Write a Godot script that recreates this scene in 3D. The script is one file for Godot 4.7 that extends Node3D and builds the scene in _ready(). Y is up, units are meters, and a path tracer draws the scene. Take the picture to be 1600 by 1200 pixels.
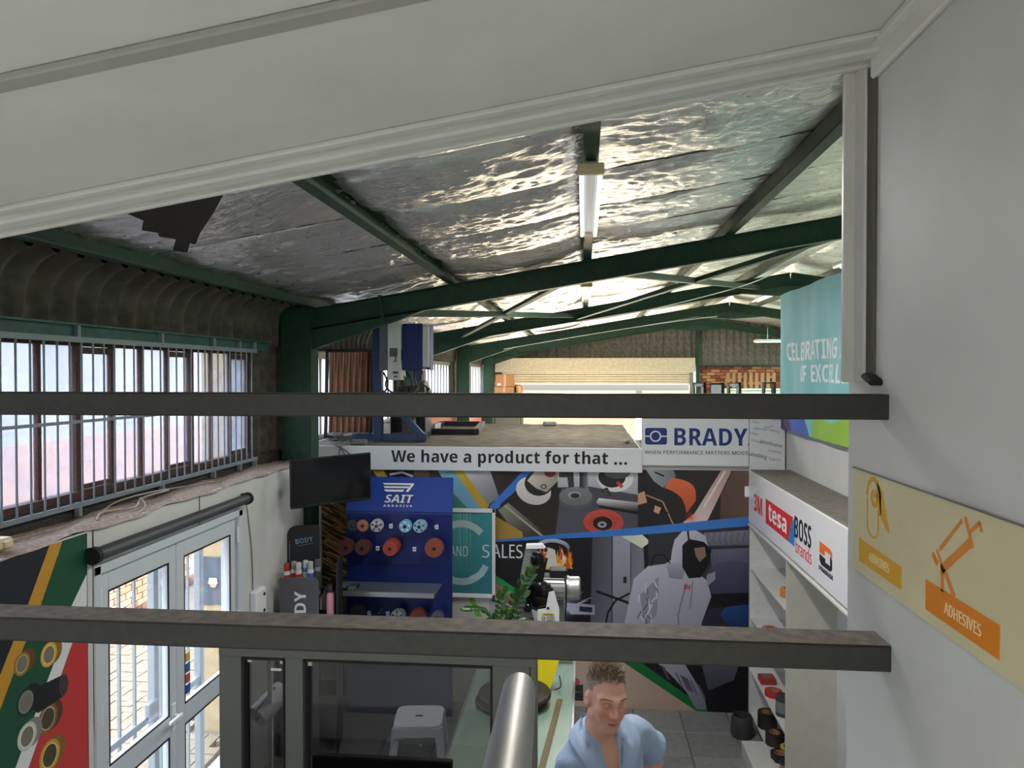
extends Node3D
# World: metres, y up, the shop floor is y = 0, the hall runs along -z.
var M := {}
var used := {}
var rng := RandomNumberGenerator.new()
var bold: SystemFont
var plainf: SystemFont

# ---------------------------------------------------------------- materials
func mat(key: String, col: Color, rough := 0.7, metal := 0.0) -> StandardMaterial3D:
	if M.has(key):
		return M[key]
	var m := StandardMaterial3D.new()
	m.resource_name = key
	m.albedo_color = col
	m.roughness = rough
	m.metallic = metal
	M[key] = m
	return m

func c8(r: float, g: float, b: float) -> Color:
	return Color(r / 255.0, g / 255.0, b / 255.0)

func noise_tex(freq: float, lo: Color, hi: Color, size := 512, octaves := 4, as_normal := false, seed_ := 1) -> NoiseTexture2D:
	var n := FastNoiseLite.new()
	n.seed = seed_
	n.frequency = freq
	n.fractal_octaves = octaves
	var t := NoiseTexture2D.new()
	t.width = size
	t.height = size
	t.seamless = true
	t.noise = n
	if as_normal:
		t.as_normal_map = true
		t.bump_strength = 6.0
	else:
		var g := Gradient.new()
		g.set_color(0, lo)
		g.set_color(1, hi)
		t.color_ramp = g
	return t

func grained(key: String, col: Color, rough: float, freq: float, amount: float, scale := 1.0, metal := 0.0) -> StandardMaterial3D:
	if M.has(key):
		return M[key]
	var m := mat(key, col, rough, metal)
	var d := 1.0 - amount
	m.albedo_texture = noise_tex(freq, Color(d, d, d), Color(1, 1, 1), 512, 5, false, key.hash() % 1000)
	m.uv1_triplanar = true
	m.uv1_world_triplanar = true
	m.uv1_scale = Vector3(scale, scale, scale)
	return m

# ---------------------------------------------------------------- mesh helpers
func mb() -> SurfaceTool:
	var st := SurfaceTool.new()
	st.begin(Mesh.PRIMITIVE_TRIANGLES)
	st.set_smooth_group(-1)
	return st

func face(st: SurfaceTool, pts: Array, mid: Vector3) -> void:
	# a convex polygon that looks away from mid
	var n: Vector3 = (pts[1] - pts[0]).cross(pts[2] - pts[0])
	var c := Vector3.ZERO
	for p in pts:
		c += p
	c /= pts.size()
	var out := n.dot(c - mid) > 0.0
	for i in range(1, pts.size() - 1):
		st.add_vertex(pts[0])
		if out:
			st.add_vertex(pts[i + 1])
			st.add_vertex(pts[i])
		else:
			st.add_vertex(pts[i])
			st.add_vertex(pts[i + 1])

func box(st: SurfaceTool, c: Vector3, s: Vector3, b := Basis(), bev := 0.0) -> void:
	var h := s * 0.5
	st.set_smooth_group(-1)
	if bev <= 0.0:
		for ax in 3:
			for sg in [-1.0, 1.0]:
				var pts := []
				for k in [[-1, -1], [1, -1], [1, 1], [-1, 1]]:
					var v := Vector3.ZERO
					v[ax] = sg * h[ax]
					v[(ax + 1) % 3] = k[0] * h[(ax + 1) % 3]
					v[(ax + 2) % 3] = k[1] * h[(ax + 2) % 3]
					pts.append(c + b * v)
				face(st, pts, c)
		return
	var inn := h - Vector3(bev, bev, bev)
	for ax in 3:
		var u := (ax + 1) % 3
		var w := (ax + 2) % 3
		for sg in [-1.0, 1.0]:
			var pts := []
			for k in [[-1, -1], [1, -1], [1, 1], [-1, 1]]:
				var v := Vector3.ZERO
				v[ax] = sg * h[ax]
				v[u] = k[0] * inn[u]
				v[w] = k[1] * inn[w]
				pts.append(c + b * v)
			face(st, pts, c)
		for s1 in [-1.0, 1.0]:
			for s2 in [-1.0, 1.0]:
				var pts := []
				for e in [[0, -1], [0, 1], [1, 1], [1, -1]]:
					var v := Vector3.ZERO
					v[ax] = e[1] * inn[ax]
					v[u] = s1 * (h[u] if e[0] == 0 else inn[u])
					v[w] = s2 * (inn[w] if e[0] == 0 else h[w])
					pts.append(c + b * v)
				face(st, pts, c)
	for sx in [-1.0, 1.0]:
		for sy in [-1.0, 1.0]:
			for sz in [-1.0, 1.0]:
				var g := Vector3(sx, sy, sz)
				var pts := []
				for ax in 3:
					var v := g * inn
					v[ax] = g[ax] * h[ax]
					pts.append(c + b * v)
				face(st, pts, c)

func bx(st: SurfaceTool, x0: float, x1: float, y0: float, y1: float, z0: float, z1: float, bev := 0.0) -> void:
	box(st, Vector3(x0 + x1, y0 + y1, z0 + z1) * 0.5, Vector3(absf(x1 - x0), absf(y1 - y0), absf(z1 - z0)), Basis(), bev)

func along(dir: Vector3, up := Vector3.UP) -> Basis:
	# a basis whose y axis runs along dir
	var y := dir.normalized()
	var x := up.cross(y)
	if x.length() < 0.01:
		x = Vector3.RIGHT if absf(y.x) < 0.9 else Vector3.FORWARD
		x = (x - y * x.dot(y))
	x = x.normalized()
	return Basis(x, y, x.cross(y))

func bar(st: SurfaceTool, a: Vector3, b: Vector3, w: float, t: float, bev := 0.0, up := Vector3.UP) -> void:
	box(st, (a + b) * 0.5, Vector3(w, a.distance_to(b), t), along(b - a, up), bev)

func lathe(st: SurfaceTool, prof: Array, n := 20, xf := Transform3D(), arc := TAU) -> void:
	# prof: Vector2(radius, height) from bottom to top
	var sg := 1
	for i in prof.size() - 1:
		if i > 0:
			var d0: Vector2 = prof[i] - prof[i - 1]
			var d1: Vector2 = prof[i + 1] - prof[i]
			if absf(d0.angle_to(d1)) > 0.6:
				sg += 1
		st.set_smooth_group(sg)
		var p: Vector2 = prof[i]
		var q: Vector2 = prof[i + 1]
		for k in n:
			var a0 := arc * k / n
			var a1 := arc * (k + 1) / n
			var v00 := xf * Vector3(p.x * cos(a0), p.y, p.x * sin(a0))
			var v01 := xf * Vector3(p.x * cos(a1), p.y, p.x * sin(a1))
			var v10 := xf * Vector3(q.x * cos(a0), q.y, q.x * sin(a0))
			var v11 := xf * Vector3(q.x * cos(a1), q.y, q.x * sin(a1))
			if q.x > 1e-6:
				st.add_vertex(v00); st.add_vertex(v11); st.add_vertex(v10)
			if p.x > 1e-6:
				st.add_vertex(v00); st.add_vertex(v01); st.add_vertex(v11)
	st.set_smooth_group(-1)

func tube(st: SurfaceTool, a: Vector3, b: Vector3, r: float, n := 12, r2 := -1.0) -> void:
	var l := a.distance_to(b)
	var e := r if r2 < 0.0 else r2
	lathe(st, [Vector2(0, 0), Vector2(r, 0), Vector2(e, l), Vector2(0, l)], n, Transform3D(along(b - a), a))

func ring(st: SurfaceTool, r0: float, r1: float, h: float, n: int, xf: Transform3D) -> void:
	lathe(st, [Vector2(r0, 0), Vector2(r1, 0), Vector2(r1, h), Vector2(r0, h), Vector2(r0, 0)], n, xf)

func cable(st: SurfaceTool, pts: Array, r: float, n := 6, steps := 6) -> void:
	var c := Curve3D.new()
	for i in pts.size():
		var a: Vector3 = pts[maxi(i - 1, 0)]
		var b: Vector3 = pts[mini(i + 1, pts.size() - 1)]
		var t := (b - a) / 6.0
		c.add_point(pts[i], -t, t)
	var path := []
	for i in (pts.size() - 1) * steps + 1:
		path.append(c.samplef(float(i) / steps))
	st.set_smooth_group(1)
	var prev := []
	for i in path.size():
		var d: Vector3 = path[mini(i + 1, path.size() - 1)] - path[maxi(i - 1, 0)]
		var bs := along(d)
		var cur := []
		for k in n:
			cur.append(path[i] + bs.x * (r * cos(TAU * k / n)) + bs.z * (r * sin(TAU * k / n)))
		if i > 0:
			for k in n:
				var m := (k + 1) % n
				st.add_vertex(prev[k]); st.add_vertex(cur[m]); st.add_vertex(cur[k])
				st.add_vertex(prev[k]); st.add_vertex(prev[m]); st.add_vertex(cur[m])
		prev = cur
	st.set_smooth_group(-1)

func prism(st: SurfaceTool, poly: Array, depth: float, xf := Transform3D()) -> void:
	# poly in x, y; from z = 0 to z = depth
	var pv := PackedVector2Array(poly)
	if Geometry2D.is_polygon_clockwise(pv):
		pv.reverse()
	var idx := Geometry2D.triangulate_polygon(pv)
	for i in range(0, idx.size(), 3):
		var t := [pv[idx[i]], pv[idx[i + 1]], pv[idx[i + 2]]]
		var ccw: bool = (t[1] - t[0]).cross(t[2] - t[0]) > 0.0
		for s in [0, 1]:
			var z = depth * s
			var order := [0, 1, 2] if (s == 1) != ccw else [0, 2, 1]
			for o in order:
				st.add_vertex(xf * Vector3(t[o].x, t[o].y, z))
	for i in pv.size():
		var a := pv[i]
		var b := pv[(i + 1) % pv.size()]
		var q := [xf * Vector3(a.x, a.y, 0), xf * Vector3(b.x, b.y, 0), xf * Vector3(b.x, b.y, depth), xf * Vector3(a.x, a.y, depth)]
		for o in [0, 2, 1, 0, 3, 2]:
			st.add_vertex(q[o])

func sheet(st: SurfaceTool, nu: int, nv: int, f: Callable, uv := false) -> void:
	# a smooth grid of points f(u, v), u and v from 0 to 1
	st.set_smooth_group(1)
	var rows := []
	for i in nu + 1:
		var r := []
		for j in nv + 1:
			r.append(f.call(float(i) / nu, float(j) / nv))
		rows.append(r)
	for i in nu:
		for j in nv:
			for o in [[0, 0], [1, 0], [1, 1], [0, 0], [1, 1], [0, 1]]:
				if uv:
					st.set_uv(Vector2(float(i + o[0]) / nu, 1.0 - float(j + o[1]) / nv))
				st.add_vertex(rows[i + o[0]][j + o[1]])
	st.set_smooth_group(-1)

func done(st: SurfaceTool) -> ArrayMesh:
	st.generate_normals()
	return st.commit()

# ---------------------------------------------------------------- nodes
func numbered(called: String) -> String:
	if not used.has(called):
		used[called] = 0
		return called
	used[called] += 1
	return "%s_%03d" % [called, used[called]]

func obj(called: String, shape, m: Material, parent: Node = null, label := "") -> MeshInstance3D:
	var o := MeshInstance3D.new()
	o.mesh = done(shape) if shape is SurfaceTool else shape
	o.material_override = m
	if parent == null or parent == self:
		o.name = numbered(called)
		add_child(o, true)
	else:
		var k := 0
		var nm := called
		while parent.has_node(nm):
			k += 1
			nm = "%s_%03d" % [called, k]
		o.name = nm
		parent.add_child(o, true)
	if label:
		o.set_meta("label", label)
	return o

func piece(called: String, i: int, mesh: Mesh, m: Material, parent: Node, pos: Vector3, b := Basis()) -> MeshInstance3D:
	var o := MeshInstance3D.new()
	o.mesh = mesh
	o.material_override = m
	o.name = called if i == 0 else "%s_%03d" % [called, i]
	o.transform = Transform3D(b, pos)
	parent.add_child(o, true)
	return o

func tag(o: Node, label: String, category: String, group := "") -> Node:
	o.set_meta("label", label)
	o.set_meta("category", category)
	if group:
		o.set_meta("group", group)
	return o

func thing(called: String, label: String, category: String, at := Vector3.ZERO, turn := 0.0, group := "") -> Node3D:
	var o := Node3D.new()
	o.name = numbered(called)
	add_child(o, true)
	o.position = at
	o.rotation.y = turn
	tag(o, label, category, group)
	return o

func stru(called: String, label := "", at := Vector3.ZERO) -> Node3D:
	var o := Node3D.new()
	o.name = numbered(called)
	add_child(o, true)
	o.position = at
	o.set_meta("kind", "structure")
	if label:
		o.set_meta("label", label)
	return o

func struct(called: String, st, m: Material, label := "") -> MeshInstance3D:
	var o := obj(called, st, m)
	o.set_meta("kind", "structure")
	if label:
		o.set_meta("label", label)
	return o

func dup(src: Node3D, at: Vector3, turn: float, label: String) -> Node3D:
	var r: Node3D = src.duplicate()
	r.name = numbered(String(src.name).rstrip("0123456789").trim_suffix("_"))
	add_child(r, true)
	r.position = at
	r.rotation.y = turn
	r.set_meta("label", label)
	return r

func letters(s: String, heavy: bool) -> Array:
	var t := TextMesh.new()
	t.text = s
	t.font = bold if heavy else plainf
	t.font_size = 48
	t.pixel_size = 0.01
	t.curve_step = 1.0
	return t.surface_get_arrays(0)

func word(s: String, mid: Vector3, w: float, h: float, b: Basis, m: Material, parent: Node, heavy := true, depth := 0.0015, called := "lettering") -> MeshInstance3D:
	# lettering fitted into w x h, centred on mid, facing b.z
	var t := TextMesh.new()
	t.text = s
	t.font = bold if heavy else plainf
	t.font_size = 48
	t.pixel_size = 0.01
	t.depth = 0.02
	t.curve_step = 1.0
	var a := t.get_aabb()
	var sc := Vector3(w / a.size.x, h / a.size.y, depth / 0.02)
	var o := MeshInstance3D.new()
	o.mesh = t
	o.material_override = m
	o.name = called
	var bs := Basis(b.x * sc.x, b.y * sc.y, b.z * sc.z)
	o.transform = Transform3D(bs, mid - bs * a.get_center() + b.z * depth * 0.5)
	parent.add_child(o, true)
	return o

const FRONT := Basis(Vector3(1, 0, 0), Vector3(0, 1, 0), Vector3(0, 0, 1))      # print that faces +z
const FACE_LEFT := Basis(Vector3(0, 0, 1), Vector3(0, 1, 0), Vector3(-1, 0, 0)) # print that faces -x
const FACE_RIGHT := Basis(Vector3(0, 0, -1), Vector3(0, 1, 0), Vector3(1, 0, 0)) # print that faces +x

# ---------------------------------------------------------------- flat print
class Print:
	var im: Image
	var k := 2.0
	var off := Vector2.ZERO
	var r := RandomNumberGenerator.new()
	func _init(w: int, h: int, origin: Vector2, scale: float, back: Color) -> void:
		im = Image.create(w, h, false, Image.FORMAT_RGB8)
		im.fill(back)
		off = origin
		k = scale
		r.seed = 7
	func px(p: Vector2) -> Vector2:
		return (p - off) * k
	func poly(pts: Array, a: Color, b = null, dir := Vector2(0, 1), grain := 0.0) -> void:
		var q := []
		var lo := 1e9
		var hi := -1e9
		var g0 := 1e9
		var g1 := -1e9
		for p in pts:
			var v: Vector2 = px(p)
			q.append(v)
			lo = minf(lo, v.y)
			hi = maxf(hi, v.y)
			g0 = minf(g0, v.dot(dir))
			g1 = maxf(g1, v.dot(dir))
		for y in range(maxi(0, int(floor(lo))), mini(im.get_height(), int(ceil(hi)) + 1)):
			var yc := y + 0.5
			var xs := []
			for i in q.size():
				var s: Vector2 = q[i]
				var e: Vector2 = q[(i + 1) % q.size()]
				if (s.y <= yc) != (e.y <= yc):
					xs.append(s.x + (yc - s.y) / (e.y - s.y) * (e.x - s.x))
			xs.sort()
			for i in range(0, xs.size() - 1, 2):
				var x0 := clampi(int(round(xs[i])), 0, im.get_width())
				var x1 := clampi(int(round(xs[i + 1])), 0, im.get_width())
				if x1 <= x0:
					continue
				if b == null and grain == 0.0:
					im.fill_rect(Rect2i(x0, y, x1 - x0, 1), a)
				else:
					for x in range(x0, x1):
						var t := clampf((Vector2(x, y).dot(dir) - g0) / maxf(g1 - g0, 1.0), 0.0, 1.0)
						var c: Color = a if b == null else a.lerp(b, t)
						if grain > 0.0:
							var n := 1.0 + r.randf_range(-grain, grain)
							c = Color(c.r * n, c.g * n, c.b * n)
						im.set_pixel(x, y, c)
	func oval(c: Vector2, rx: float, ry: float, a: Color, b = null, tilt := 0.0, inner := 0.0, dir := Vector2(0, 1)) -> void:
		var pts := []
		for i in 37:
			pts.append(c + Vector2(rx * cos(TAU * i / 36), ry * sin(TAU * i / 36)).rotated(tilt))
		if inner > 0.0:
			for i in 37:
				pts.append(c + Vector2(rx * inner * cos(-TAU * i / 36), ry * inner * sin(-TAU * i / 36)).rotated(tilt))
		poly(pts, a, b, dir)
	func line(p: Vector2, q: Vector2, w: float, a: Color, w2 := -1.0) -> void:
		var n := (q - p).orthogonal().normalized() * 0.5
		var e := w if w2 < 0.0 else w2
		poly([p + n * w, q + n * e, q - n * e, p - n * w], a)
	func path(pts: Array, w: float, a: Color) -> void:
		for i in pts.size() - 1:
			line(pts[i], pts[i + 1], w, a)
	func write(arrays: Array, box: Rect2, a: Color) -> void:
		# the front faces of a TextMesh, printed into box
		var v: PackedVector3Array = arrays[Mesh.ARRAY_VERTEX]
		var nn: PackedVector3Array = arrays[Mesh.ARRAY_NORMAL]
		var ix: PackedInt32Array = arrays[Mesh.ARRAY_INDEX]
		var lo := Vector2(1e9, 1e9)
		var hi := Vector2(-1e9, -1e9)
		for p in v:
			lo = lo.min(V2(p))
			hi = hi.max(V2(p))
		for i in range(0, ix.size(), 3):
			if nn[ix[i]].z < 0.5:
				continue
			var t := []
			for j in 3:
				var q := (V2(v[ix[i + j]]) - lo) / (hi - lo)
				t.append(box.position + Vector2(q.x, 1.0 - q.y) * box.size)
			poly(t, a)
	func V2(p: Vector3) -> Vector2:
		return Vector2(p.x, p.y)
	func blob(c: Vector2, rad: float, a: Color, strength := 1.0) -> void:
		var v := px(c)
		var rr := rad * k
		for y in range(maxi(0, int(v.y - rr)), mini(im.get_height(), int(v.y + rr) + 1)):
			for x in range(maxi(0, int(v.x - rr)), mini(im.get_width(), int(v.x + rr) + 1)):
				var d := Vector2(x, y).distance_to(v) / rr
				if d < 1.0:
					var s := (1.0 - d) * (1.0 - d) * strength
					im.set_pixel(x, y, im.get_pixel(x, y).lerp(a, clampf(s, 0.0, 1.0)))
	func tex() -> ImageTexture:
		return ImageTexture.create_from_image(im)

func printed(key: String, p: Print, rough := 0.5) -> StandardMaterial3D:
	var m := mat(key, Color.WHITE, rough)
	m.albedo_texture = p.tex()
	return m

func quad_uv(st: SurfaceTool, a: Vector3, b: Vector3, c: Vector3, d: Vector3) -> void:
	# a bottom left, b bottom right, c top right, d top left as seen from the front
	var v := [a, b, c, d]
	var u := [Vector2(0, 1), Vector2(1, 1), Vector2(1, 0), Vector2(0, 0)]
	for i in [0, 2, 1, 0, 3, 2]:
		st.set_uv(u[i])
		st.add_vertex(v[i])

func V(x: float, y: float) -> Vector2:
	return Vector2(x, y)

func V3(x: float, y: float, z: float) -> Vector3:
	return Vector3(x, y, z)

# ---------------------------------------------------------------- the scene
func _ready() -> void:
	rng.seed = 11
	var cam := Camera3D.new()
	cam.name = "camera"
	add_child(cam)
	cam.position = V3(0, 2.95, 0)
	cam.rotation_degrees = Vector3(-0.87, 5.42, 0)
	cam.fov = 53.9
	cam.near = 0.05
	cam.far = 200.0
	cam.current = true
	var we := WorldEnvironment.new()
	we.name = "sky"
	var env := Environment.new()
	env.background_mode = Environment.BG_SKY
	var sky := Sky.new()
	var sm := ProceduralSkyMaterial.new()
	sm.sky_top_color = Color(0.82, 0.89, 1.0)
	sm.sky_horizon_color = Color(0.96, 0.97, 1.0)
	sm.sky_curve = 0.2
	sm.ground_horizon_color = Color(0.85, 0.84, 0.8)
	sm.ground_bottom_color = Color(0.5, 0.48, 0.45)
	sm.sky_energy_multiplier = 3.1
	sm.ground_energy_multiplier = 1.0
	sky.sky_material = sm
	env.sky = sky
	env.tonemap_mode = Environment.TONE_MAPPER_LINEAR
	env.tonemap_exposure = 1.25
	env.sdfgi_enabled = true
	env.ssao_enabled = true
	env.ssil_enabled = true
	we.environment = env
	add_child(we)
	var sun := DirectionalLight3D.new()
	sun.name = "sun"
	sun.light_color = Color(1.0, 0.95, 0.86)
	sun.light_energy = 22.0
	sun.light_angular_distance = 0.6
	sun.shadow_enabled = true
	sun.sky_mode = DirectionalLight3D.SKY_MODE_LIGHT_ONLY
	add_child(sun)
	sun.look_at_from_position(V3(10, 15, -21), Vector3.ZERO)
	bold = SystemFont.new()
	bold.font_names = PackedStringArray(["Droid Sans"])
	bold.font_weight = 700
	plainf = SystemFont.new()
	plainf.font_names = PackedStringArray(["Droid Sans"])

	palette()
	room()
	roof()
	windows()
	frames()
	lamps()
	landing()
	far_end()
	outdoors()
	box_room()
	left_side()
	cabinet()
	shop()
	man()

func palette() -> void:
	grained("white_board", c8(228, 230, 223), 0.62, 0.012, 0.05, 0.5)
	grained("white_wall", c8(212, 213, 210), 0.6, 0.01, 0.05, 0.5)
	grained("white_paint", c8(222, 222, 218), 0.4, 0.02, 0.04)
	grained("green_steel", c8(13, 66, 42), 0.6, 0.02, 0.3)
	grained("rail_paint", c8(52, 51, 48), 0.5, 0.03, 0.18, 2.0)
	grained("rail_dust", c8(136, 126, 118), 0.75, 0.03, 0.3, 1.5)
	grained("fibre_cement", c8(104, 98, 86), 0.9, 0.02, 0.5, 0.7)
	grained("dust_board", c8(122, 114, 98), 0.95, 0.015, 0.35, 0.6)
	grained("concrete", c8(150, 146, 138), 0.9, 0.02, 0.25, 0.6)
	grained("brick_red", c8(158, 86, 60), 0.9, 0.03, 0.35, 2.0)
	grained("brick_pale", c8(176, 120, 88), 0.9, 0.03, 0.35, 2.0)
	grained("rust_brown", c8(92, 62, 48), 0.8, 0.04, 0.4, 3.0)
	grained("cardboard", c8(176, 130, 92), 0.85, 0.02, 0.12, 2.0)
	grained("timber", c8(164, 124, 84), 0.8, 0.03, 0.3, 2.0)
	grained("tile_grey", c8(150, 152, 150), 0.35, 0.02, 0.12)
	mat("grout", c8(92, 92, 90), 0.9)
	mat("alu_white", c8(205, 212, 218), 0.4)
	mat("alu_grey", c8(98, 101, 96), 0.42, 0.1)
	mat("black", c8(24, 24, 26), 0.45)
	mat("black_gloss", c8(14, 14, 17), 0.12)
	mat("rubber", c8(30, 30, 30), 0.8)
	mat("steel", c8(190, 192, 194), 0.3, 1.0)
	mat("steel_brushed", c8(176, 177, 178), 0.42, 0.85)
	mat("white_gloss", c8(232, 234, 236), 0.3)
	mat("white_matt", c8(224, 226, 228), 0.6)
	mat("blue_steel", c8(40, 64, 98), 0.5)
	mat("deep_blue", c8(20, 38, 104), 0.35)
	mat("print_black", c8(22, 22, 24), 0.6)
	mat("print_white", c8(236, 238, 240), 0.6)
	mat("print_red", c8(214, 34, 46), 0.6)
	mat("print_navy", c8(34, 52, 122), 0.6)
	mat("print_grey", c8(110, 112, 116), 0.6)
	var foil := mat("foil", c8(226, 225, 221), 0.34, 0.72)
	foil.normal_enabled = true
	foil.normal_texture = noise_tex(0.03, Color.BLACK, Color.WHITE, 512, 5, true, 5)
	foil.normal_scale = 1.0
	foil.uv1_triplanar = true
	foil.uv1_world_triplanar = true
	foil.uv1_scale = Vector3(0.8, 1.0, 3.4)
	foil.roughness_texture = noise_tex(0.012, Color(0.75, 0.75, 0.75), Color(1, 1, 1), 512, 3, false, 9)
	var green_sheet := mat("green_sheet", c8(150, 214, 186), 0.5)
	green_sheet.backlight_enabled = true
	green_sheet.backlight = Color(0.75, 1.0, 0.88)
	var g := mat("clear_glass", Color(0.95, 0.98, 1.0, 0.06), 0.02)
	g.transparency = BaseMaterial3D.TRANSPARENCY_ALPHA
	var dg := mat("dirty_glass", Color(0.80, 0.84, 0.95, 0.5), 0.35)
	dg.transparency = BaseMaterial3D.TRANSPARENCY_ALPHA
	dg.albedo_texture = noise_tex(0.008, Color(0.8, 0.8, 0.82, 0.7), Color(1, 1, 1, 1.0), 256, 5, false, 44)
	dg.uv1_triplanar = true
	dg.uv1_world_triplanar = true
	var fg := mat("frosted_glass", Color(0.93, 0.95, 1.0, 0.72), 0.5)
	fg.transparency = BaseMaterial3D.TRANSPARENCY_ALPHA
	fg.backlight_enabled = true
	fg.backlight = Color(1, 1, 1)
	var sg := mat("smoked_glass", Color(0.05, 0.055, 0.065, 0.46), 0.04)
	sg.transparency = BaseMaterial3D.TRANSPARENCY_ALPHA
	var tint := mat("counter_glass", c8(142, 168, 153), 0.12)
	tint.clearcoat_enabled = true

func wave(st: SurfaceTool, pts: Array, z0: float, z1: float, pitch: float, amp: float, per := 8) -> void:
	# a corrugated sheet: the profile pts (x, y) swept along z, its ridges running along the profile
	var n := int(ceil((z1 - z0) / pitch)) * per
	st.set_smooth_group(1)
	for i in n:
		var za := lerpf(z0, z1, float(i) / n)
		var zb := lerpf(z0, z1, float(i + 1) / n)
		var wa := amp * sin(TAU * za / pitch)
		var wb := amp * sin(TAU * zb / pitch)
		for k in pts.size() - 1:
			var q := []
			for e in [[k, za, wa], [k, zb, wb], [k + 1, zb, wb], [k + 1, za, wa]]:
				var p0: Vector2 = pts[maxi(e[0] - 1, 0)]
				var p1: Vector2 = pts[mini(e[0] + 1, pts.size() - 1)]
				var nn := (p1 - p0).orthogonal().normalized()
				var p: Vector2 = pts[e[0]] + nn * e[2]
				q.append(V3(p.x, p.y, e[1]))
			for o in [0, 1, 2, 0, 2, 3]:
				st.add_vertex(q[o])
	st.set_smooth_group(-1)

func room() -> void:
	# floor slab with the tiles that show, walls with thickness
	var st := mb()
	bx(st, -2.8, 8.4, -0.25, -0.012, 2.8, -19.9)
	var fl := struct("floor", st, grained("screed", c8(196, 188, 172), 0.6, 0.02, 0.15, 0.5), "pale grey tiled shop floor")
	var tm := []
	for k in 3:
		var t := mb()
		box(t, Vector3.ZERO, V3(0.394, 0.02, 0.394), Basis(), 0.003)
		tm.append(done(t))
	var shades := []
	for k in 3:
		shades.append(grained("tile_%d" % k, c8(146 + 5 * k, 148 + 5 * k, 146 + 4 * k), 0.32, 0.02, 0.14, 1.0 + 0.3 * k))
	st = mb()
	bx(st, -2.37, 1.72, -0.012, -0.004, 2.0, -6.65)
	obj("grout_bed", st, M.grout, fl)
	var n := 0
	for i in 10:
		for j in 13:
			var x := -2.17 + 0.4 * i
			if x > 1.6:
				continue
			piece("tile", n, tm[(i + j) % 3], shades[rng.randi() % 3], fl, V3(x, 0.0, -6.44 + 0.4 * j))
			n += 1
	# left wall: lined lower wall with the doorway, its top is the dusty ledge
	var wl := stru("wall_left", "pale plastered lower wall with a dusty ledge along its top")
	st = mb()
	bx(st, -2.8, -2.37, -0.01, 2.19, 2.8, -3.465)
	bx(st, -2.52, -2.37, -0.01, 2.19, -5.04, -6.65)
	bx(st, -2.8, -2.5, -0.01, 2.19, -5.95, -6.65)
	bx(st, -2.8, -2.5, 2.05, 2.19, -5.0, -5.98)
	bx(st, -2.8, -2.37, 2.005, 2.19, -3.465, -5.04)
	obj("lining", st, M.white_wall, wl)
	st = mb()
	sheet(st, 6, 90, func(u, v): return V3(-2.62 + 0.27 * u + (0.007 * sin(v * 73.0) if u > 0.9 else 0.0), 2.19 + 0.014 + 0.008 * sin(v * 61.0 + u * 5.0) + 0.006 * sin(v * 140.0 + u * 9.0) - (0.014 if u > 0.95 else 0.0), lerpf(2.5, -6.2, v)))
	obj("ledge", st, grained("ledge_dust", c8(186, 162, 142), 0.95, 0.03, 0.35, 2.0), wl)
	st = mb()
	bx(st, -2.374, -2.366, 1.2, 2.19, -3.44, -3.446)
	bx(st, -2.374, -2.366, 2.01, 2.19, -4.46, -4.466)
	obj("board_joint", st, M.grout, wl)
	# brick sill course under the window strip
	st = mb()
	bx(st, -2.8, -2.6, 2.18, 2.285, 2.8, -19.5)
	struct("window_sill", st, grained("dark_sill", c8(62, 57, 54), 0.9, 0.03, 0.4, 2.0))
	st = mb()
	bx(st, -2.8, -2.6, -0.01, 2.185, -6.65, -19.9)
	struct("wall_left_rear", st, M.brick_red)
	# curved fibre-cement cladding from the window head to the eaves
	var cl := stru("wall_cladding", "stained grey corrugated cladding that curves into the eaves")
	var prof := [V(-2.62, 3.17), V(-2.62, 3.28)]
	for i in range(1, 9):
		var a := PI * 0.5 * 0.82 * i / 8
		prof.append(V(-2.62 + 0.26 * (1.0 - cos(a)), 3.28 + 0.26 * sin(a)))
	var zz := 2.4
	while zz > -19.4:
		st = mb()
		wave(st, prof, zz - 1.05, zz, 0.175, 0.03)
		obj("corrugated_sheet", st, M.fibre_cement, cl)
		zz -= 1.05
	for r in [[-5.8, -6.55], [-10.5, -11.3], [-14.9, -15.7]]:
		st = mb()
		wave(st, [V(-2.64, 2.2), V(-2.64, 2.7), V(-2.64, 3.2)], r[1], r[0], 0.175, 0.022)
		obj("corrugated_panel", st, M.fibre_cement, cl)
	st = mb()
	bx(st, -2.85, -2.68, 3.1, 4.0, 2.8, -19.9)
	for r in [[-5.78, -6.52], [-10.45, -11.3], [-14.85, -15.7], [2.8, 0.9]]:
		bx(st, -2.85, -2.68, 2.28, 3.15, r[0], r[1])
	struct("wall_left_outer", st, M.concrete)
	# right hand hall wall, back wall
	st = mb()
	bx(st, 8.1, 8.4, -0.25, 2.35, 2.8, -19.9)
	bx(st, 8.1, 8.4, 2.9, 3.7, 2.8, -19.9)
	for k in 6:
		bx(st, 8.1, 8.4, 2.3, 2.95, 2.8 - 4.4 * k, 2.2 - 4.4 * k)
	struct("wall_right_hall", st, M.white_wall)
	st = mb()
	bx(st, -2.85, 8.4, -0.25, 5.0, 2.6, 2.9)
	struct("wall_back", st, M.white_wall)
	# wall of the side room, on which the banner hangs
	st = mb()
	bx(st, 1.72, 1.84, -0.01, 3.45, -1.7, -6.66)
	bx(st, 0.6, 1.84, -0.01, 3.45, -1.66, -1.78)
	struct("wall_right", st, M.white_wall, "plain grey white wall behind the teal banner")

func roof_y(x: float) -> float:
	return 3.87 + 0.162 * x if x < 2.85 else 3.87 + 0.162 * (5.7 - x)

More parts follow.
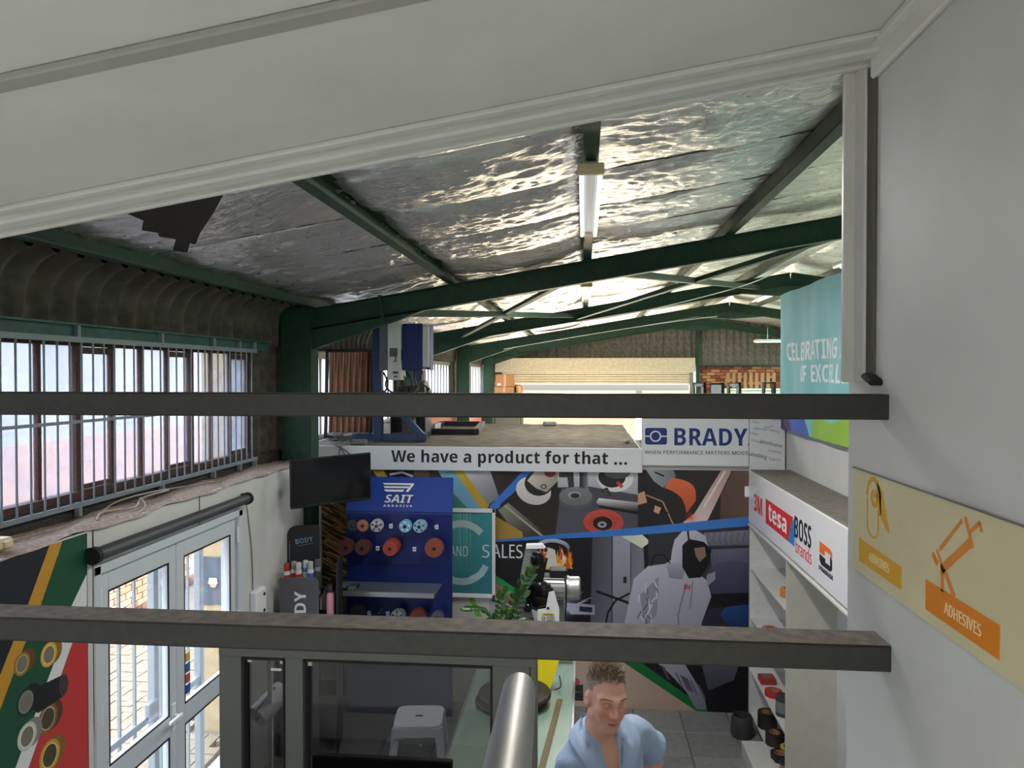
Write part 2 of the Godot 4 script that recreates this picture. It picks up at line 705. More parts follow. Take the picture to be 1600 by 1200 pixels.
func roof() -> void:
	var top := stru("ceiling", "sagging silver foil lining under the pitched workshop roof")
	var xs := [-2.42, -1.1, 0.03, 1.17, 2.3, 2.85, 3.4, 4.53, 5.67, 6.8, 8.15]
	var zs := [2.6]
	var z := 1.1
	while z > -19.3:
		zs.append(z)
		z -= 0.84
	zs.append(-19.55)
	var nz := FastNoiseLite.new()
	nz.seed = 3
	nz.frequency = 1.0
	nz.fractal_octaves = 3
	var fine := FastNoiseLite.new()
	fine.seed = 8
	fine.frequency = 1.0
	fine.fractal_octaves = 2
	var count := 0
	for i in xs.size() - 1:
		for j in zs.size() - 1:
			var x0: float = xs[i]
			var x1: float = xs[i + 1]
			var z0: float = zs[j]
			var z1: float = zs[j + 1]
			if (i == 7 or i == 8) and j % 4 == 2:
				var st2 := mb()
				wave2(st2, x0, x1, z0, z1)
				obj("rooflight_sheet", st2, M.green_sheet, top)
				continue
			var near := z1 < -1.0 and z0 > -10.0 and x0 < 2.5
			var nu := 50 if near else 10
			var nv := 42 if near else 8
			var sag := 0.105 if i == 1 else (0.06 if i == 0 else 0.045)
			var st := mb()
			sheet(st, nu, nv, func(u, v):
				var x := lerpf(x0, x1, u)
				var zc := lerpf(z0, z1, v)
				var edge := sin(PI * u)
				var e2 := sin(PI * v)
				var y := roof_y(x) + 0.115
				y -= sag * pow(e2, 0.55) * (0.25 + 0.75 * pow(edge, 0.5))
				# slack, long slanting wrinkles and fine crinkles of the foil
				y += 0.016 * nz.get_noise_2d(x * 1.3 + i * 7.0, zc * 2.6) * pow(edge, 0.3)
				var w1 := nz.get_noise_2d(x * 2.6 + zc * 1.2 + i * 3.0, zc * 5.0 - x * 2.2)
				y += (0.030 if i == 0 else 0.016) * (0.5 - absf(w1)) * (0.35 + 0.65 * e2)
				if near:
					if i == 0:
						y += 0.003 * fine.get_noise_2d(x * 9.0 + zc * 3.0, zc * 14.0)
					y += 0.0065 * fine.get_noise_2d(x * 4.0, zc * 17.0) + 0.0035 * fine.get_noise_2d(x * 15.0 + zc * 4.0, zc * 12.0)
				return V3(x, y, zc))
			piece("foil_panel", count, done(st), M.foil, top, Vector3.ZERO)
			count += 1
	# seam tapes between the foil lengths
	for j in range(3, zs.size() - 8):
		var st := mb()
		var zc: float = zs[j]
		for i in 5:
			var a: float = xs[i]
			var b: float = xs[i + 1]
			for s in 6:
				var p := lerpf(a, b, s / 6.0)
				var q := lerpf(a, b, (s + 1) / 6.0)
				bar(st, V3(p, roof_y(p) + 0.109, zc), V3(q, roof_y(q) + 0.112, zc), 0.004, 0.008)
		obj("seam", st, mat("seam", c8(96, 96, 98), 0.5, 0.6), top)
	# outer roof sheets that keep the daylight out
	var st := mb()
	prism(st, [V(-3.1, roof_y(-3.1) + 0.2), V(2.85, roof_y(2.85) + 0.2), V(2.85, roof_y(2.85) + 0.32), V(-3.1, roof_y(-3.1) + 0.32)], 22.9, Transform3D(Basis(), V3(0, 0, -19.95)))
	for e in [[2.85, 4.53], [6.8, 8.7]]:
		prism(st, [V(e[0], roof_y(e[0]) + 0.2), V(e[1], roof_y(e[1]) + 0.2), V(e[1], roof_y(e[1]) + 0.32), V(e[0], roof_y(e[0]) + 0.32)], 22.9, Transform3D(Basis(), V3(0, 0, -19.95)))
	for j in zs.size() - 1:
		if j % 4 == 2:
			continue
		prism(st, [V(4.53, roof_y(4.53) + 0.2), V(6.8, roof_y(6.8) + 0.2), V(6.8, roof_y(6.8) + 0.32), V(4.53, roof_y(4.53) + 0.32)], zs[j] - zs[j + 1], Transform3D(Basis(), V3(0, 0, zs[j + 1])))
	struct("roof", st, M.fibre_cement, "grey outer roof sheeting")

func wave2(st: SurfaceTool, x0: float, x1: float, z0: float, z1: float) -> void:
	sheet(st, 2, 48, func(u, v):
		var x := lerpf(x0, x1, u)
		return V3(x, roof_y(x) + 0.13 + 0.018 * sin(v * TAU * 5.0), lerpf(z0, z1, v)))

func windows() -> void:
	# strips of old timber windows, in each bay of the left wall
	var bays := [[0.85, -5.76], [-6.56, -10.4], [-11.35, -14.8], [-15.75, -19.4]]
	for b in bays.size():
		var z0: float = bays[b][0]
		var z1: float = bays[b][1]
		var w := stru("window_%d" % (b + 1), ["dirty glazed window strip behind the steel bars", "frosted window strip behind the machine gantry", "frosted window strip with white rail beyond the gantry", "frosted window strip beside the roller door"][b])
		var st := mb()
		bx(st, -2.70, -2.63, 3.09, 3.16, z0, z1)
		bx(st, -2.70, -2.63, 2.27, 2.325, z0, z1)
		obj("window_frame", st, M.rust_brown if b == 0 else M.alu_grey, w)
		var n := int(round((z0 - z1) / 0.29))
		var step := (z0 - z1) / n
		var pm := mb()
		bx(pm, -2.672, -2.668, 2.31, 3.10, -step * 0.5, step * 0.5)
		var mesh := done(pm)
		var mu := mb()
		box(mu, V3(-2.665, 2.71, 0), V3(0.03, 0.78, 0.026), Basis(), 0.004)
		var mesh2 := done(mu)
		var mw := mb()
		box(mw, V3(-2.665, 2.71, 0), V3(0.04, 0.78, 0.05), Basis(), 0.005)
		var mesh3 := done(mw)
		for k in n:
			var zc := z0 - step * (k + 0.5)
			piece("pane", k, mesh, M.dirty_glass if b == 0 else M.frosted_glass, w, V3(0, 0, zc))
			piece("mullion", k, mesh3 if k % 4 == 3 and b == 0 else mesh2, M.rust_brown if b == 0 else M.alu_grey, w, V3(0, 0, zc - step * 0.5))
			if k % 3 == 1 and b == 0:
				var ca := mb()
				bx(ca, -2.66, -2.645, 2.33, 2.355, zc - step * 0.48, zc + step * 0.48)
				bx(ca, -2.66, -2.645, 3.05, 3.085, zc - step * 0.48, zc + step * 0.48)
				obj("sash", ca, M.rust_brown, w)
	# steel bars in front of the first strip
	var g := thing("window_grille", "grey steel bar grille in front of the long dirty window strip", "window bars")
	var gm := mat("grille_grey", c8(118, 128, 134), 0.45)
	var bm := mb()
	tube(bm, V3(0, 2.27, 0), V3(0, 3.115, 0), 0.0052, 8)
	var bmesh := done(bm)
	var k2 := 0
	var zb := 0.7
	while zb > -5.72:
		piece("bar", k2, bmesh, gm, g, V3(-2.56, 0, zb))
		zb -= 0.0905
		k2 += 1
	var st := mb()
	box(st, V3(-2.56, 3.118, -2.5), V3(0.008, 0.028, 6.45))
	obj("top_rail", st, gm, g)
	st = mb()
	box(st, V3(-2.56, 2.275, -2.5), V3(0.008, 0.024, 6.45))
	obj("bottom_rail", st, gm, g)
	st = mb()
	box(st, V3(-2.555, 2.71, -2.0), V3(0.01, 0.016, 5.4), Basis(Vector3.RIGHT, -0.006))
	obj("middle_rail", st, gm, g)
	for zc in [-3.63, -4.4, -5.05, -5.45, -5.71, -2.8, -1.9]:
		st = mb()
		box(st, V3(-2.575, 3.155, zc), V3(0.03, 0.08, 0.022))
		obj("bracket", st, gm, g)
		st = mb()
		box(st, V3(-2.575, 2.25, zc), V3(0.03, 0.07, 0.022))
		obj("bracket", st, gm, g)
	# green girt under the cladding
	st = mb()
	bx(st, -2.6, -2.585, 3.125, 3.2, 2.4, -6.0)
	bx(st, -2.6, -2.55, 3.19, 3.2, 2.4, -6.0)
	tag(obj("window_girt", st, grained("teal_green", c8(44, 92, 82), 0.55, 0.02, 0.25)), "flat green steel girt above the barred window strip", "girt")
	st = mb()
	bx(st, -2.56, -2.5, 3.13, 3.19, -8.6, -10.3)
	for i in 7:
		bx(st, -2.5, -2.49, 3.14, 3.18, -8.75 - 0.25 * i, -8.79 - 0.25 * i)
	tag(obj("blind_headrail", st, M.white_matt), "cream rail along the frosted window beyond the machine gantry", "blind rail")

func ibeam(st: SurfaceTool, a: Vector3, b: Vector3, h: float, w: float, up: Vector3) -> void:
	# web plus two flanges, the depth h measured along up
	var y := (b - a).normalized()
	var u := (up - y * up.dot(y)).normalized()
	var bs := Basis(u, y, u.cross(y))
	var l := a.distance_to(b)
	var m := (a + b) * 0.5
	box(st, m, V3(h - 0.016, l, 0.008), bs)
	box(st, m + u * (h * 0.5 - 0.005), V3(0.01, l, w), bs)
	box(st, m - u * (h * 0.5 - 0.005), V3(0.01, l, w), bs)

func frames() -> void:
	var who := ["green steel portal frame next to the box room and column by the sign", "green steel portal frame behind the machine gantry, second along the hall", "green steel portal frame third along the hall, short of the roller door", "dark green steel portal frame against the far gable wall"]
	var ds := [-6.3, -10.8, -15.2, -19.3]
	for k in 4:
		var z: float = ds[k]
		var f := thing("portal_frame", who[k], "steel frame", V3(0, 0, z), 0.0, "portal frames")
		var st := mb()
		bx(st, -2.56, -2.30, 0.0, 3.50, -0.09, 0.09)
		obj("column", st, M.green_steel, f)
		st = mb()
		bx(st, 7.98, 8.09, 0.0, 3.50, -0.09, 0.09)
		obj("column", st, M.green_steel, f)
		for s in [0, 1]:
			st = mb()
			var mx := func(x): return x if s == 0 else 5.7 - x
			var a := V3(mx.call(-2.42), roof_y(-2.42) - 0.09, 0)
			var b := V3(2.85, roof_y(2.85) - 0.09, 0)
			ibeam(st, a, b, 0.18, 0.10, Vector3.UP)
			obj("rafter", st, M.green_steel, f)
			st = mb()
			prism(st, [V(mx.call(-2.30), roof_y(-2.3) - 0.17), V(mx.call(-1.28), roof_y(-1.28) - 0.17), V(mx.call(-2.30), 3.15)], 0.1, Transform3D(Basis(), V3(0, 0, -0.05)))
			obj("haunch", st, M.green_steel, f)
		st = mb()
		prism(st, [V(2.1, roof_y(2.1) - 0.16), V(2.85, roof_y(2.85) - 0.16), V(3.6, roof_y(2.1) - 0.16), V(2.85, 4.0)], 0.08, Transform3D(Basis(), V3(0, 0, -0.04)))
		obj("apex_plate", st, M.green_steel, f)
		st = mb()
		box(st, V3(-1.70, roof_y(-1.7) - 0.1, 0.0), V3(0.02, 0.22, 0.12), Basis(Vector3.BACK, 0.16))
		obj("splice_plate", st, M.green_steel, f)
	var pn := ["green purlin along the roof between the torn lining and the batten lamps", "green purlin that carries the row of batten lamps", "green purlin to the right of the batten lamps, next after them", "green purlin just short of the roof ridge", "green purlin just past the roof ridge"]
	var px := [-1.1, 0.03, 1.17, 2.3, 3.4]
	for k in 5:
		var x: float = px[k]
		var st := mb()
		var y := roof_y(x)
		# a cold-rolled channel: web and two lips
		box(st, V3(x - 0.03, y + 0.05, -8.5), V3(0.006, 0.10, 21.8))
		box(st, V3(x, y + 0.003, -8.5), V3(0.066, 0.006, 21.8))
		box(st, V3(x, y + 0.097, -8.5), V3(0.066, 0.006, 21.8))
		box(st, V3(x + 0.03, y + 0.012, -8.5), V3(0.005, 0.02, 21.8))
		tag(obj("purlin", st, M.green_steel), pn[k], "purlin", "roof purlins")
	var st := mb()
	bx(st, -2.33, -2.32, 3.50, 3.70, 2.5, -19.2)
	bx(st, -2.33, -2.26, 3.50, 3.51, 2.5, -19.2)
	bx(st, -2.33, -2.26, 3.69, 3.70, 2.5, -19.2)
	tag(obj("eaves_beam", st, M.green_steel), "long green channel beam along the eaves above the curved cladding", "beam")
	# wind bracing between the first and second frames
	var br := [[V3(-1.5, 3.43, -6.35), V3(-0.1, 3.73, -10.75), "flat green brace that runs almost level above the machine gantry"], [V3(-0.15, 3.70, -6.35), V3(-1.75, 3.45, -10.75), "green angle brace that slopes down towards the machine gantry"], [V3(0.3, 3.75, -6.35), V3(2.4, 4.10, -10.75), "green angle brace that starts beside the batten lamp row"], [V3(2.05, 4.04, -6.35), V3(-0.1, 3.70, -10.75), "long green brace that climbs towards the teal banner"]]
	for b in br:
		st = mb()
		bar(st, b[0], b[1], 0.06, 0.006)
		bar(st, b[0] + V3(0.027, 0.03, 0), b[1] + V3(0.027, 0.03, 0), 0.006, 0.06)
		tag(obj("wind_brace", st, M.green_steel), b[2], "brace", "wind braces")
	for c in [[[V3(-1.6, 3.42, -15.1), V3(0.2, 3.72, -15.1), V3(1.6, 3.93, -15.1), V3(2.6, 4.05, -15.1)], "white cable clipped along the third frame"], [[V3(-0.1, 3.66, -10.7), V3(0.9, 3.8, -10.3), V3(1.9, 4.0, -9.5), V3(2.2, 4.1, -8.6)], "thin pale wire slung between the second frame and the lamps"]]:
		st = mb()
		cable(st, c[0], 0.007)
		tag(obj("cable", st, M.white_matt), c[1], "cable")

func batten(label: String, at: Vector3, l: float, turn := 0.0, energy := 2.0, drop := 0.0) -> void:
	var t := thing("batten_lamp", label, "lamp", at, turn, "fluorescent batten lamps")
	var st := mb()
	box(st, V3(0, -0.03, 0), V3(0.055, 0.05, l - 0.06), Basis(), 0.006)
	if drop > 0.0:
		box(st, V3(0, drop * 0.5, l * 0.3), V3(0.012, drop, 0.012))
		box(st, V3(0, drop * 0.5, -l * 0.3), V3(0.012, drop, 0.012))
	var body := obj("body", st, mat("lamp_body", c8(178, 192, 200), 0.5), t)
	for s in [-1.0, 1.0]:
		st = mb()
		box(st, V3(0, -0.045, s * (l * 0.5 - 0.02)), V3(0.115, 0.05, 0.03), Basis(), 0.005)
		obj("end_cap", st, mat("cream_plastic", c8(214, 198, 160), 0.5), body)
		st = mb()
		tube(st, V3(s * 0.040, -0.064, -l * 0.5 + 0.035), V3(s * 0.040, -0.064, l * 0.5 - 0.035), 0.011, 12)
		var tm := mat("lit_tube", c8(250, 252, 255), 0.4)
		tm.emission_enabled = true
		tm.emission = Color(1.0, 0.99, 0.96)
		tm.emission_energy_multiplier = 1.15
		obj("tube", st, tm, t)
	var a := AreaLight3D.new()
	a.name = "tube_light"
	a.area_size = Vector2(0.09, l)
	a.light_color = Color(1.0, 0.985, 0.965)
	a.light_energy = energy
	a.area_range = 30.0
	a.area_attenuation = 2.0
	a.shadow_enabled = true
	a.rotation_degrees = Vector3(-90, 0, 0)
	a.position = V3(0, -0.085, 0)
	t.add_child(a)

func lamps() -> void:
	batten("twin tube batten lamp, the big one under the roof foil", V3(0.03, 3.87, -4.02), 1.52, 0.0, 4.2)
	batten("twin tube batten lamp just past the first rafter", V3(0.03, 3.87, -8.3), 1.52, 0.0, 4.2)
	batten("twin tube batten lamp between second and third rafters", V3(0.03, 3.87, -13.2), 1.52, 0.0, 4.2)
	batten("batten lamp near the ridge, cut off by the white trim above the teal banner", V3(3.0, 4.26, -8.6), 1.5, 0.0, 4.2, 0.05)
	batten("batten lamp near the ridge left of the teal banner's top corner", V3(3.0, 4.26, -12.9), 1.5, 0.0, 4.2, 0.05)
	batten("added unseen twin tube batten lamp on the landing ceiling, brightens the near wall", V3(-0.6, 3.385, 1.2), 1.5, 0.0, 3.6)  # unseen lamp, added to brighten the near ceiling and side wall
	batten("level batten lamp in front of the far gable, beside the teal banner", V3(4.55, 3.7, -17.4), 1.5, PI / 2, 4.2, 0.25)

func landing() -> void:
	# ceiling over the landing, parallel to the roof, with a joint strip and edge trims
	var cy := func(x): return 3.588 + 0.165 * (x - 0.57)
	var st := mb()
	prism(st, [V(-2.7, cy.call(-2.7)), V(0.75, cy.call(0.75)), V(0.75, cy.call(0.75) + 0.1), V(-2.7, cy.call(-2.7) + 0.1)], 4.2, Transform3D(Basis(), V3(0, 0, -1.56)))
	struct("ceiling_landing", st, M.white_board, "sloping white board ceiling over the landing")
	st = mb()
	var sl := Basis(Vector3.BACK, atan(0.165))
	box(st, V3(-1.0, cy.call(-1.0) - 0.006, -0.99), V3(3.3, 0.012, 0.035), sl, 0.003)
	struct("trim_1", st, grained("strip_grey", c8(176, 177, 166), 0.7, 0.012, 0.05, 0.5), "cover strip across the white ceiling")
	st = mb()
	box(st, V3(-1.0, cy.call(-1.0) - 0.012, -1.525), V3(3.4, 0.024, 0.05), sl, 0.006)
	box(st, V3(-1.0, cy.call(-1.0) - 0.005, -1.475), V3(3.4, 0.012, 0.03), sl, 0.004)
	box(st, V3(-1.0, cy.call(-1.0) + 0.04, -1.57), V3(3.4, 0.14, 0.018), sl, 0.004)
	struct("trim_2", st, M.white_board, "moulded edge trim of the white ceiling")
	st = mb()
	box(st, V3(0.558, 3.576, 0.4), V3(0.03, 0.018, 3.9), Basis(), 0.004)
	box(st, V3(0.565, 3.55, 0.4), V3(0.014, 0.05, 3.9), Basis(), 0.004)
	struct("trim_3", st, M.white_board, "cornice between the white ceiling and the side wall")
	# side wall of the landing
	st = mb()
	bx(st, 0.57, 0.72, -0.01, 3.7, 2.7, -1.655)
	struct("wall_landing", st, M.white_wall, "smooth pale grey side wall that carries the yellow signs")
	st = mb()
	bx(st, 0.562, 0.574, 2.93, 3.575, -1.585, -1.655, 0.003)
	bx(st, 0.540, 0.574, 2.93, 3.575, -1.64, -1.655, 0.003)
	struct("trim_4", st, M.white_paint, "white corner trim above the upper rail")
	st = mb()
	bx(st, 0.566, 0.572, 2.93, 3.57, -1.54, -1.583)  # flat strip, its dark colour stands for the shade in a groove
	struct("trim_5", st, mat("painted_gap_shade", c8(96, 94, 86), 0.8), "dark grey strip painted as groove shade beside the white corner trim")
	st = mb()
	box(st, V3(0.56, 2.937, -1.53), V3(0.03, 0.012, 0.05), Basis(Vector3.RIGHT, 0.3), 0.004)
	tag(obj("bracket", st, M.rubber), "small dark clip where the upper rail meets the wall", "bracket")
	# landing floor
	st = mb()
	bx(st, -2.37, 0.57, 1.2, 1.36, 2.6, -1.1)
	struct("floor_landing", st, M.white_board)
	# rails
	st = mb()
	box(st, V3(-0.9, 2.885, -1.5), V3(2.95, 0.048, 0.05), Basis(), 0.003)
	tag(obj("guard_rail", st, M.rail_paint), "upper dark grey square steel rail across the opening", "railing", "guard rails")
	st = mb()
	box(st, V3(-0.9, 2.4165, -1.4975), V3(2.95, 0.05, 0.083), Basis(), 0.004)
	var lr := thing("guard_rail", "lower dark grey steel rail with a worn top face painted paler for hall light", "railing", V3(0, 0, 0), 0.0, "guard rails")
	obj("tube", st, M.rail_paint, lr)
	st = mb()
	box(st, V3(-0.9, 2.4417, -1.4975), V3(2.94, 0.0008, 0.078))  # paler colour holds both wear and the hall light on the top face
	obj("worn_lit_top", st, M.rail_dust, lr, "worn dusty top face with hall light painted into its colour")
	# stair handrail
	var h := thing("handrail", "thick brushed steel handrail tube with a domed end", "handrail")
	var a := V3(-0.098, 2.462, -1.15)
	var b := V3(-0.062, 2.60, -0.45)
	st = mb()
	tube(st, a, b, 0.0255, 40)
	obj("rail_tube", st, M.steel_brushed, h)
	st = mb()
	var dome := []
	for i in 9:
		dome.append(V(0.0255 * cos(PI * 0.5 * i / 8), 0.0255 * sin(PI * 0.5 * i / 8)))
	lathe(st, dome, 40, Transform3D(along(a - b), a))
	obj("end_cap", st, M.steel_brushed, h)
	st = mb()
	tube(st, V3(-0.075, 1.3, -0.98), V3(-0.088, 2.46, -1.0), 0.008, 12)
	obj("post", st, M.alu_grey, h)
	# yellow translucent sign strip on the side wall
	var sg := thing("wall_sign", "pale yellow translucent sign strip with icons on the side wall", "sign")
	st = mb()
	bx(st, 0.5665, 0.5695, 2.538, 2.750, -0.35, -1.652)
	obj("backing", st, grained("sign_yellow", c8(224, 214, 172), 0.4, 0.01, 0.06), sg)
	st = mb()
	bx(st, 0.565, 0.5695, 2.750, 2.752, -0.35, -1.652)
	obj("edge", st, mat("sign_edge", c8(120, 118, 108), 0.5), sg)
	var am := mat("amber", c8(222, 168, 30), 0.5)
	var om := mat("orange_print", c8(228, 134, 14), 0.5)
	var xf := Transform3D(FACE_LEFT, V3(0.5665, 0, 0))
	st = mb()
	prism(st, [V(-1.612, 2.610), V(-1.405, 2.602), V(-1.405, 2.562), V(-1.612, 2.563)], 0.001, xf)
	obj("caption_bar", st, am, sg, "amber caption bar")
	word("ABRASIVES", V3(0.5653, 2.585, -1.508), 0.10, 0.017, FACE_LEFT, mat("cream_print", c8(238, 226, 176), 0.5), sg, false, 0.0008)
	# roll of abrasive: spiral, outline and the band that unrolls
	st = mb()
	var cr := V(-1.535, 2.705)
	var arcs := []
	for i in 41:
		var t := TAU * 2.1 * i / 40
		arcs.append(cr + V(cos(t), sin(t)) * (0.006 + 0.013 * i / 40.0))
	for i in 40:
		stroke(st, arcs[i], arcs[i + 1], 0.0035, xf)
	var out_ := []
	for i in 25:
		var t := PI * i / 24
		out_.append(cr + V(0.034 * cos(t) - 0.002, 0.036 * sin(t)))
	for i in 24:
		stroke(st, out_[i], out_[i + 1], 0.009, xf)
	prism(st, [V(-1.51, 2.715), V(-1.497, 2.725), V(-1.462, 2.655), V(-1.466, 2.650), V(-1.50, 2.672)], 0.001, xf)
	prism(st, [V(-1.523, 2.735), V(-1.50, 2.73), V(-1.497, 2.678), V(-1.513, 2.672)], 0.001, xf)
	stroke(st, V(-1.569, 2.70), V(-1.569, 2.648), 0.004, xf)
	stroke(st, V(-1.513, 2.68), V(-1.513, 2.645), 0.004, xf)
	for i in 12:
		var t0 := PI + PI * i / 12
		var t1 := PI + PI * (i + 1) / 12
		stroke(st, V(-1.541 + 0.028 * cos(t0), 2.648 + 0.022 * sin(t0)), V(-1.541 + 0.028 * cos(t1), 2.648 + 0.022 * sin(t1)), 0.004, xf)
	obj("roll_icon", st, am, sg, "amber icon of a roll of abrasive")
	st = mb()
	prism(st, [V(-1.308, 2.607), V(-1.084, 2.605), V(-1.084, 2.557), V(-1.308, 2.557)], 0.001, xf)
	obj("caption_bar", st, om, sg, "orange caption bar")
	word("ADHESIVES", V3(0.5653, 2.581, -1.186), 0.11, 0.018, FACE_LEFT, M.cream_print, sg, false, 0.0008)
	st = mb()
	for s in [[-1.26, 2.668, -1.19, 2.728, 0.006], [-1.25, 2.640, -1.165, 2.700, 0.014], [-1.27, 2.665, -1.245, 2.632, 0.006], [-1.18, 2.735, -1.158, 2.694, 0.007], [-1.165, 2.716, -1.138, 2.735, 0.006], [-1.138, 2.735, -1.134, 2.722, 0.006], [-1.285, 2.655, -1.268, 2.642, 0.009], [-1.252, 2.645, -1.25, 2.603, 0.009], [-1.246, 2.640, -1.212, 2.607, 0.009]]:
		stroke(st, V(s[0], s[1]), V(s[2], s[3]), s[4], xf)
	obj("gun_icon", st, mat("gun_orange", c8(222, 140, 52), 0.5), sg, "orange icon of a caulking gun")

func stroke(st: SurfaceTool, p: Vector2, q: Vector2, w: float, xf: Transform3D, depth := 0.001) -> void:
	var n := (q - p).orthogonal().normalized() * w * 0.5
	prism(st, [p + n, q + n, q - n, p - n], depth, xf)

func far_end() -> void:
	var w := stru("wall_far", "far gable wall of brick below grey corrugated cladding")
	var st := mb()
	bx(st, 2.85, 8.2, -0.01, 3.12, -19.55, -19.85)
	bx(st, -2.8, -1.62, -0.01, 3.12, -19.55, -19.85)
	bx(st, -1.62, 2.85, 3.1, 3.4, -19.75, -19.85)
	obj("backing", st, M.grout, w)
	var bm := mb()
	box(bm, Vector3.ZERO, V3(0.215, 0.068, 0.05), Basis(), 0.006)
	var bmesh := done(bm)
	var tones := []
	for k in 4:
		tones.append(grained("brick_%d" % k, [c8(150, 84, 58), c8(172, 104, 72), c8(196, 146, 104), c8(132, 70, 52)][k], 0.9, 0.03, 0.3, 2.0))
	var n := 0
	for r in 10:
		for k in 10:
			piece("brick", n, bmesh, tones[rng.randi() % 4], w, V3(2.98 + 0.226 * k + (0.113 if r % 2 else 0.0), 3.07 - 0.078 * r, -19.535))
			n += 1
	for r in 9:
		for k in 3:
			piece("brick", n, bmesh, tones[rng.randi() % 4], w, V3(-2.2 + 0.226 * k + (0.06 if r % 2 else 0.0), 2.98 - 0.078 * r, -19.535))
			n += 1
	var x := -3.0
	while x < 8.2:
		st = mb()
		var x1 := minf(x + 0.95, 8.2)
		var i0 := int(x * 100)
		st.set_smooth_group(1)
		var cols := 32
		for i in cols:
			var xa := lerpf(x, x1, float(i) / cols)
			var xb := lerpf(x, x1, float(i + 1) / cols)
			var za := -19.52 + 0.025 * sin(TAU * xa / 0.175)
			var zb := -19.52 + 0.025 * sin(TAU * xb / 0.175)
			var q := [V3(xa, 3.12, za), V3(xb, 3.12, zb), V3(xb, roof_y(xb) + 0.2, zb), V3(xa, roof_y(xa) + 0.2, za)]
			for o in [0, 2, 1, 0, 3, 2]:
				st.add_vertex(q[o])
		obj("corrugated_sheet", st, grained("gable_sheet", c8(126, 122, 115), 0.9, 0.02, 0.35, 0.8), w)
		x = x1
	st = mb()
	bx(st, -3.0, 8.3, 3.3, 5.0, -19.75, -19.9)
	obj("outer_skin", st, M.concrete, w)
	st = mb()
	bx(st, 2.85, 8.0, 3.11, 3.15, -19.42, -19.5)
	bx(st, 2.82, 2.90, 0.0, 4.3, -19.40, -19.5)
	tag(obj("gable_rail", st, M.green_steel), "thin green rail between far brickwork and gable cladding", "rail")
	# roller door, almost rolled up
	var d := stru("door_2", "cream roller shutter nearly rolled up at the far end")
	st = mb()
	box(st, V3(0.26, 3.14, -19.38), V3(5.05, 0.36, 0.24), Basis(), 0.01)
	obj("shutter_box", st, grained("cream_steel", c8(196, 188, 168), 0.5, 0.02, 0.15), d)
	for k in 5:
		st = mb()
		sheet(st, 2, 6, func(u, v): return V3(lerpf(-2.1, 2.66, u), 2.67 + 0.06 * (k + v), -19.45 + 0.022 * sin(PI * v)))
		obj("slat", st, M.cream_steel, d)
	st = mb()
	bx(st, 2.66, 2.76, 0.0, 3.1, -19.4, -19.5)
	bx(st, -1.66, -1.60, 0.0, 2.9, -19.52, -19.6)
	obj("guide", st, mat("guide_grey", c8(118, 120, 112), 0.5, 0.3), d)
	st = mb()
	bx(st, -2.1, 2.66, 2.64, 2.675, -19.43, -19.47)
	obj("bottom_bar", st, M.white_matt, d)
	# tall stack of cardboard boxes by the shutter
	for k in 3:
		var y0: float = [2.33, 2.61, 2.15][k]
		var t := thing("cardboard_box", ["brown cardboard box on top of the stack beside the shutter", "", "small open brown carton, lower right of the shutter stack"][k] if k != 1 else "brown cardboard box directly under the shutter box", "box", V3([-1.93, -1.93, -1.59][k], [2.33, 2.61, 2.33][k], -18.6), 0.1 * k - 0.05)
		st = mb()
		var hh: float = [0.27, 0.29, 0.3][k]
		var ww: float = [0.48, 0.46, 0.16][k]
		box(st, V3(0, hh * 0.5, 0), V3(ww, hh, 0.4), Basis(), 0.004)
		obj("carton", st, M.cardboard, t)
		st = mb()
		box(st, V3(0, hh * 0.5, 0), V3(0.05, hh + 0.002, 0.402))
		obj("tape", st, mat("tape_brown", c8(196, 160, 116), 0.4), t)
		st = mb()
		bx(st, -ww * 0.4, -ww * 0.4 + 0.08, 0.03, 0.07, 0.2, 0.203)
		obj("shipping_label", st, M.print_white, t)
	var rk := thing("storage_rack", "tall steel rack that carries the cartons beside the shutter", "rack")
	for xx in [-2.22, -1.52]:
		for zz in [-18.35, -18.85]:
			st = mb()
			box(st, V3(xx, 1.165, zz), V3(0.04, 2.33, 0.04))
			obj("post", st, M.green_steel, rk)
	for yy in [0.6, 1.4, 2.31]:
		st = mb()
		box(st, V3(-1.87, yy, -18.6), V3(0.72, 0.03, 0.52))
		obj("shelf", st, M.concrete, rk)
	# cupboard with a pallet on it by the far brick wall
	var cb := thing("cupboard", "pale tall cupboard under the slatted pallet by the far brick wall", "cupboard", V3(4.2, 0, -18.6))
	st = mb()
	box(st, V3(0, 1.27, 0), V3(1.9, 2.54, 0.6), Basis(), 0.01)
	obj("body", st, mat("mint_board", c8(186, 206, 192), 0.6), cb)
	st = mb()
	box(st, V3(0, 2.55, 0.01), V3(1.96, 0.03, 0.66), Basis(), 0.006)
	obj("top", st, M.mint_board, cb)
	var pl := thing("pallet", "slatted timber pallet standing upright on the pale cupboard", "pallet", V3(4.02, 2.567, -18.7))
	for k in 9:
		st = mb()
		box(st, V3(-0.54 + 0.135 * k, 0.19, 0.0), V3(0.08, 0.38, 0.02), Basis(), 0.003)
		obj("slat", st, M.timber, pl)
	for yy in [0.04, 0.34]:
		st = mb()
		box(st, V3(0, yy, -0.05), V3(1.2, 0.06, 0.08))
		obj("bearer", st, grained("timber_dark", c8(96, 66, 40), 0.85, 0.03, 0.3, 2.0), pl)
	# outside beyond the shutter
	st = mb()
	bx(st, -40, 40, -0.4, -0.05, -19.9, -75)
	struct("ground_rear", st, grained("yard", c8(216, 198, 164), 0.95, 0.01, 0.15, 0.3))
	for k in 5:
		st = mb()
		bx(st, -12.6 + 5.0 * k, -7.9 + 5.0 * k, -0.05, 2.2, -31, -31.3)
		var p := obj("boundary_wall", st, M.brick_pale)
		tag(p, "red brick boundary panel across the yard outside the shutter", "wall", "yard wall panels")
		p.set_meta("kind", "structure")

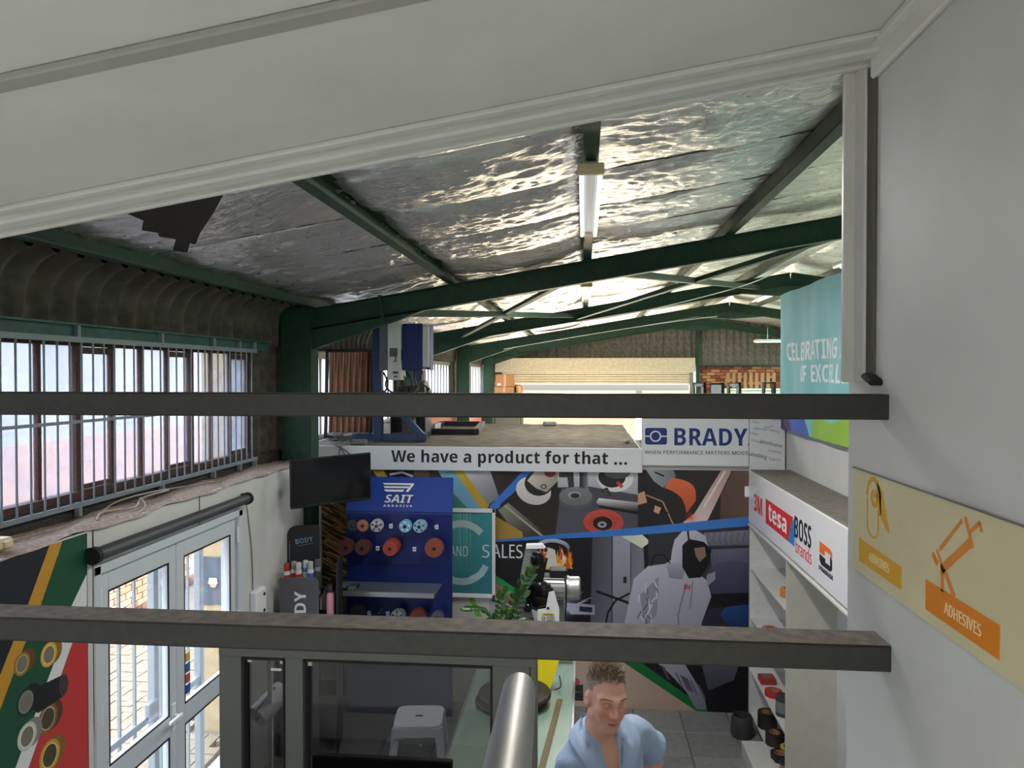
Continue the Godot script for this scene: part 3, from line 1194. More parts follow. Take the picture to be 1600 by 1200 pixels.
func outdoors() -> void:
	var st := mb()
	bx(st, -30, -2.8, -0.4, -0.06, 12, -19.9)
	struct("ground_side", st, grained("side_yard", c8(120, 112, 98), 0.95, 0.01, 0.15, 0.3))
	st = mb()
	for i in 34:
		for j in 52:
			var c := V3(-2.9 - 0.105 * i, -0.045, -2.9 - 0.105 * j)
			if c.x < -5.42 or (c.x > -3.3 and c.z < -5.85):
				continue
			if (i + j) % 4 == 0:
				box(st, c + V3(0, 0.003 * ((i * 7 + j * 3) % 3), -0.0525), V3(0.098, 0.05, 0.203))
			elif (i + j) % 4 == 2:
				box(st, c + V3(-0.0525, 0.003 * ((i * 5 + j) % 3), 0), V3(0.203, 0.05, 0.098))
	var pv := obj("paving", st, grained("paver", c8(136, 118, 90), 0.9, 0.03, 0.25, 2.0))
	pv.set_meta("kind", "stuff")
	tag(pv, "sandy brick paving seen through the glazed door", "paving")
	var nb := stru("wall_added_neighbour", "neighbouring building, its upper wall added to hide bright sky behind the dirty windows")
	st = mb()
	bx(st, -9.6, -9.3, 1.75, 4.3, 6, -30)  # added wall, hides the sky so the panes look dimmer and bluer
	obj("added_upper_wall", st, grained("blue_wall", c8(82, 92, 112), 0.9, 0.01, 0.1, 0.4), nb)
	st = mb()
	bx(st, -9.62, -9.28, -0.1, 1.75, 6, -30)
	obj("lower_wall", st, grained("pink_wall", c8(100, 82, 80), 0.9, 0.01, 0.15, 0.4), nb)
	var w := stru("wall_yard", "low red brick wall seen through the door")
	st = mb()
	bx(st, -5.75, -5.53, -0.05, 0.98, -6.0, -13.0)
	obj("mortar", st, mat("mortar", c8(120, 112, 102), 0.95), w)
	var bm := mb()
	box(bm, Vector3.ZERO, V3(0.05, 0.068, 0.215), Basis(), 0.005)
	var bmesh := done(bm)
	var n := 0
	for r in 12:
		for k in 17:
			piece("brick", n, bmesh, M["brick_%d" % (rng.randi() % 3)], w, V3(-5.525, 0.0 + 0.08 * r, -6.3 - 0.23 * k - (0.115 if r % 2 else 0.0)))
			n += 1
	# cream pier with a poster
	st = mb()
	bx(st, -3.16, -2.86, -0.06, 3.4, -6.0, -6.3)
	bx(st, -2.86, -2.53, -0.06, 2.04, -5.96, -5.99)
	struct("wall_porch", st, grained("cream_plaster", c8(158, 138, 100), 0.85, 0.015, 0.12))
	var po := thing("outside_poster", "grey safety poster on the cream wall outside the door", "poster")
	st = mb()
	sheet(st, 8, 12, func(u, v): return V3(lerpf(-3.15, -2.99, u), lerpf(1.02, 1.42, v), -5.985 + 0.012 * sin(u * 7.0 + v * 3.0)))
	obj("paper", st, mat("poster_grey", c8(64, 72, 80), 0.7), po)
	st = mb()
	tube(st, V3(-3.05, 1.20, -5.972), V3(-3.05, 1.20, -5.962), 0.03, 20)
	obj("printed_face", st, mat("print_tan", c8(188, 140, 112), 0.7), po)
	st = mb()
	prism(st, [V(-3.09, 1.205), V(-3.01, 1.205), V(-3.02, 1.25), V(-3.08, 1.25)], 0.004, Transform3D(Basis(), V3(0, 0, -5.961)))
	obj("printed_cap", st, M.print_white, po)
	# steel security gate in the doorway
	var g := thing("security_gate", "white steel security gate outside the glazed doors", "gate")
	var gm := mat("gate_white", c8(120, 126, 126), 0.5)
	for z in [-4.0, -4.15, -4.30, -4.78, -4.92]:
		st = mb()
		box(st, V3(-2.70, 1.0, z), V3(0.016, 1.9, 0.016))
		obj("bar", st, gm, g)
	for z in [-3.86, -4.50, -4.62, -5.07]:
		st = mb()
		box(st, V3(-2.70, 1.0, z), V3(0.05, 1.98, 0.05), Basis(), 0.004)
		obj("post", st, gm, g)
	for y in [0.1, 0.78, 1.9]:
		st = mb()
		bx(st, -2.72, -2.68, y, y + 0.04, -3.86, -4.50)
		bx(st, -2.72, -2.68, y, y + 0.04, -4.62, -5.07)
		obj("cross_rail", st, gm, g)
	st = mb()
	box(st, V3(-2.68, 0.84, -4.45), V3(0.04, 0.12, 0.1), Basis(), 0.006)
	obj("lock_box", st, gm, g)
	st = mb()
	tube(st, V3(-2.66, 1.62, -4.56), V3(-2.60, 1.62, -4.56), 0.035, 16)
	obj("bell", st, M.white_gloss, g)

func left_side() -> void:
	# white aluminium double door
	var d := stru("door_1", "white aluminium double door with four glass panes")
	var st := mb()
	bx(st, -2.46, -2.36, 0.0, 2.005, -3.44, -3.495, 0.006)
	bx(st, -2.46, -2.36, 0.0, 2.005, -4.985, -5.045, 0.006)
	bx(st, -2.46, -2.36, 1.955, 2.01, -3.44, -5.045, 0.006)
	obj("door_frame", st, M.alu_white, d)
	for l in 2:
		var z0: float = [-3.50, -4.225][l]
		var z1: float = [-4.215, -4.98][l]
		st = mb()
		for s in [[z0, z0 - 0.085], [z1 + 0.075, z1]]:
			bx(st, -2.43, -2.385, 0.02, 1.95, s[0], s[1], 0.005)
		for r in [[0.02, 0.14], [0.835, 0.955], [1.85, 1.95]]:
			bx(st, -2.43, -2.385, r[0], r[1], z0 - 0.08, z1 + 0.07, 0.004)
		var leaf := obj("leaf", st, M.alu_white, d)
		for r in [[0.14, 0.835], [0.955, 1.85]]:
			st = mb()
			bx(st, -2.41, -2.404, r[0], r[1], z0 - 0.085, z1 + 0.075)
			obj("glass_pane", st, M.clear_glass, leaf)
			st = mb()
			for e in [[z0 - 0.083, z0 - 0.091], [z1 + 0.081, z1 + 0.073]]:
				bx(st, -2.392, -2.384, r[0], r[1], e[0], e[1])
			bx(st, -2.392, -2.384, r[1] - 0.008, r[1], z0 - 0.085, z1 + 0.075)
			bx(st, -2.392, -2.384, r[0], r[0] + 0.008, z0 - 0.085, z1 + 0.075)
			obj("gasket", st, M.rubber, leaf)
		for y in [0.3, 1.2, 1.78]:
			st = mb()
			tube(st, V3(-2.37, y, [-3.497, -4.983][l]), V3(-2.37, y + 0.11, [-3.497, -4.983][l]), 0.009, 10)
			obj("hinge", st, M.white_gloss, leaf)
		if l == 0:
			st = mb()
			bx(st, -2.385, -2.375, 0.86, 1.02, -4.155, -4.195, 0.003)
			tube(st, V3(-2.385, 0.95, -4.175), V3(-2.335, 0.95, -4.175), 0.009, 10)
			bx(st, -2.345, -2.328, 0.94, 0.962, -4.06, -4.19, 0.004)
			obj("handle", st, M.white_gloss, leaf)
		else:
			for k in 4:
				st = mb()
				bx(st, -2.404, -2.401, 1.19 - 0.065 * k, 1.245 - 0.065 * k, -4.318, -4.40)
				obj("sticker", st, mat("sticker_%d" % k, [c8(220, 180, 70), c8(60, 110, 180), c8(206, 90, 60), c8(50, 80, 160)][k], 0.5), leaf)
	# closed roller blind above the door
	var b := thing("roller_blind", "dark grey roller blind tube fixed above the glazed doors", "blind")
	st = mb()
	tube(st, V3(-2.325, 2.075, -3.40), V3(-2.325, 2.075, -5.02), 0.034, 20)
	obj("blind_tube", st, mat("blind_grey", c8(66, 70, 74), 0.5), b)
	for z in [-3.385, -5.035]:
		st = mb()
		tube(st, V3(-2.325, 2.075, z + 0.015), V3(-2.325, 2.075, z - 0.015), 0.042, 20)
		bx(st, -2.365, -2.33, 2.04, 2.11, z - 0.012, z + 0.012)
		obj("end_bracket", st, M.rubber, b)
	# intercom box
	var ib := thing("intercom_box", "white plastic control box on the wall right of the glazed doors", "control box")
	st = mb()
	bx(st, -2.37, -2.315, 1.15, 1.385, -5.16, -5.33, 0.01)
	obj("housing", st, M.white_gloss, ib)
	st = mb()
	tube(st, V3(-2.315, 1.34, -5.28), V3(-2.308, 1.34, -5.28), 0.012, 12)
	tube(st, V3(-2.315, 1.22, -5.28), V3(-2.308, 1.22, -5.28), 0.012, 12)
	obj("button", st, M.black, ib)
	st = mb()
	cable(st, [V3(-2.362, 1.39, -5.2), V3(-2.362, 1.7, -5.18), V3(-2.362, 2.05, -5.1)], 0.004)
	obj("wire", st, M.print_grey, ib)
	# flag poster with printed rolls of tape; print coordinates are z and -y
	var p := Print.new(694, 1094, Vector2(2.30, -2.185), 640.0, c8(24, 27, 40))
	p.poly([V(3.22, -2.2), V(3.38, -2.2), V(3.38, -1.97), V(3.28, -1.86), V(2.92, -1.30), V(2.75, -1.02), V(2.6, -1.2), V(2.95, -1.78), V(3.06, -1.93)], c8(20, 78, 54))
	p.poly([V(3.14, -2.2), V(3.225, -2.2), V(3.07, -1.93), V(2.95, -1.76), V(2.6, -1.2), V(2.5, -1.2), V(2.89, -1.80), V(2.99, -1.95)], c8(196, 144, 44))
	p.poly([V(3.38, -1.99), V(3.38, -1.83), V(3.29, -1.72), V(2.99, -1.26), V(2.8, -0.95), V(2.7, -0.95), V(2.91, -1.29), V(3.19, -1.71), V(3.27, -1.87)], c8(222, 224, 226))
	p.poly([V(3.38, -1.84), V(3.38, -0.4), V(2.5, -0.4), V(2.8, -0.95), V(3.0, -1.27), V(3.26, -1.67), V(3.36, -1.82)], c8(196, 54, 54))
	for q in [[2.96, 1.72, 0.05, c8(150, 106, 40)], [3.12, 1.70, 0.055, c8(214, 166, 52)], [2.98, 1.55, 0.06, c8(28, 46, 40)], [3.11, 1.42, 0.065, c8(128, 90, 46)], [2.985, 1.40, 0.06, c8(196, 196, 186)], [3.12, 1.25, 0.07, c8(200, 152, 44)]]:
		var cc := V(q[0], -q[1])
		var col: Color = q[3]
		p.oval(cc + V(0.03, -0.005), q[2], q[2] * 1.0, col.darkened(0.35))
		p.oval(cc, q[2] * 0.94, q[2] * 0.98, col)
		p.oval(cc, q[2] * 0.72, q[2] * 0.78, col.lightened(0.45))
		p.oval(cc, q[2] * 0.62, q[2] * 0.68, c8(120, 116, 100) if q[2] < 0.061 else c8(70, 66, 40))
	p.poly([V(3.05, -1.585), V(3.21, -1.575), V(3.21, -1.475), V(3.05, -1.47)], c8(26, 26, 28))
	p.oval(V(3.215, -1.525), 0.03, 0.05, c8(70, 66, 68))
	for i in 7:
		p.oval(V(3.215, -1.525) + V(0.017 * cos(TAU * i / 7), 0.03 * sin(TAU * i / 7)), 0.005, 0.008, c8(24, 22, 24))
	p.oval(V(3.05, -1.53), 0.025, 0.056, c8(18, 18, 20))
	var fp := thing("flag_poster", "tall flag poster printed with rolls of tape, left of the doors", "poster")
	st = mb()
	quad_uv(st, V3(-2.358, 0.475, -2.30), V3(-2.358, 0.475, -3.385), V3(-2.358, 2.185, -3.385), V3(-2.358, 2.185, -2.30))
	obj("print", st, printed("flag_print", p, 0.45), fp)
	st = mb()
	bx(st, -2.37, -2.36, 0.47, 2.19, -2.295, -3.39)
	obj("backing_board", st, M.white_matt, fp)
	# wires and small fitting on the ledge
	st = mb()
	cable(st, [V3(-2.42, 2.21, -3.55), V3(-2.50, 2.22, -3.72), V3(-2.44, 2.215, -3.9), V3(-2.52, 2.23, -4.1), V3(-2.46, 2.25, -4.25), V3(-2.54, 2.23, -4.4)], 0.006)
	cable(st, [V3(-2.46, 2.21, -3.6), V3(-2.55, 2.24, -3.9), V3(-2.48, 2.26, -4.15), V3(-2.55, 2.22, -4.6), V3(-2.50, 2.21, -4.9)], 0.004)
	cable(st, [V3(-2.40, 2.21, -3.68), V3(-2.375, 2.17, -3.72), V3(-2.41, 2.21, -3.95), V3(-2.5, 2.24, -4.05)], 0.004)
	tag(obj("loose_wire", st, mat("wire_cream", c8(170, 156, 140), 0.6)), "loose tangle of cream wires on the dusty ledge", "wire")
	st = mb()
	box(st, V3(-2.46, 2.235, -2.92), V3(0.14, 0.05, 0.10), Basis(), 0.012)
	box(st, V3(-2.385, 2.235, -2.92), V3(0.02, 0.03, 0.03), Basis(), 0.004)
	tag(obj("junction_box", st, M.cream_plastic), "cream plastic junction box on the ledge above the flag poster", "junction box")
	# torn black lining under the roof
	st = mb()
	var tp := [V(-1.90, -2.1), V(-1.05, -2.1), V(-1.317, -2.715), V(-1.524, -3.01), V(-1.741, -3.30), V(-1.855, -3.476), V(-1.861, -3.434), V(-1.967, -3.604), V(-1.991, -3.517), V(-1.866, -3.324), V(-1.894, -3.23), V(-1.863, -3.167), V(-1.887, -3.085), V(-1.80, -2.957), V(-1.786, -2.784), V(-1.812, -2.705)]
	var sl := Transform3D(Basis(V3(1, 0.162, 0), V3(0, 0, 1), V3(0, 1, 0)), V3(0, 3.865, 0))
	prism(st, tp, 0.012, sl)
	var to := thing("torn_lining", "torn black lining board hanging below the silver roof foil", "torn board")
	obj("board", st, grained("black_board", c8(15, 14, 13), 0.95, 0.03, 0.5, 2.0), to)
	# television on its arm
	var tv := thing("wall_tv", "black flat television on a wall arm above the display stand", "television", V3(-1.985, 2.10, -5.80), 0.66)
	tv.rotation = Vector3(0.05, 0.66, 0.03)
	st = mb()
	box(st, Vector3.ZERO, V3(0.655, 0.385, 0.03), Basis(), 0.006)
	obj("casing", st, M.black, tv)
	st = mb()
	box(st, V3(0, 0.006, 0.0155), V3(0.63, 0.352, 0.002))
	obj("screen", st, mat("screen_off", c8(10, 11, 14), 0.1), tv)
	st = mb()
	box(st, V3(0, -0.186, 0.0155), V3(0.03, 0.004, 0.002))
	obj("logo", st, M.print_grey, tv)
	st = mb()
	box(st, V3(0, 0, -0.03), V3(0.2, 0.2, 0.03))
	bar(st, V3(0, 0, -0.04), V3(-0.1, 0, -0.22), 0.03, 0.03)
	bar(st, V3(-0.1, 0, -0.22), V3(-0.22, 0, -0.16), 0.03, 0.03)
	obj("wall_arm", st, M.rubber, tv)
	# cardboard display stand with spray cans
	var s := thing("display_stand", "dark grey cardboard display stand with bold lettering by the left wall", "display stand", V3(-2.11, 0, -5.75), 0.2)
	st = mb()
	prism(st, rounded(-0.235, 0.0, 0.02, 1.72, 0.08, 0.02), 0.012, Transform3D(Basis(), V3(0, 0, -0.16)))
	obj("back_board", st, mat("stand_dark", c8(34, 37, 42), 0.55), s)
	st = mb()
	prism(st, rounded(-0.235, 0.0, 0.06, 1.385, 0.01, 0.05), 0.012, Transform3D(Basis(), V3(0, 0, 0.16)))
	obj("front_panel", st, mat("stand_grey", c8(86, 88, 94), 0.5), s)
	st = mb()
	prism(st, rounded(-0.16, 0.0, 0.16, 1.49, 0.01, 0.05), 0.01, Transform3D(Basis(Vector3.UP, -PI / 2), V3(0.2, 0, 0)))
	obj("side_panel", st, M.stand_dark, s)
	for y in [0.45, 0.75, 1.02, 1.2]:
		st = mb()
		bx(st, -0.23, 0.19 if y < 1.1 else 0.06, y, y + 0.012, -0.15, 0.16)
		obj("shelf", st, M.stand_dark, s)
	word("BODY", V3(-0.08, 1.10, 0.173), 0.36, 0.085, Basis(V3(0, 1, 0), V3(-1, 0, 0), V3(0, 0, 1)), M.print_white, s)
	word("BODY", V3(-0.10, 1.60, -0.147), 0.14, 0.04, Basis(Vector3.BACK, 0.15), mat("pale_blue_print", c8(120, 150, 176), 0.6), s)
	st = mb()
	bar(st, V3(-0.15, 1.555, -0.147), V3(-0.03, 1.575, -0.147), 0.005, 0.002)
	bar(st, V3(-0.215, 1.42, -0.147), V3(-0.215, 1.6, -0.147), 0.003, 0.002)
	obj("printed_line", st, M.pale_blue_print, s)
	var cans := [["red", c8(198, 50, 40), c8(160, 40, 30)], ["silver", c8(190, 194, 196), c8(150, 150, 150)], ["silver", c8(190, 194, 196), c8(200, 200, 200)], ["blue", c8(70, 120, 190), c8(210, 216, 220)], ["white", c8(220, 224, 226), c8(180, 186, 190)], ["grey", c8(150, 156, 160), c8(90, 96, 100)]]
	for k in 6:
		var lab: String = ["spray can with a red cap, first in the stand's top row", "spray can with a silver cap beside the red capped can", "spray can with a silver cap, third in the stand's top row", "blue and white bottle in the stand's top row", "white bottle with blue print beside the blue bottle", "grey capped tube, last in the stand's top row"][k]
		var t := thing("spray_can", lab, "spray can", s.transform * V3(-0.19 + 0.043 * k, 1.213, 0.11 - 0.05 * (k % 2) - 0.01 * k), 0.2, "spray cans on the display stand")
		st = mb()
		lathe(st, [V(0, 0), V(0.024, 0), V(0.025, 0.006), V(0.025, 0.20), V(0.019, 0.215), V(0, 0.215)], 18)
		var can := obj("can", st, mat("can_%d" % k, cans[k][1] if k > 2 else c8(214, 208, 200), 0.35), t)
		st = mb()
		lathe(st, [V(0.0254, 0.02), V(0.0256, 0.021), V(0.0256, 0.18), V(0.0254, 0.181)], 18, Transform3D(), PI * 0.75)
		obj("label_band", st, mat("can_band_%d" % k, c8(190, 44, 36) if k < 3 else [c8(220, 224, 230), c8(60, 110, 190), c8(70, 76, 84)][k - 3], 0.4), can)
		st = mb()
		lathe(st, [V(0, 0.21), V(0.021, 0.21), V(0.021, 0.262), V(0.017, 0.268), V(0, 0.268)], 16)
		obj("cap", st, mat("can_cap_%d" % k, cans[k][2], 0.4), t)
	for k in 6:
		var t := thing("spray_can", ["pink label can, front of the stand's side shelf", "pink label can, second on the stand's side shelf", "pink label can at the back of the stand's side shelf", "dark red can, front of the stand's lower side shelf", "dark red can, second on the stand's lower side shelf", "dark red can at the back of the stand's lower side shelf"][k], "spray can", s.transform * V3(0.14, 0.762 if k > 2 else 1.032, 0.12 - 0.075 * (k % 3)), 0.2, "cans on the stand's side shelves")
		st = mb()
		lathe(st, [V(0, 0), V(0.03, 0), V(0.03, 0.2), V(0.02, 0.22), V(0.02, 0.26), V(0, 0.26)], 16)
		obj("can", st, mat("pink_can" if k < 3 else "dark_red_can", c8(206, 140, 160) if k < 3 else c8(120, 30, 36), 0.4), t)
		st = mb()
		lathe(st, [V(0, 0.22), V(0.022, 0.22), V(0.022, 0.28), V(0, 0.285)], 14)
		obj("cap", st, mat("cap_brown", c8(60, 48, 40), 0.5), t)

func rounded(x0: float, y0: float, x1: float, y1: float, rl: float, rr: float) -> Array:
	# an upright panel outline with its two top corners rounded
	var o := [V(x0, y0), V(x1, y0)]
	for i in 7:
		var a := PI * 0.5 * i / 6
		o.append(V(x1 - rr + rr * cos(a), y1 - rr + rr * sin(a)))
	for i in 7:
		var a := PI * 0.5 + PI * 0.5 * i / 6
		o.append(V(x0 + rl + rl * cos(a), y1 - rl + rl * sin(a)))
	return o

func mural_print() -> Print:
	# the mural's own picture, in centimetre-like print units: x 500..1172, y 732..1112
	var p := Print.new(1344, 760, V(500, 732), 2.0, c8(44, 42, 42))
	var rr := RandomNumberGenerator.new()
	rr.seed = 5
	# brush bristles at the edge
	p.poly([V(500, 732), V(545, 732), V(545, 940), V(500, 940)], c8(52, 42, 30))
	for i in 210:
		var y := rr.randf_range(740, 935)
		var x := rr.randf_range(495, 530)
		var c := c8(150, 116, 66).lerp(c8(206, 172, 112), rr.randf()) if rr.randf() < 0.7 else c8(92, 62, 34)
		p.line(V(x, y - 12), V(x + 40, y + rr.randf_range(0, 16)), rr.randf_range(1.4, 3.4), c)
	p.poly([V(500, 930), V(545, 930), V(545, 1112), V(500, 1112)], c8(120, 118, 112))
	# black and white stripes, yellow band, skin
	p.poly([V(545, 732), V(700, 732), V(700, 800), V(545, 800)], c8(46, 42, 40), c8(70, 58, 50), V(1, 0))
	p.poly([V(578, 732), V(598, 732), V(615, 760), V(600, 760)], c8(204, 168, 46))
	for i in 6:
		p.path([V(612 + i * 2, 745 + i * 5), V(632, 741 + i * 4.5), V(650 - i, 748 + i * 4)], 3.4, c8(214, 216, 224) if i % 2 == 0 else c8(20, 20, 24))
	p.oval(V(664, 744), 13, 9, c8(150, 112, 98), c8(96, 66, 58))
	# tubes on the slant
	p.poly([V(690, 738), V(706, 732), V(716, 732), V(788, 830), V(745, 830)], c8(150, 200, 222), c8(92, 160, 200), V(1, 0.4))
	p.poly([V(700, 760), V(740, 800), V(720, 830), V(690, 800)], c8(70, 132, 116))
	p.poly([V(712, 732), V(730, 732), V(772, 792), V(768, 800), V(756, 794)], c8(226, 196, 58), c8(190, 150, 40), V(1, 0))
	p.poly([V(728, 734), V(772, 732), V(800, 770), V(770, 792)], c8(226, 224, 228), c8(120, 120, 128), V(0.7, 0.7))
	p.poly([V(772, 732), V(834, 732), V(790, 786)], c8(58, 40, 38), c8(36, 30, 32), V(1, 0))
	p.poly([V(770, 738), V(790, 732), V(812, 732), V(800, 736)], c8(176, 132, 112))
	p.poly([V(772, 794), V(830, 732), V(849, 732), V(800, 790), V(776, 802)], c8(58, 116, 206))
	# angle grinder
	p.poly([V(790, 790), V(846, 740), V(905, 740), V(905, 850), V(776, 850)], c8(34, 32, 30), c8(52, 46, 38))
	p.oval(V(842, 768), 28, 22, c8(232, 230, 226), c8(198, 194, 188), 0.3)
	p.oval(V(850, 756), 22, 20, c8(40, 38, 36))
	p.poly([V(832, 752), V(846, 734), V(880, 732), V(882, 750), V(862, 770), V(846, 764)], c8(216, 208, 192), c8(158, 150, 138), V(1, 0.6))
	p.oval(V(868, 739), 9, 7, c8(140, 42, 44))
	p.oval(V(858, 761), 5, 4, c8(90, 84, 78), null, 0.0, 0.5)
	p.poly([V(786, 800), V(802, 788), V(880, 852), V(868, 858), V(820, 845)], c8(150, 144, 130), c8(20, 20, 18), V(0.6, 1))
	p.path([V(796, 792), V(868, 850)], 3.0, c8(176, 170, 150))
	p.poly([V(776, 806), V(824, 834), V(826, 846), V(776, 856)], c8(150, 118, 46), c8(182, 148, 60), V(1, 0))
	# dark bench with wheels
	p.poly([V(882, 790), V(886, 758), V(1004, 758), V(1004, 830), V(876, 842)], c8(74, 74, 84), c8(88, 88, 98), V(0, 1))
	p.poly([V(880, 734), V(1004, 732), V(1004, 772), V(930, 760), V(880, 762)], c8(206, 208, 212), c8(168, 170, 176))
	p.poly([V(882, 736), V(904, 736), V(906, 764), V(897, 764), V(895, 746), V(882, 746)], c8(58, 58, 62))
	p.poly([V(914, 734), V(926, 734), V(928, 768), V(914, 768)], c8(34, 34, 38), c8(150, 150, 156), V(1, 0))
	p.oval(V(969, 746), 28, 22, c8(226, 226, 228))
	p.oval(V(964, 744), 21, 17, c8(36, 36, 38))
	p.oval(V(972, 738), 20, 9, c8(150, 150, 154), c8(80, 80, 84))
	p.line(V(972, 752), V(980, 760), 5, c8(206, 60, 70))
	p.oval(V(908, 783), 26, 14, c8(86, 90, 90))
	p.oval(V(908, 776), 26, 15, c8(128, 132, 130), c8(104, 108, 108))
	p.oval(V(906, 774), 10, 6, c8(160, 164, 162))
	p.oval(V(907, 775), 7, 4, c8(40, 40, 42))
	p.poly([V(944, 778), V(1004, 784), V(1004, 800), V(944, 790), V(940, 784)], c8(236, 236, 238), c8(28, 28, 30))
	p.line(V(944, 791), V(1004, 801), 4, c8(18, 18, 20))
	p.path([V(948, 768), V(956, 762), V(962, 774)], 3, c8(50, 48, 46))
	p.oval(V(951, 820), 31, 21, c8(150, 44, 36))
	p.oval(V(951, 816), 31, 20, c8(216, 92, 78))
	for i in 46:
		var a := TAU * i / 46
		p.line(V(951 + 15 * cos(a), 816 + 10 * sin(a)), V(951 + 31 * cos(a + 0.12), 816 + 20 * sin(a + 0.12)), 0.9, c8(150, 46, 38))
	p.oval(V(950, 818), 15, 11, c8(30, 26, 28))
	p.oval(V(949, 820), 7, 5, c8(170, 170, 172))
	p.oval(V(949, 820), 3, 2, c8(40, 40, 42))
	# belt grinder and hand
	p.poly([V(1004, 732), V(1172, 732), V(1172, 815), V(1004, 840)], c8(38, 34, 36), c8(58, 50, 50), V(1, 0))
	p.poly([V(1016, 732), V(1058, 732), V(1062, 742), V(1042, 760), V(1028, 750)], c8(168, 176, 180), c8(120, 126, 132), V(1, 0))
	p.line(V(1030, 736), V(1044, 742), 2.5, c8(24, 24, 26))
	var arc := []
	for i in 11:
		var t := i / 10.0
		arc.append(V(1044, 760).lerp(V(1078, 800), t) + V(9, -6) * sin(PI * t) * 0.9)
	for i in 11:
		var t := 1.0 - i / 10.0
		arc.append(V(1056, 744).lerp(V(1092, 780), t) + V(14, -8) * sin(PI * t) * 0.9)
	p.poly(arc, c8(232, 118, 72), c8(206, 88, 52))
	p.poly([V(1090, 800), V(1130, 732), V(1146, 732), V(1112, 806), V(1104, 820), V(1080, 824), V(1072, 815)], c8(196, 158, 148), c8(236, 220, 216), V(0, 1))
	p.line(V(1104, 790), V(1136, 733), 3.5, c8(240, 226, 222))
	p.blob(V(1084, 806), 14, c8(240, 70, 50), 0.8)
	p.poly([V(1130, 770), V(1148, 732), V(1172, 732), V(1172, 812), V(1128, 815)], c8(96, 74, 64), c8(128, 104, 92), V(1, 0))
	p.poly([V(1004, 770), V(1014, 766), V(1018, 784), V(1004, 788)], c8(206, 156, 122))
	p.path([V(1016, 772), V(1042, 782), V(1058, 818)], 2.0, c8(196, 156, 112))
	p.path([V(1030, 780), V(1036, 794), V(1050, 800)], 2.5, c8(24, 22, 22))
	p.poly([V(1030, 788), V(1040, 792), V(1036, 802), V(1028, 798)], c8(216, 168, 130))
	# lower band: welder
	p.poly([V(772, 850), V(935, 838), V(1172, 812), V(1172, 1040), V(700, 1040), V(700, 850)], c8(26, 26, 30))
	p.oval(V(872, 858), 27, 14, c8(196, 200, 206), c8(60, 60, 66))
	p.oval(V(872, 864), 24, 14, c8(24, 24, 28))
	for i in 46:
		var x := rr.randf_range(844, 902)
		var hh := rr.randf_range(10, 34) * (1.0 - absf(x - 872) / 44.0 * 0.5)
		var y := rr.randf_range(876, 894)
		var c = [c8(240, 206, 92), c8(232, 150, 46), c8(250, 236, 190), c8(206, 84, 34)][rr.randi() % 4]
		p.poly([V(x - 4, y), V(x + 4, y), V(x + rr.randf_range(-6, 3), y - hh)], c)
	p.poly([V(858, 890), V(864, 858), V(876, 862), V(880, 890)], c8(226, 222, 206))
	# grey locker panel
	p.poly([V(934, 838), V(1012, 832), V(1020, 1040), V(930, 1040)], c8(72, 72, 82), c8(166, 166, 178), V(1, 0.2))
	p.poly([V(966, 836), V(993, 834), V(996, 1040), V(966, 1040)], c8(164, 164, 176), c8(128, 128, 142), V(0, 1))
	p.line(V(964, 836), V(964, 1040), 1.5, c8(62, 62, 70))
	p.line(V(993, 834), V(994, 1040), 1.2, c8(74, 74, 84))
	p.poly([V(982, 902), V(987, 902), V(987, 912), V(982, 912)], c8(30, 30, 34))
	p.poly([V(978, 838), V(1010, 834), V(1024, 846), V(1010, 856)], c8(206, 214, 188), c8(238, 240, 224), V(1, 0))
	p.line(V(940, 926), V(992, 944), 4.0, c8(22, 22, 26))
	p.path([V(992, 928), V(970, 940), V(958, 960), V(954, 985)], 3.0, c8(18, 18, 20))
	p.blob(V(893, 950), 32, c8(150, 170, 255), 0.9)
	p.blob(V(893, 955), 15, c8(255, 255, 255), 1.0)
	for i in 46:
		var a := rr.randf_range(-PI, 0.2)
		var r0 := rr.randf_range(14, 30)
		var r1 := r0 + rr.randf_range(4, 18)
		p.line(V(893, 952) + V(cos(a), sin(a)) * r0, V(893, 952) + V(cos(a), sin(a)) * r1, 1.0, c8(150, 140, 220).lerp(c8(240, 220, 200), rr.randf()))
	p.poly([V(892, 946), V(938, 948), V(938, 964), V(900, 964)], c8(206, 206, 222), c8(150, 150, 170), V(1, 0))
	p.poly([V(914, 951), V(934, 952), V(934, 960), V(914, 959)], c8(40, 40, 66))
	p.poly([V(700, 985), V(935, 985), V(935, 1040), V(700, 1040)], c8(30, 30, 36))
	# car interior
	p.poly([V(1020, 834), V(1172, 816), V(1172, 1040), V(1020, 1040)], c8(58, 58, 66), c8(40, 40, 50), V(0, 1))
	p.poly([V(1104, 830), V(1172, 824), V(1172, 848), V(1112, 850)], c8(142, 142, 158), c8(108, 108, 124))
	for i in 7:
		p.path([V(1112 + i * 9, 828), V(1109 + i * 9, 840), V(1113 + i * 9, 848)], 1.2, c8(92, 92, 106))
	p.poly([V(1114, 856), V(1172, 852), V(1172, 896), V(1118, 902)], c8(112, 112, 134), c8(84, 84, 104))
	p.poly([V(1118, 880), V(1145, 872), V(1172, 876), V(1172, 925), V(1114, 930)], c8(88, 86, 112), c8(62, 62, 86))
	p.oval(V(1158, 958), 27, 18, c8(38, 78, 140), c8(26, 54, 104))
	p.poly([V(1108, 926), V(1172, 922), V(1172, 940), V(1108, 950)], c8(18, 18, 28))
	# person in a pale overall
	p.poly([V(998, 905), V(1020, 884), V(1046, 880), V(1062, 868), V(1110, 905), V(1116, 930), V(1102, 970), V(1096, 1010), V(1106, 1040), V(986, 1040), V(984, 975), V(992, 935)], c8(196, 196, 210), c8(150, 150, 166), V(0.6, 1))
	p.poly([V(1036, 900), V(1008, 930), V(1014, 985), V(1034, 960)], c8(150, 150, 164))
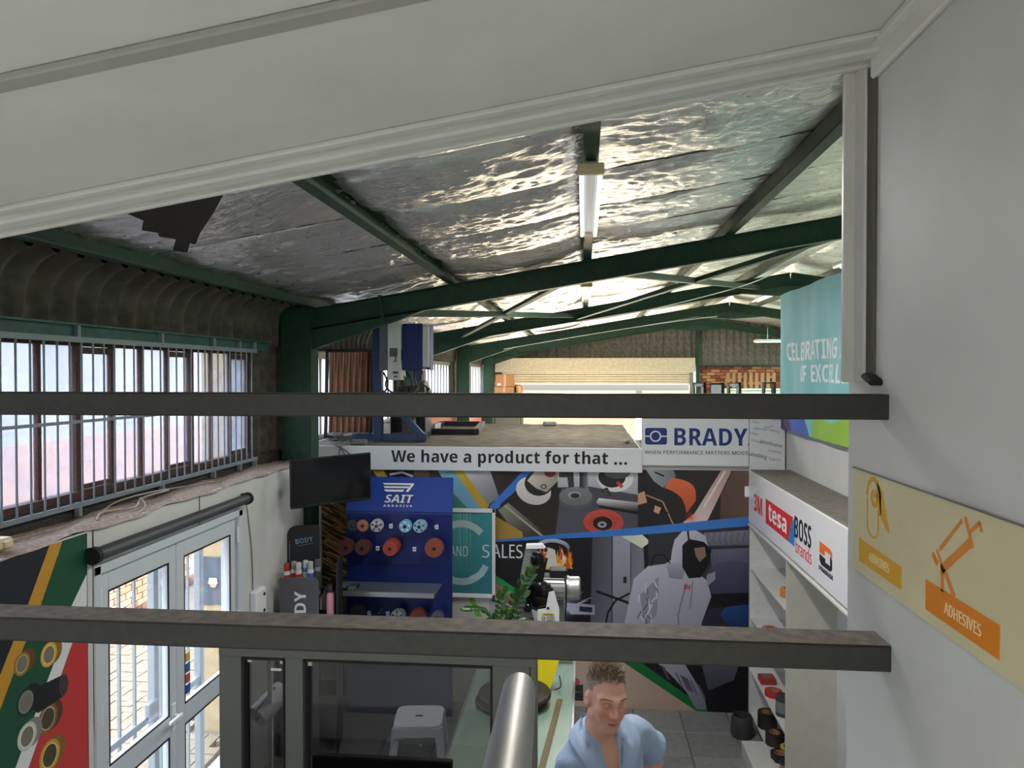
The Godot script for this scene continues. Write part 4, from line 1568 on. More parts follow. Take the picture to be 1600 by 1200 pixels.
	for i in 26:
		var x := rr.randf_range(1006, 1034)
		var y := rr.randf_range(905, 985)
		p.line(V(x, y), V(x + rr.randf_range(-8, 8), y + rr.randf_range(6, 18)), rr.randf_range(1.0, 2.6), c8(96, 96, 112) if rr.randf() < 0.6 else c8(222, 222, 232))
	p.path([V(1078, 910), V(1066, 960), V(1070, 1030)], 2.0, c8(120, 120, 138))
	p.path([V(1088, 905), V(1084, 950)], 1.6, c8(120, 120, 138))
	p.poly([V(1056, 860), V(1060, 842), V(1072, 828), V(1092, 826), V(1106, 834), V(1112, 852), V(1100, 890), V(1066, 892), V(1054, 880)], c8(206, 206, 220), c8(164, 164, 182), V(1, 1))
	p.path([V(1024, 884), V(1030, 866), V(1044, 866), V(1054, 880)], 2.0, c8(22, 22, 26))
	p.poly([V(1072, 850), V(1082, 840), V(1104, 844), V(1116, 856), V(1112, 880), V(1100, 900), V(1082, 902), V(1072, 884)], c8(14, 14, 18))
	p.poly([V(1090, 854), V(1106, 852), V(1108, 866), V(1098, 876), V(1092, 866)], c8(150, 116, 104))
	p.path([V(1082, 842), V(1080, 826)], 3.0, c8(16, 16, 20))
	p.poly([V(1048, 880), V(1068, 876), V(1076, 892), V(1072, 904), V(1052, 902)], c8(176, 176, 190), c8(140, 140, 156))
	p.poly([V(1108, 896), V(1122, 890), V(1122, 902), V(1110, 914)], c8(150, 150, 168))
	p.path([V(1116, 856), V(1120, 880), V(1108, 898)], 2.0, c8(90, 90, 110))
	# blue ribbon
	p.poly([V(772, 849), V(850, 840), V(1000, 824), V(1172, 803), V(1172, 818), V(1000, 836), V(850, 846), V(772, 852)], c8(52, 116, 200), c8(70, 134, 214), V(1, 0))
	# lower left: white sheet with green strokes, bricks, green band
	p.poly([V(700, 930), V(772, 930), V(850, 960), V(850, 1112), V(700, 1112)], c8(206, 204, 200), c8(188, 186, 182))
	p.poly([V(736, 934), V(744, 934), V(760, 972), V(750, 972)], c8(120, 196, 60))
	p.poly([V(772, 898), V(840, 942), V(900, 985), V(884, 985), V(772, 908)], c8(28, 150, 76))
	p.poly([V(772, 908), V(836, 950), V(846, 985), V(772, 950)], c8(140, 112, 98), c8(112, 90, 80))
	for i in 6:
		p.line(V(772, 914 + i * 6), V(840, 956 + i * 6), 0.8, c8(176, 160, 148))
	p.poly([V(772, 936), V(840, 968), V(840, 1000), V(772, 985)], c8(176, 174, 176))
	p.line(V(776, 944), V(842, 974), 4, c8(84, 82, 84))
	# foot of the mural
	p.poly([V(890, 1020), V(975, 1020), V(1098, 1108), V(1098, 1112), V(890, 1112)], c8(208, 184, 164), c8(190, 164, 146), V(1, 0))
	p.poly([V(850, 1020), V(902, 1020), V(902, 1112), V(850, 1112)], c8(150, 152, 150))
	p.oval(V(908, 1072), 7, 6, c8(196, 84, 90))
	p.poly([V(898, 1078), V(920, 1076), V(920, 1088), V(898, 1088)], c8(60, 62, 66))
	p.poly([V(898, 1090), V(920, 1088), V(920, 1102), V(898, 1102)], c8(52, 54, 58))
	p.poly([V(955, 1020), V(985, 1020), V(1112, 1104), V(1112, 1112), V(1096, 1112)], c8(18, 116, 58))
	p.poly([V(985, 1020), V(1172, 1020), V(1172, 1112), V(1116, 1112)], c8(20, 20, 28))
	p.poly([V(1030, 1034), V(1072, 1030), V(1106, 1086), V(1110, 1108), V(1094, 1108), V(1078, 1080), V(1050, 1050)], c8(176, 176, 190), c8(120, 120, 136), V(1, 1))
	p.poly([V(1100, 1030), V(1160, 1030), V(1150, 1060), V(1112, 1078)], c8(96, 96, 110), c8(70, 70, 84))
	for i in 12:
		var x := rr.randf_range(1040, 1100)
		p.line(V(x, 1040 + (x - 1040) * 0.5), V(x + 10, 1062 + (x - 1040) * 0.5), 2.0, c8(84, 84, 98))
	return p

func box_room() -> void:
	# the partition behind the shop with the mural on it
	var st := mb()
	bx(st, -2.6, 1.84, -0.01, 2.09, -6.652, -6.76)
	bx(st, 0.51, 1.84, 2.08, 2.6, -6.652, -6.76)
	struct("wall_shop_rear", st, M.white_wall, "partition wall that carries the big printed mural")
	var mu := thing("wall_mural", "huge printed wall mural of grinding tools and a suited worker", "mural")
	st = mb()
	quad_uv(st, V3(-2.365, -0.0, -6.645), V3(1.418, -0.0, -6.645), V3(1.418, 2.105, -6.645), V3(-2.365, 2.105, -6.645))
	obj("print", st, printed("mural_print", mural_print(), 0.42), mu)
	word("SALES", V3(-0.705, 1.365, -6.644), 0.335, 0.12, FRONT, M.print_white, mu, false)
	word("3M", V3(0.895, 1.085, -6.644), 0.055, 0.04, FRONT, M.print_red, mu)
	# roof slab of the box room with the slogan board on its edge
	var sl := stru("ceiling_box_room", "dusty flat top of the box room behind the slogan board")
	st = mb()
	bx(st, -2.6, 0.50, 2.10, 2.28, -6.63, -9.76)
	obj("slab", st, M.white_matt, sl)
	st = mb()
	sheet(st, 40, 30, func(u, v): return V3(lerpf(-2.58, 0.49, u), 2.284 + 0.004 * sin(u * 37.0 + v * 9.0) * sin(v * 23.0), lerpf(-6.64, -9.75, v)))
	obj("dusty_sheet", st, M.dust_board, sl)
	st = mb()
	bx(st, 0.50, 1.84, 2.58, 2.62, -6.64, -9.4)
	bx(st, 1.80, 1.84, -0.01, 2.58, -6.76, -9.4)
	bx(st, -2.6, 1.84, -0.01, 2.1, -9.6, -9.7)
	struct("wall_box_room", st, M.white_wall)
	var s := thing("slogan_board", "long white slogan board along the box room edge", "sign")
	st = mb()
	bx(st, -2.372, 0.506, 2.083, 2.292, -6.585, -6.622, 0.003)
	obj("board", st, M.white_matt, s)
	word("We have a product for that ...", V3(-0.665, 2.192, -6.585), 2.08, 0.148, FRONT, M.print_black, s)
	var b := thing("brand_sign", "white sign with big navy lettering and a square logo", "sign")
	st = mb()
	bx(st, 0.507, 1.405, 2.147, 2.60, -6.60, -6.64, 0.003)
	obj("board", st, M.white_matt, b)
	word("BRADY", V3(1.085, 2.398, -6.60), 0.615, 0.148, FRONT, M.print_navy, b)
	word("WHEN PERFORMANCE MATTERS MOST", V3(0.96, 2.262, -6.60), 0.87, 0.03, FRONT, M.print_black, b, false)
	word("\u00ae", V3(1.40, 2.335, -6.60), 0.014, 0.014, FRONT, M.print_navy, b)
	var xf := Transform3D(FRONT, V3(0, 0, -6.60))
	st = mb()
	prism(st, rounded(0.529, 2.406, 0.715, 2.472, 0.02, 0.02), 0.0015, xf)
	prism(st, rounded(-0.715, -2.394, -0.529, -2.328, 0.02, 0.02), 0.0015, Transform3D(Basis(Vector3.BACK, PI), V3(0, 0, -6.60)))
	obj("logo_block", st, M.print_navy, b)
	st = mb()
	tube(st, V3(0.618, 2.40, -6.6), V3(0.618, 2.40, -6.5975), 0.048, 28)
	var ring_ := obj("logo_ring", st, M.print_white, b)
	st = mb()
	tube(st, V3(0.618, 2.40, -6.598), V3(0.618, 2.40, -6.5965), 0.037, 28)
	obj("logo_disc", st, M.print_navy, ring_)
	var wd := thing("word_sign", "white board with slanted grey words beside the navy sign", "sign")
	st = mb()
	bx(st, 1.41, 1.706, 2.087, 2.60, -6.60, -6.64, 0.003)
	obj("board", st, M.white_matt, wd)
	var gp := mat("pale_print", c8(138, 142, 148), 0.6)
	var dp := mat("mid_print", c8(84, 88, 94), 0.6)
	var ws := [["Safety", 1.645, 2.545, 0.09, 0.018, -0.1], ["Electrical", 1.50, 2.47, 0.11, 0.022, -0.12], ["Visual", 1.565, 2.49, 0.08, 0.02, 0.2], ["Tagging", 1.61, 2.455, 0.09, 0.022, -0.2], ["Printers", 1.45, 2.43, 0.07, 0.02, -0.15], ["Identification", 1.59, 2.345, 0.19, 0.03, -0.22], ["Printing", 1.47, 2.36, 0.09, 0.026, -0.22], ["Labelling", 1.475, 2.24, 0.16, 0.045, -0.2], ["Signs", 1.62, 2.21, 0.10, 0.024, -0.1], ["Lockout", 1.62, 2.28, 0.11, 0.022, -0.2], ["Wire", 1.46, 2.53, 0.06, 0.02, -0.1]]
	for q in ws:
		word(q[0], V3(q[1], q[2], -6.60), q[3], q[4], Basis(Vector3.BACK, q[5]), dp if q[3] > 0.12 else gp, wd, false)
	# small stands on the roof behind the navy sign
	for k in 4:
		var xk: float = [1.07, 1.20, 1.39, 1.80][k]
		var t := thing("tool_case", ["small black framed stand left of the others above the navy sign", "white faced instrument case above the navy sign", "black case with a white lid bar above the navy sign", "open black frame beside the teal banner above the word board"][k], "case", V3(xk, 2.62, [-7.2, -7.0, -7.2, -7.6][k]))
		st = mb()
		bx(st, -0.05, -0.038, 0, 0.23, -0.05, 0.05)
		bx(st, 0.038, 0.062, 0, 0.24, -0.05, 0.05)
		bx(st, -0.05, 0.05, 0.222, 0.235, -0.05, 0.05)
		bx(st, -0.05, 0.05, 0.0, 0.02, -0.05, 0.05)
		obj("frame", st, M.black if k < 3 else M.green_steel, t)
		st = mb()
		if k == 1:
			box(st, V3(-0.008, 0.12, 0.04), V3(0.085, 0.2, 0.03), Basis(), 0.005)
		elif k < 3:
			bx(st, -0.045, 0.035, 0.20, 0.228, 0.03, 0.056)
			bx(st, 0.02, 0.036, 0.02, 0.21, 0.03, 0.056)
		else:
			bx(st, -0.05, 0.05, 0.1, 0.112, -0.05, 0.05)
		obj("face", st, M.white_matt if k < 3 else M.green_steel, t)
	# machine gantry on the roof
	var g := thing("machine_gantry", "blue steel machine stand standing on the box room roof", "machine stand")
	for a in [[V3(-1.965, 2.29, -7.1), V3(-1.965, 3.46, -7.1), 0.085], [V3(-1.80, 2.29, -8.1), V3(-1.80, 3.46, -8.1), 0.085]]:
		st = mb()
		bar(st, a[0], a[1], a[2], a[2], 0.004)
		obj("upright", st, M.blue_steel, g)
	st = mb()
	bar(st, V3(-2.22, 2.33, -7.1), V3(-1.49, 2.33, -7.1), 0.05, 0.07, 0.004)
	obj("base_rail", st, M.blue_steel, g)
	st = mb()
	bar(st, V3(-1.52, 2.33, -7.12), V3(-1.78, 2.33, -8.15), 0.05, 0.06, 0.004)
	bar(st, V3(-1.96, 2.33, -7.12), V3(-1.62, 2.33, -7.6), 0.05, 0.05, 0.004)
	obj("floor_rail", st, M.blue_steel, g)
	st = mb()
	bar(st, V3(-1.53, 2.34, -7.1), V3(-1.93, 2.76, -7.1), 0.06, 0.06, 0.004)
	obj("diagonal_brace", st, M.blue_steel, g)
	st = mb()
	bar(st, V3(-2.0, 3.30, -7.16), V3(-1.5, 3.30, -7.22), 0.04, 0.04, 0.004)
	bar(st, V3(-1.95, 3.0, -7.16), V3(-1.46, 3.0, -7.22), 0.04, 0.04, 0.004)
	obj("cross_beam", st, M.blue_steel, g)
	var cw := thing("control_cabinet", "tall white control cabinet with a grey side on the gantry", "control cabinet", V3(-1.815, 2.88, -7.14))
	st = mb()
	bx(st, -0.105, -0.02, 0.09, 0.55, -0.02, 0.16, 0.006)
	obj("grey_case", st, mat("case_grey", c8(98, 102, 108), 0.5), cw)
	st = mb()
	bx(st, -0.02, 0.105, 0.0, 0.565, -0.02, 0.18, 0.006)
	var wcase := obj("white_case", st, mat("case_white", c8(206, 212, 208), 0.45), cw)
	st = mb()
	bx(st, 0.0, 0.075, 0.22, 0.30, 0.18, 0.183)
	bx(st, 0.055, 0.065, 0.17, 0.28, 0.18, 0.196)
	bx(st, 0.035, 0.06, 0.17, 0.18, 0.18, 0.196)
	obj("catch", st, M.case_grey, wcase)
	st = mb()
	bx(st, 0.03, 0.08, 0.06, 0.08, 0.18, 0.184)
	bx(st, 0.04, 0.07, 0.025, 0.04, 0.18, 0.184)
	obj("nameplate", st, mat("plate_red", c8(110, 52, 44), 0.5), wcase)
	var cb := thing("control_cabinet", "dark blue control cabinet with a white end on the gantry", "control cabinet", V3(-1.61, 2.97, -7.14))
	st = mb()
	bx(st, -0.09, 0.10, 0.0, 0.44, -0.03, 0.15, 0.006)
	obj("blue_case", st, mat("case_blue", c8(24, 46, 104), 0.4), cb)
	st = mb()
	bx(st, 0.10, 0.165, 0.03, 0.415, -0.03, 0.15, 0.006)
	obj("white_end", st, M.case_white, cb)
	st = mb()
	bx(st, 0.02, 0.09, 0.40, 0.415, 0.15, 0.153)
	bx(st, -0.10, -0.085, 0.10, 0.2, 0.12, 0.16)
	bx(st, 0.165, 0.17, 0.0, 0.43, -0.03, 0.13)
	obj("trim", st, M.case_blue, cb)
	var wp := thing("junction_box", "white switch panel beside the gantry upright", "switch box", V3(-1.97, 2.98, -7.4))
	st = mb()
	bx(st, 0.0, 0.11, 0.1, 0.46, 0.0, 0.1, 0.005)
	var wbox := obj("box", st, M.case_white, wp)
	st = mb()
	bx(st, 0.02, 0.05, 0.30, 0.38, 0.1, 0.13)
	bx(st, 0.03, 0.045, 0.22, 0.26, 0.1, 0.12)
	obj("switch", st, M.black, wbox)
	for k in 6:
		st = mb()
		var x0 := -1.90 + 0.075 * k
		var r2 := RandomNumberGenerator.new()
		r2.seed = 30 + k
		var pts := [V3(x0, 2.95 + 0.02 * (k % 3), -7.05)]
		for j in 4:
			pts.append(V3(x0 + r2.randf_range(-0.07, 0.09), 2.86 - 0.07 * j, -7.05 + r2.randf_range(-0.1, 0.08)))
		pts.append(V3(-1.72 + 0.02 * k, 2.50, -7.3))
		cable(st, pts, 0.009)
		tag(obj("machine_cable", st, M.black), ["black cable loop nearest the gantry's blue upright", "black cable dropping from the white cabinet's left edge", "black cable dropping from the white cabinet's middle", "black cable between the white and blue cabinets", "black cable dropping from the blue cabinet's left half", "black cable loop under the blue cabinet's white end"][k], "cable", "cables under the gantry cabinets")
	var wh := thing("flywheel_motor", "grey flywheel and motor in the gantry, below the blue cabinet", "motor", V3(-1.57, 2.72, -7.25))
	st = mb()
	ring(st, 0.10, 0.15, 0.05, 32, Transform3D(Basis(Vector3.FORWARD, 1.35) * Basis(), V3(0.02, 0, 0)))
	obj("wheel", st, grained("machine_grey", c8(110, 108, 98), 0.5, 0.02, 0.2, 2.0, 0.4), wh)
	st = mb()
	lathe(st, [V(0, -0.1), V(0.075, -0.1), V(0.08, -0.08), V(0.08, 0.08), V(0.06, 0.1), V(0, 0.1)], 24, Transform3D(Basis(Vector3.FORWARD, 1.4), V3(-0.13, 0.03, 0)))
	bx(st, -0.19, -0.07, -0.44, -0.05, -0.05, 0.05)
	obj("motor_body", st, M.machine_grey, wh)
	st = mb()
	box(st, V3(-1.75, 2.455, -7.55), V3(0.36, 0.32, 0.3), Basis(), 0.01)
	var bb := thing("equipment_box", "black equipment box under the blue gantry", "box")
	obj("casing", st, M.black, bb)
	st = mb()
	bx(st, -1.62, -1.595, 2.52, 2.55, -7.405, -7.395)
	obj("latch", st, M.steel, bb)
	var fr := thing("base_frame", "black rectangular steel base frame on the box room roof", "steel frame", V3(-1.64, 2.29, -8.62))
	st = mb()
	bar(st, V3(0, 0.03, 0.65), V3(0.5, 0.03, 0.65), 0.06, 0.06)
	bar(st, V3(-0.1, 0.03, -0.6), V3(0.4, 0.03, -0.6), 0.06, 0.06)
	bar(st, V3(0.5, 0.03, 0.65), V3(0.4, 0.03, -0.6), 0.06, 0.06)
	bar(st, V3(0, 0.03, 0.65), V3(-0.1, 0.03, -0.6), 0.06, 0.06)
	obj("frame", st, M.black, fr)
	st = mb()
	bx(st, 0.03, 0.44, 0.0, 0.01, 0.55, 0.60)
	bx(st, 0.03, 0.05, 0.0, 0.10, 0.3, 0.62)
	obj("inner_strip", st, M.steel_brushed, fr)
	# brown ribbed panel in a dark frame
	var br := thing("ribbed_panel", "tall glossy brown ribbed panel leaning beside the gantry", "panel")
	st = mb()
	sheet(st, 60, 2, func(u, v): return V3(lerpf(-2.50, -2.08, u), lerpf(2.36, 3.15, v), -7.22 - 0.06 * v + 0.012 * sin(u * TAU * 7.0)))
	obj("ribbed_sheet", st, grained("brown_sheet", c8(140, 92, 60), 0.15, 0.01, 0.25), br)
	st = mb()
	bar(st, V3(-2.525, 2.30, -7.21), V3(-2.525, 3.18, -7.27), 0.03, 0.03, 0.004)
	bar(st, V3(-2.525, 3.165, -7.27), V3(-2.065, 3.165, -7.27), 0.02, 0.03, 0.004)
	bar(st, V3(-2.065, 2.36, -7.21), V3(-2.065, 3.165, -7.27), 0.02, 0.03, 0.004)
	cable(st, [V3(-2.525, 2.32, -7.21), V3(-2.15, 2.305, -7.21), V3(-2.09, 2.33, -7.21), V3(-2.065, 2.40, -7.21)], 0.016, 8)
	obj("panel_frame", st, M.rubber, br)
	# wires at the corner of the slab
	st = mb()
	for k in 6:
		var r3 := RandomNumberGenerator.new()
		r3.seed = 60 + k
		var pts := []
		for j in 6:
			pts.append(V3(-2.22 + r3.randf_range(-0.12, 0.16), 2.30 + r3.randf_range(0.0, 0.09), -6.75 + r3.randf_range(-0.06, 0.08)))
		cable(st, pts, 0.0035, 5)
	for k in 3:
		cable(st, [V3(-2.15 - 0.04 * k, 2.31, -6.66), V3(-2.15 - 0.03 * k, 2.30, -6.575), V3(-2.18 + 0.05 * k, 2.22, -6.578), V3(-2.12 + 0.03 * k, 2.13 - 0.02 * k, -6.578)], 0.004, 5)
	tag(obj("wire_tangle", st, mat("wire_grey", c8(78, 84, 82), 0.6)), "tangle of thin wires at the slogan board's corner above the television", "wire")
	st = mb()
	box(st, V3(-1.98 - 0.08, 2.31, -6.78), V3(0.16, 0.05, 0.06), Basis(), 0.01)
	tag(obj("adapter", st, mat("olive_grey", c8(120, 126, 112), 0.6)), "small grey adapter among the wires on the roof edge", "adapter")
	st = mb()
	box(st, V3(-0.42, 2.315, -9.4), V3(0.16, 0.05, 0.1), Basis(Vector3.UP, 0.2), 0.012)
	tag(obj("offcut", st, M.concrete), "small grey block at the rear edge of the dusty roof", "block")
	st = mb()
	box(st, V3(0.40, 2.30, -7.15), V3(0.05, 0.03, 0.05), Basis(Vector3.UP, 0.5), 0.008)
	tag(obj("fastener", st, M.steel_brushed), "small metal fitting near the right corner of the dusty roof", "fitting")
	# abrasives display board
	var d := thing("abrasives_display", "tall blue display board with hooks, a shelf and a lettered header", "display board")
	st = mb()
	bx(st, -2.035, -1.115, 0.0, 1.76, -6.33, -6.37, 0.003)
	obj("back_panel", st, M.deep_blue, d)
	for y in [1.30, 0.80]:
		st = mb()
		bx(st, -2.03, -1.12, y, y + 0.004, -6.328, -6.332)
		obj("seam", st, mat("seam_blue", c8(12, 20, 60), 0.4), d)
	st = mb()
	sheet(st, 4, 10, func(u, v): return V3(lerpf(-2.04, -1.11, u), lerpf(1.742, 2.05, v), -6.325 - 0.04 * sin(v * 1.4) - 0.004))
	sheet(st, 4, 10, func(u, v): return V3(lerpf(-2.04, -1.11, u), lerpf(1.742, 2.05, v), -6.340 - 0.04 * sin(v * 1.4)))
	obj("header", st, grained("header_blue", c8(30, 78, 182), 0.35, 0.05, 0.35, 3.0), d)
	var hb := Basis(Vector3.RIGHT, -0.13)
	word("SAIT", V3(-1.575, 1.868, -6.342), 0.235, 0.07, hb * Basis(V3(1, 0, 0), V3(0.25, 0.97, 0), V3(0, 0, 1)), M.print_white, d, true, 0.004)
	word("A B R A S I V E", V3(-1.585, 1.808, -6.334), 0.25, 0.018, hb, M.print_white, d, true, 0.004)
	st = mb()
	var hx := Transform3D(hb, V3(0, 1.905, -6.346))
	prism(st, [V(-1.72, 0.095), V(-1.445, 0.095), V(-1.45, 0.08), V(-1.705, 0.08)], 0.004, hx)
	prism(st, [V(-1.715, 0.068), V(-1.49, 0.068), V(-1.495, 0.052), V(-1.70, 0.052)], 0.004, hx)
	prism(st, [V(-1.71, 0.04), V(-1.53, 0.04), V(-1.545, 0.022), V(-1.69, 0.022)], 0.004, hx)
	prism(st, [V(-1.45, 0.08), V(-1.475, 0.08), V(-1.52, 0.022), V(-1.495, 0.022)], 0.004, hx)
	obj("logo", st, M.print_white, d)
	st = mb()
	bx(st, -2.10, -1.20, 1.135, 1.15, -6.0, -6.33)
	var shelf := obj("shelf", st, mat("shelf_grey", c8(96, 104, 118), 0.4), d)
	st = mb()
	bx(st, -2.10, -1.20, 1.125, 1.165, -5.985, -6.0)
	obj("shelf_edge", st, M.steel_brushed, shelf)
	var hooks := [[-1.94, 1.66], [-1.853, 1.66], [-1.735, 1.66], [-1.625, 1.66], [-1.49, 1.66], [-1.37, 1.66], [-1.24, 1.66], [-2.0, 1.47], [-1.86, 1.47], [-1.725, 1.47], [-1.62, 1.47], [-1.41, 1.47], [-1.245, 1.48], [-1.90, 0.93], [-1.72, 0.92], [-1.56, 0.90], [-1.38, 0.90], [-1.22, 0.9]]
	for h in hooks:
		st = mb()
		tube(st, V3(h[0], h[1], -6.33), V3(h[0], h[1], -6.20), 0.004, 8)
		obj("hook", st, M.steel, d)
	for q in [[-1.61, 1.66], [-1.22, 1.66], [-1.725, 1.47], [-1.41, 1.47], [-1.80, 0.92], [-1.64, 0.92]]:
		st = mb()
		bx(st, q[0] - 0.014, q[0] + 0.014, q[1] - 0.018, q[1] + 0.018, -6.205, -6.2)
		var pt := obj("price_tag", st, M.print_white, d)
		word("25", V3(q[0], q[1], -6.2), 0.018, 0.02, FRONT, M.print_black, pt)
	# the discs on the hooks
	var dl := [[-1.94, 1.66, 0.047, c8(52, 62, 62), 1, "dark grey disc, first on the display's upper hooks"], [-1.853, 1.66, 0.05, c8(176, 112, 82), 1, "tan disc beside the dark grey disc on the upper hooks"], [-1.735, 1.66, 0.052, c8(190, 192, 194), 2, "silver and black patterned disc on the upper hooks"], [-1.49, 1.66, 0.052, c8(120, 184, 210), 2, "bright blue patterned disc on the upper hooks"], [-1.37, 1.66, 0.052, c8(150, 190, 206), 3, "pale blue ringed disc, last on the upper hooks"], [-2.0, 1.47, 0.06, c8(88, 42, 38), 4, "stack of dark red discs, first on the lower hooks"], [-1.86, 1.47, 0.064, c8(92, 56, 48), 3, "stack of brown discs, second on the lower hooks"], [-1.62, 1.47, 0.063, c8(176, 70, 54), 6, "thick stack of orange red discs on the lower hooks"], [-1.245, 1.48, 0.078, c8(146, 74, 58), 2, "large rust brown disc at the end of the lower hooks"], [-1.90, 0.93, 0.06, c8(60, 60, 64), 2, "dark disc on the hooks under the display shelf"], [-1.56, 0.90, 0.055, c8(200, 202, 204), 3, "white ringed disc on the hooks under the shelf"], [-1.38, 0.90, 0.07, c8(150, 60, 48), 2, "dull red disc on the hooks under the shelf"], [-1.22, 0.90, 0.05, c8(90, 96, 104), 2, "small grey disc, last on the hooks under the shelf"]]
	for k in dl.size():
		var q = dl[k]
		var t := thing("abrasive_disc", q[5], "disc", V3(q[0], q[1], -6.215), 0.0, "abrasive discs on the blue display")
		t.rotation = Vector3(0.06, 0.05 * (k % 3), 0)
		for j in q[4]:
			st = mb()
			var xf2 := Transform3D(Basis(Vector3.RIGHT, PI / 2), V3(0.006 * (j % 3), 0.004 * (j % 2), -0.022 * j))
			lathe(st, [V(0.012, 0), V(q[2] * 0.96, 0), V(q[2], 0.004), V(q[2], 0.014), V(q[2] * 0.96, 0.018), V(0.012, 0.018), V(0.012, 0)], 32, xf2)
			obj("disc", st, mat("disc_%d" % k, q[3], 0.6), t)
		st = mb()
		ring(st, 0.006, 0.014, 0.004, 16, Transform3D(Basis(Vector3.RIGHT, PI / 2), V3(0, 0, 0.022)))
		obj("hub", st, M.black, t)
		if k in [2, 3, 4, 10]:
			st = mb()
			for j in 5:
				var a := TAU * j / 5 + 0.3
				prism(st, [V(0.02 * cos(a), 0.02 * sin(a)), V(q[2] * 0.85 * cos(a - 0.25), q[2] * 0.85 * sin(a - 0.25)), V(q[2] * 0.85 * cos(a + 0.25), q[2] * 0.85 * sin(a + 0.25))], 0.001, Transform3D(Basis(), V3(0, 0, 0.018)))
			obj("printed_pattern", st, M.print_black if k == 2 else (M.print_white if k == 3 else M.print_navy), t)
	for k in 6:
		var t := thing("packet", ["black packet at the front left of the display shelf", "grey packet in the front middle of the display shelf's packets", "black packet at the front right of the shelf's packets", "grey packet at the back left of the display shelf", "black packet in the back middle of the display shelf's packets", "grey packet at the back right of the shelf's packets"][k], "packet", V3(-2.05 + 0.075 * (k % 3), 1.152, -6.06 - 0.09 * (k / 3)), 0.2 * (k % 2), "packets on the display shelf")
		st = mb()
		box(st, V3(0, 0.014, 0), V3(0.06, 0.026, 0.075), Basis(), 0.004)
		obj("pack", st, M.black if k % 2 else M.case_grey, t)
		st = mb()
		bx(st, -0.024, 0.024, 0.027, 0.0285, -0.02, 0.028)
		obj("label_patch", st, M.print_grey, t)
	# teal framed poster
	var tp := thing("framed_poster", "teal poster with a big pale letter in a white frame", "poster")
	var x0 := -1.185
	var x1 := -0.775
	st = mb()
	for e in [[x0, x0 + 0.028, 0.955, 1.745], [x1 - 0.028, x1, 0.955, 1.745], [x0, x1, 0.955, 0.99], [x0, x1, 1.712, 1.745]]:
		bx(st, e[0], e[1], e[2], e[3], -6.59, -6.635, 0.004)
	obj("frame", st, M.white_gloss, tp)
	var pr := Print.new(400, 760, V(0, 0), 1.0, c8(58, 138, 142))
	pr.poly([V(0, 0), V(400, 0), V(400, 760), V(0, 760)], c8(66, 150, 154), c8(54, 118, 132), V(0.3, 1))
	for i in 8:
		var xx := 20 + i * 22.0
		pr.poly([V(xx, 0), V(xx + 7 + (i % 3) * 5, 0), V(xx + 7 + (i % 3) * 5, 560), V(xx, 560)], c8(120, 182, 184), c8(66, 136, 142))
	var co := []
	for i in 41:
		var a := -0.75 - (TAU - 1.2) * i / 40.0
		co.append(V(90, 380) + V(cos(a), sin(a)) * 305.0)
	for i in 41:
		var a := -0.75 - (TAU - 1.2) * (40 - i) / 40.0
		co.append(V(90, 380) + V(cos(a), sin(a)) * 240.0)
	pr.poly(co, c8(176, 198, 200), c8(160, 190, 194))
	for i in 6:
		pr.poly([V(180 + i * 26, 590 - i * 8), V(186 + i * 26, 590 - i * 8), V(186 + i * 26, 640 - i * 8), V(180 + i * 26, 640 - i * 8)], c8(224, 234, 236))
	st = mb()
	quad_uv(st, V3(x0 + 0.028, 0.99, -6.61), V3(x1 - 0.028, 0.99, -6.61), V3(x1 - 0.028, 1.712, -6.61), V3(x0 + 0.028, 1.712, -6.61))
	obj("print", st, printed("teal_print", pr, 0.3), tp)
	word("AND", V3(-1.10, 1.365, -6.608), 0.16, 0.09, FRONT, mat("teal_letter", c8(196, 220, 222), 0.5), tp, false)
	word("S", V3(-0.86, 1.37, -6.608), 0.065, 0.115, FRONT, M.teal_letter, tp, false)
	# teal banner on the side wall
	var bn := thing("teal_banner", "big creased teal banner hanging high on the side wall", "banner")
	var bp := Print.new(1170, 735, V(0, 0), 650.0, c8(128, 200, 202))
	bp.poly([V(0, 1.0), V(0.18, 0.97), V(0.5, 0.99), V(0.36, 1.14), V(0, 1.14)], c8(92, 68, 116))
	bp.poly([V(0.2, 0.97), V(0.75, 1.01), V(0.86, 1.14), V(0.35, 1.14)], c8(74, 104, 196))
	bp.poly([V(0.92, 0.97), V(1.4, 1.0), V(1.8, 0.9), V(1.8, 1.14), V(0.9, 1.14)], c8(150, 196, 62))
	bp.write(letters("CELEBRATING 25 YEARS", true), Rect2(0.25, 0.42, 2.05, 0.14), c8(236, 242, 242))
	bp.write(letters("OF EXCELLENCE", true), Rect2(0.60, 0.60, 1.42, 0.125), c8(236, 242, 242))
	st = mb()
	sheet(st, 50, 30, func(u, v):
		var z := lerpf(-6.63, -4.83, u)
		var fold = 0.02 * sin(v * 5.0 + u * 3.0) * exp(-pow((u - 0.14 + 0.10 * (1.0 - v)) * 9.0, 2.0)) + 0.016 * sin(u * 15.0 - v * 5.0) * (1.0 - v * 0.4) + 0.006 * sin(u * 37.0 + v * 3.0)
		return V3(1.665 + fold * (0.4 + 0.6 * sin(PI * v)), lerpf(2.475, 3.605, v) + 0.003 * sin(u * PI * 4.0) * v, z), true)
	var bmat := printed("banner_print", bp, 0.55)
	obj("cloth", st, bmat, bn)
	for z in [-6.6, -6.32, -5.9, -5.4, -4.9]:
		st = mb()
		ring(st, 0.006, 0.013, 0.004, 14, Transform3D(Basis(Vector3.BACK, PI / 2), V3(1.672, 3.575, z)))
		obj("eyelet", st, M.steel, bn)

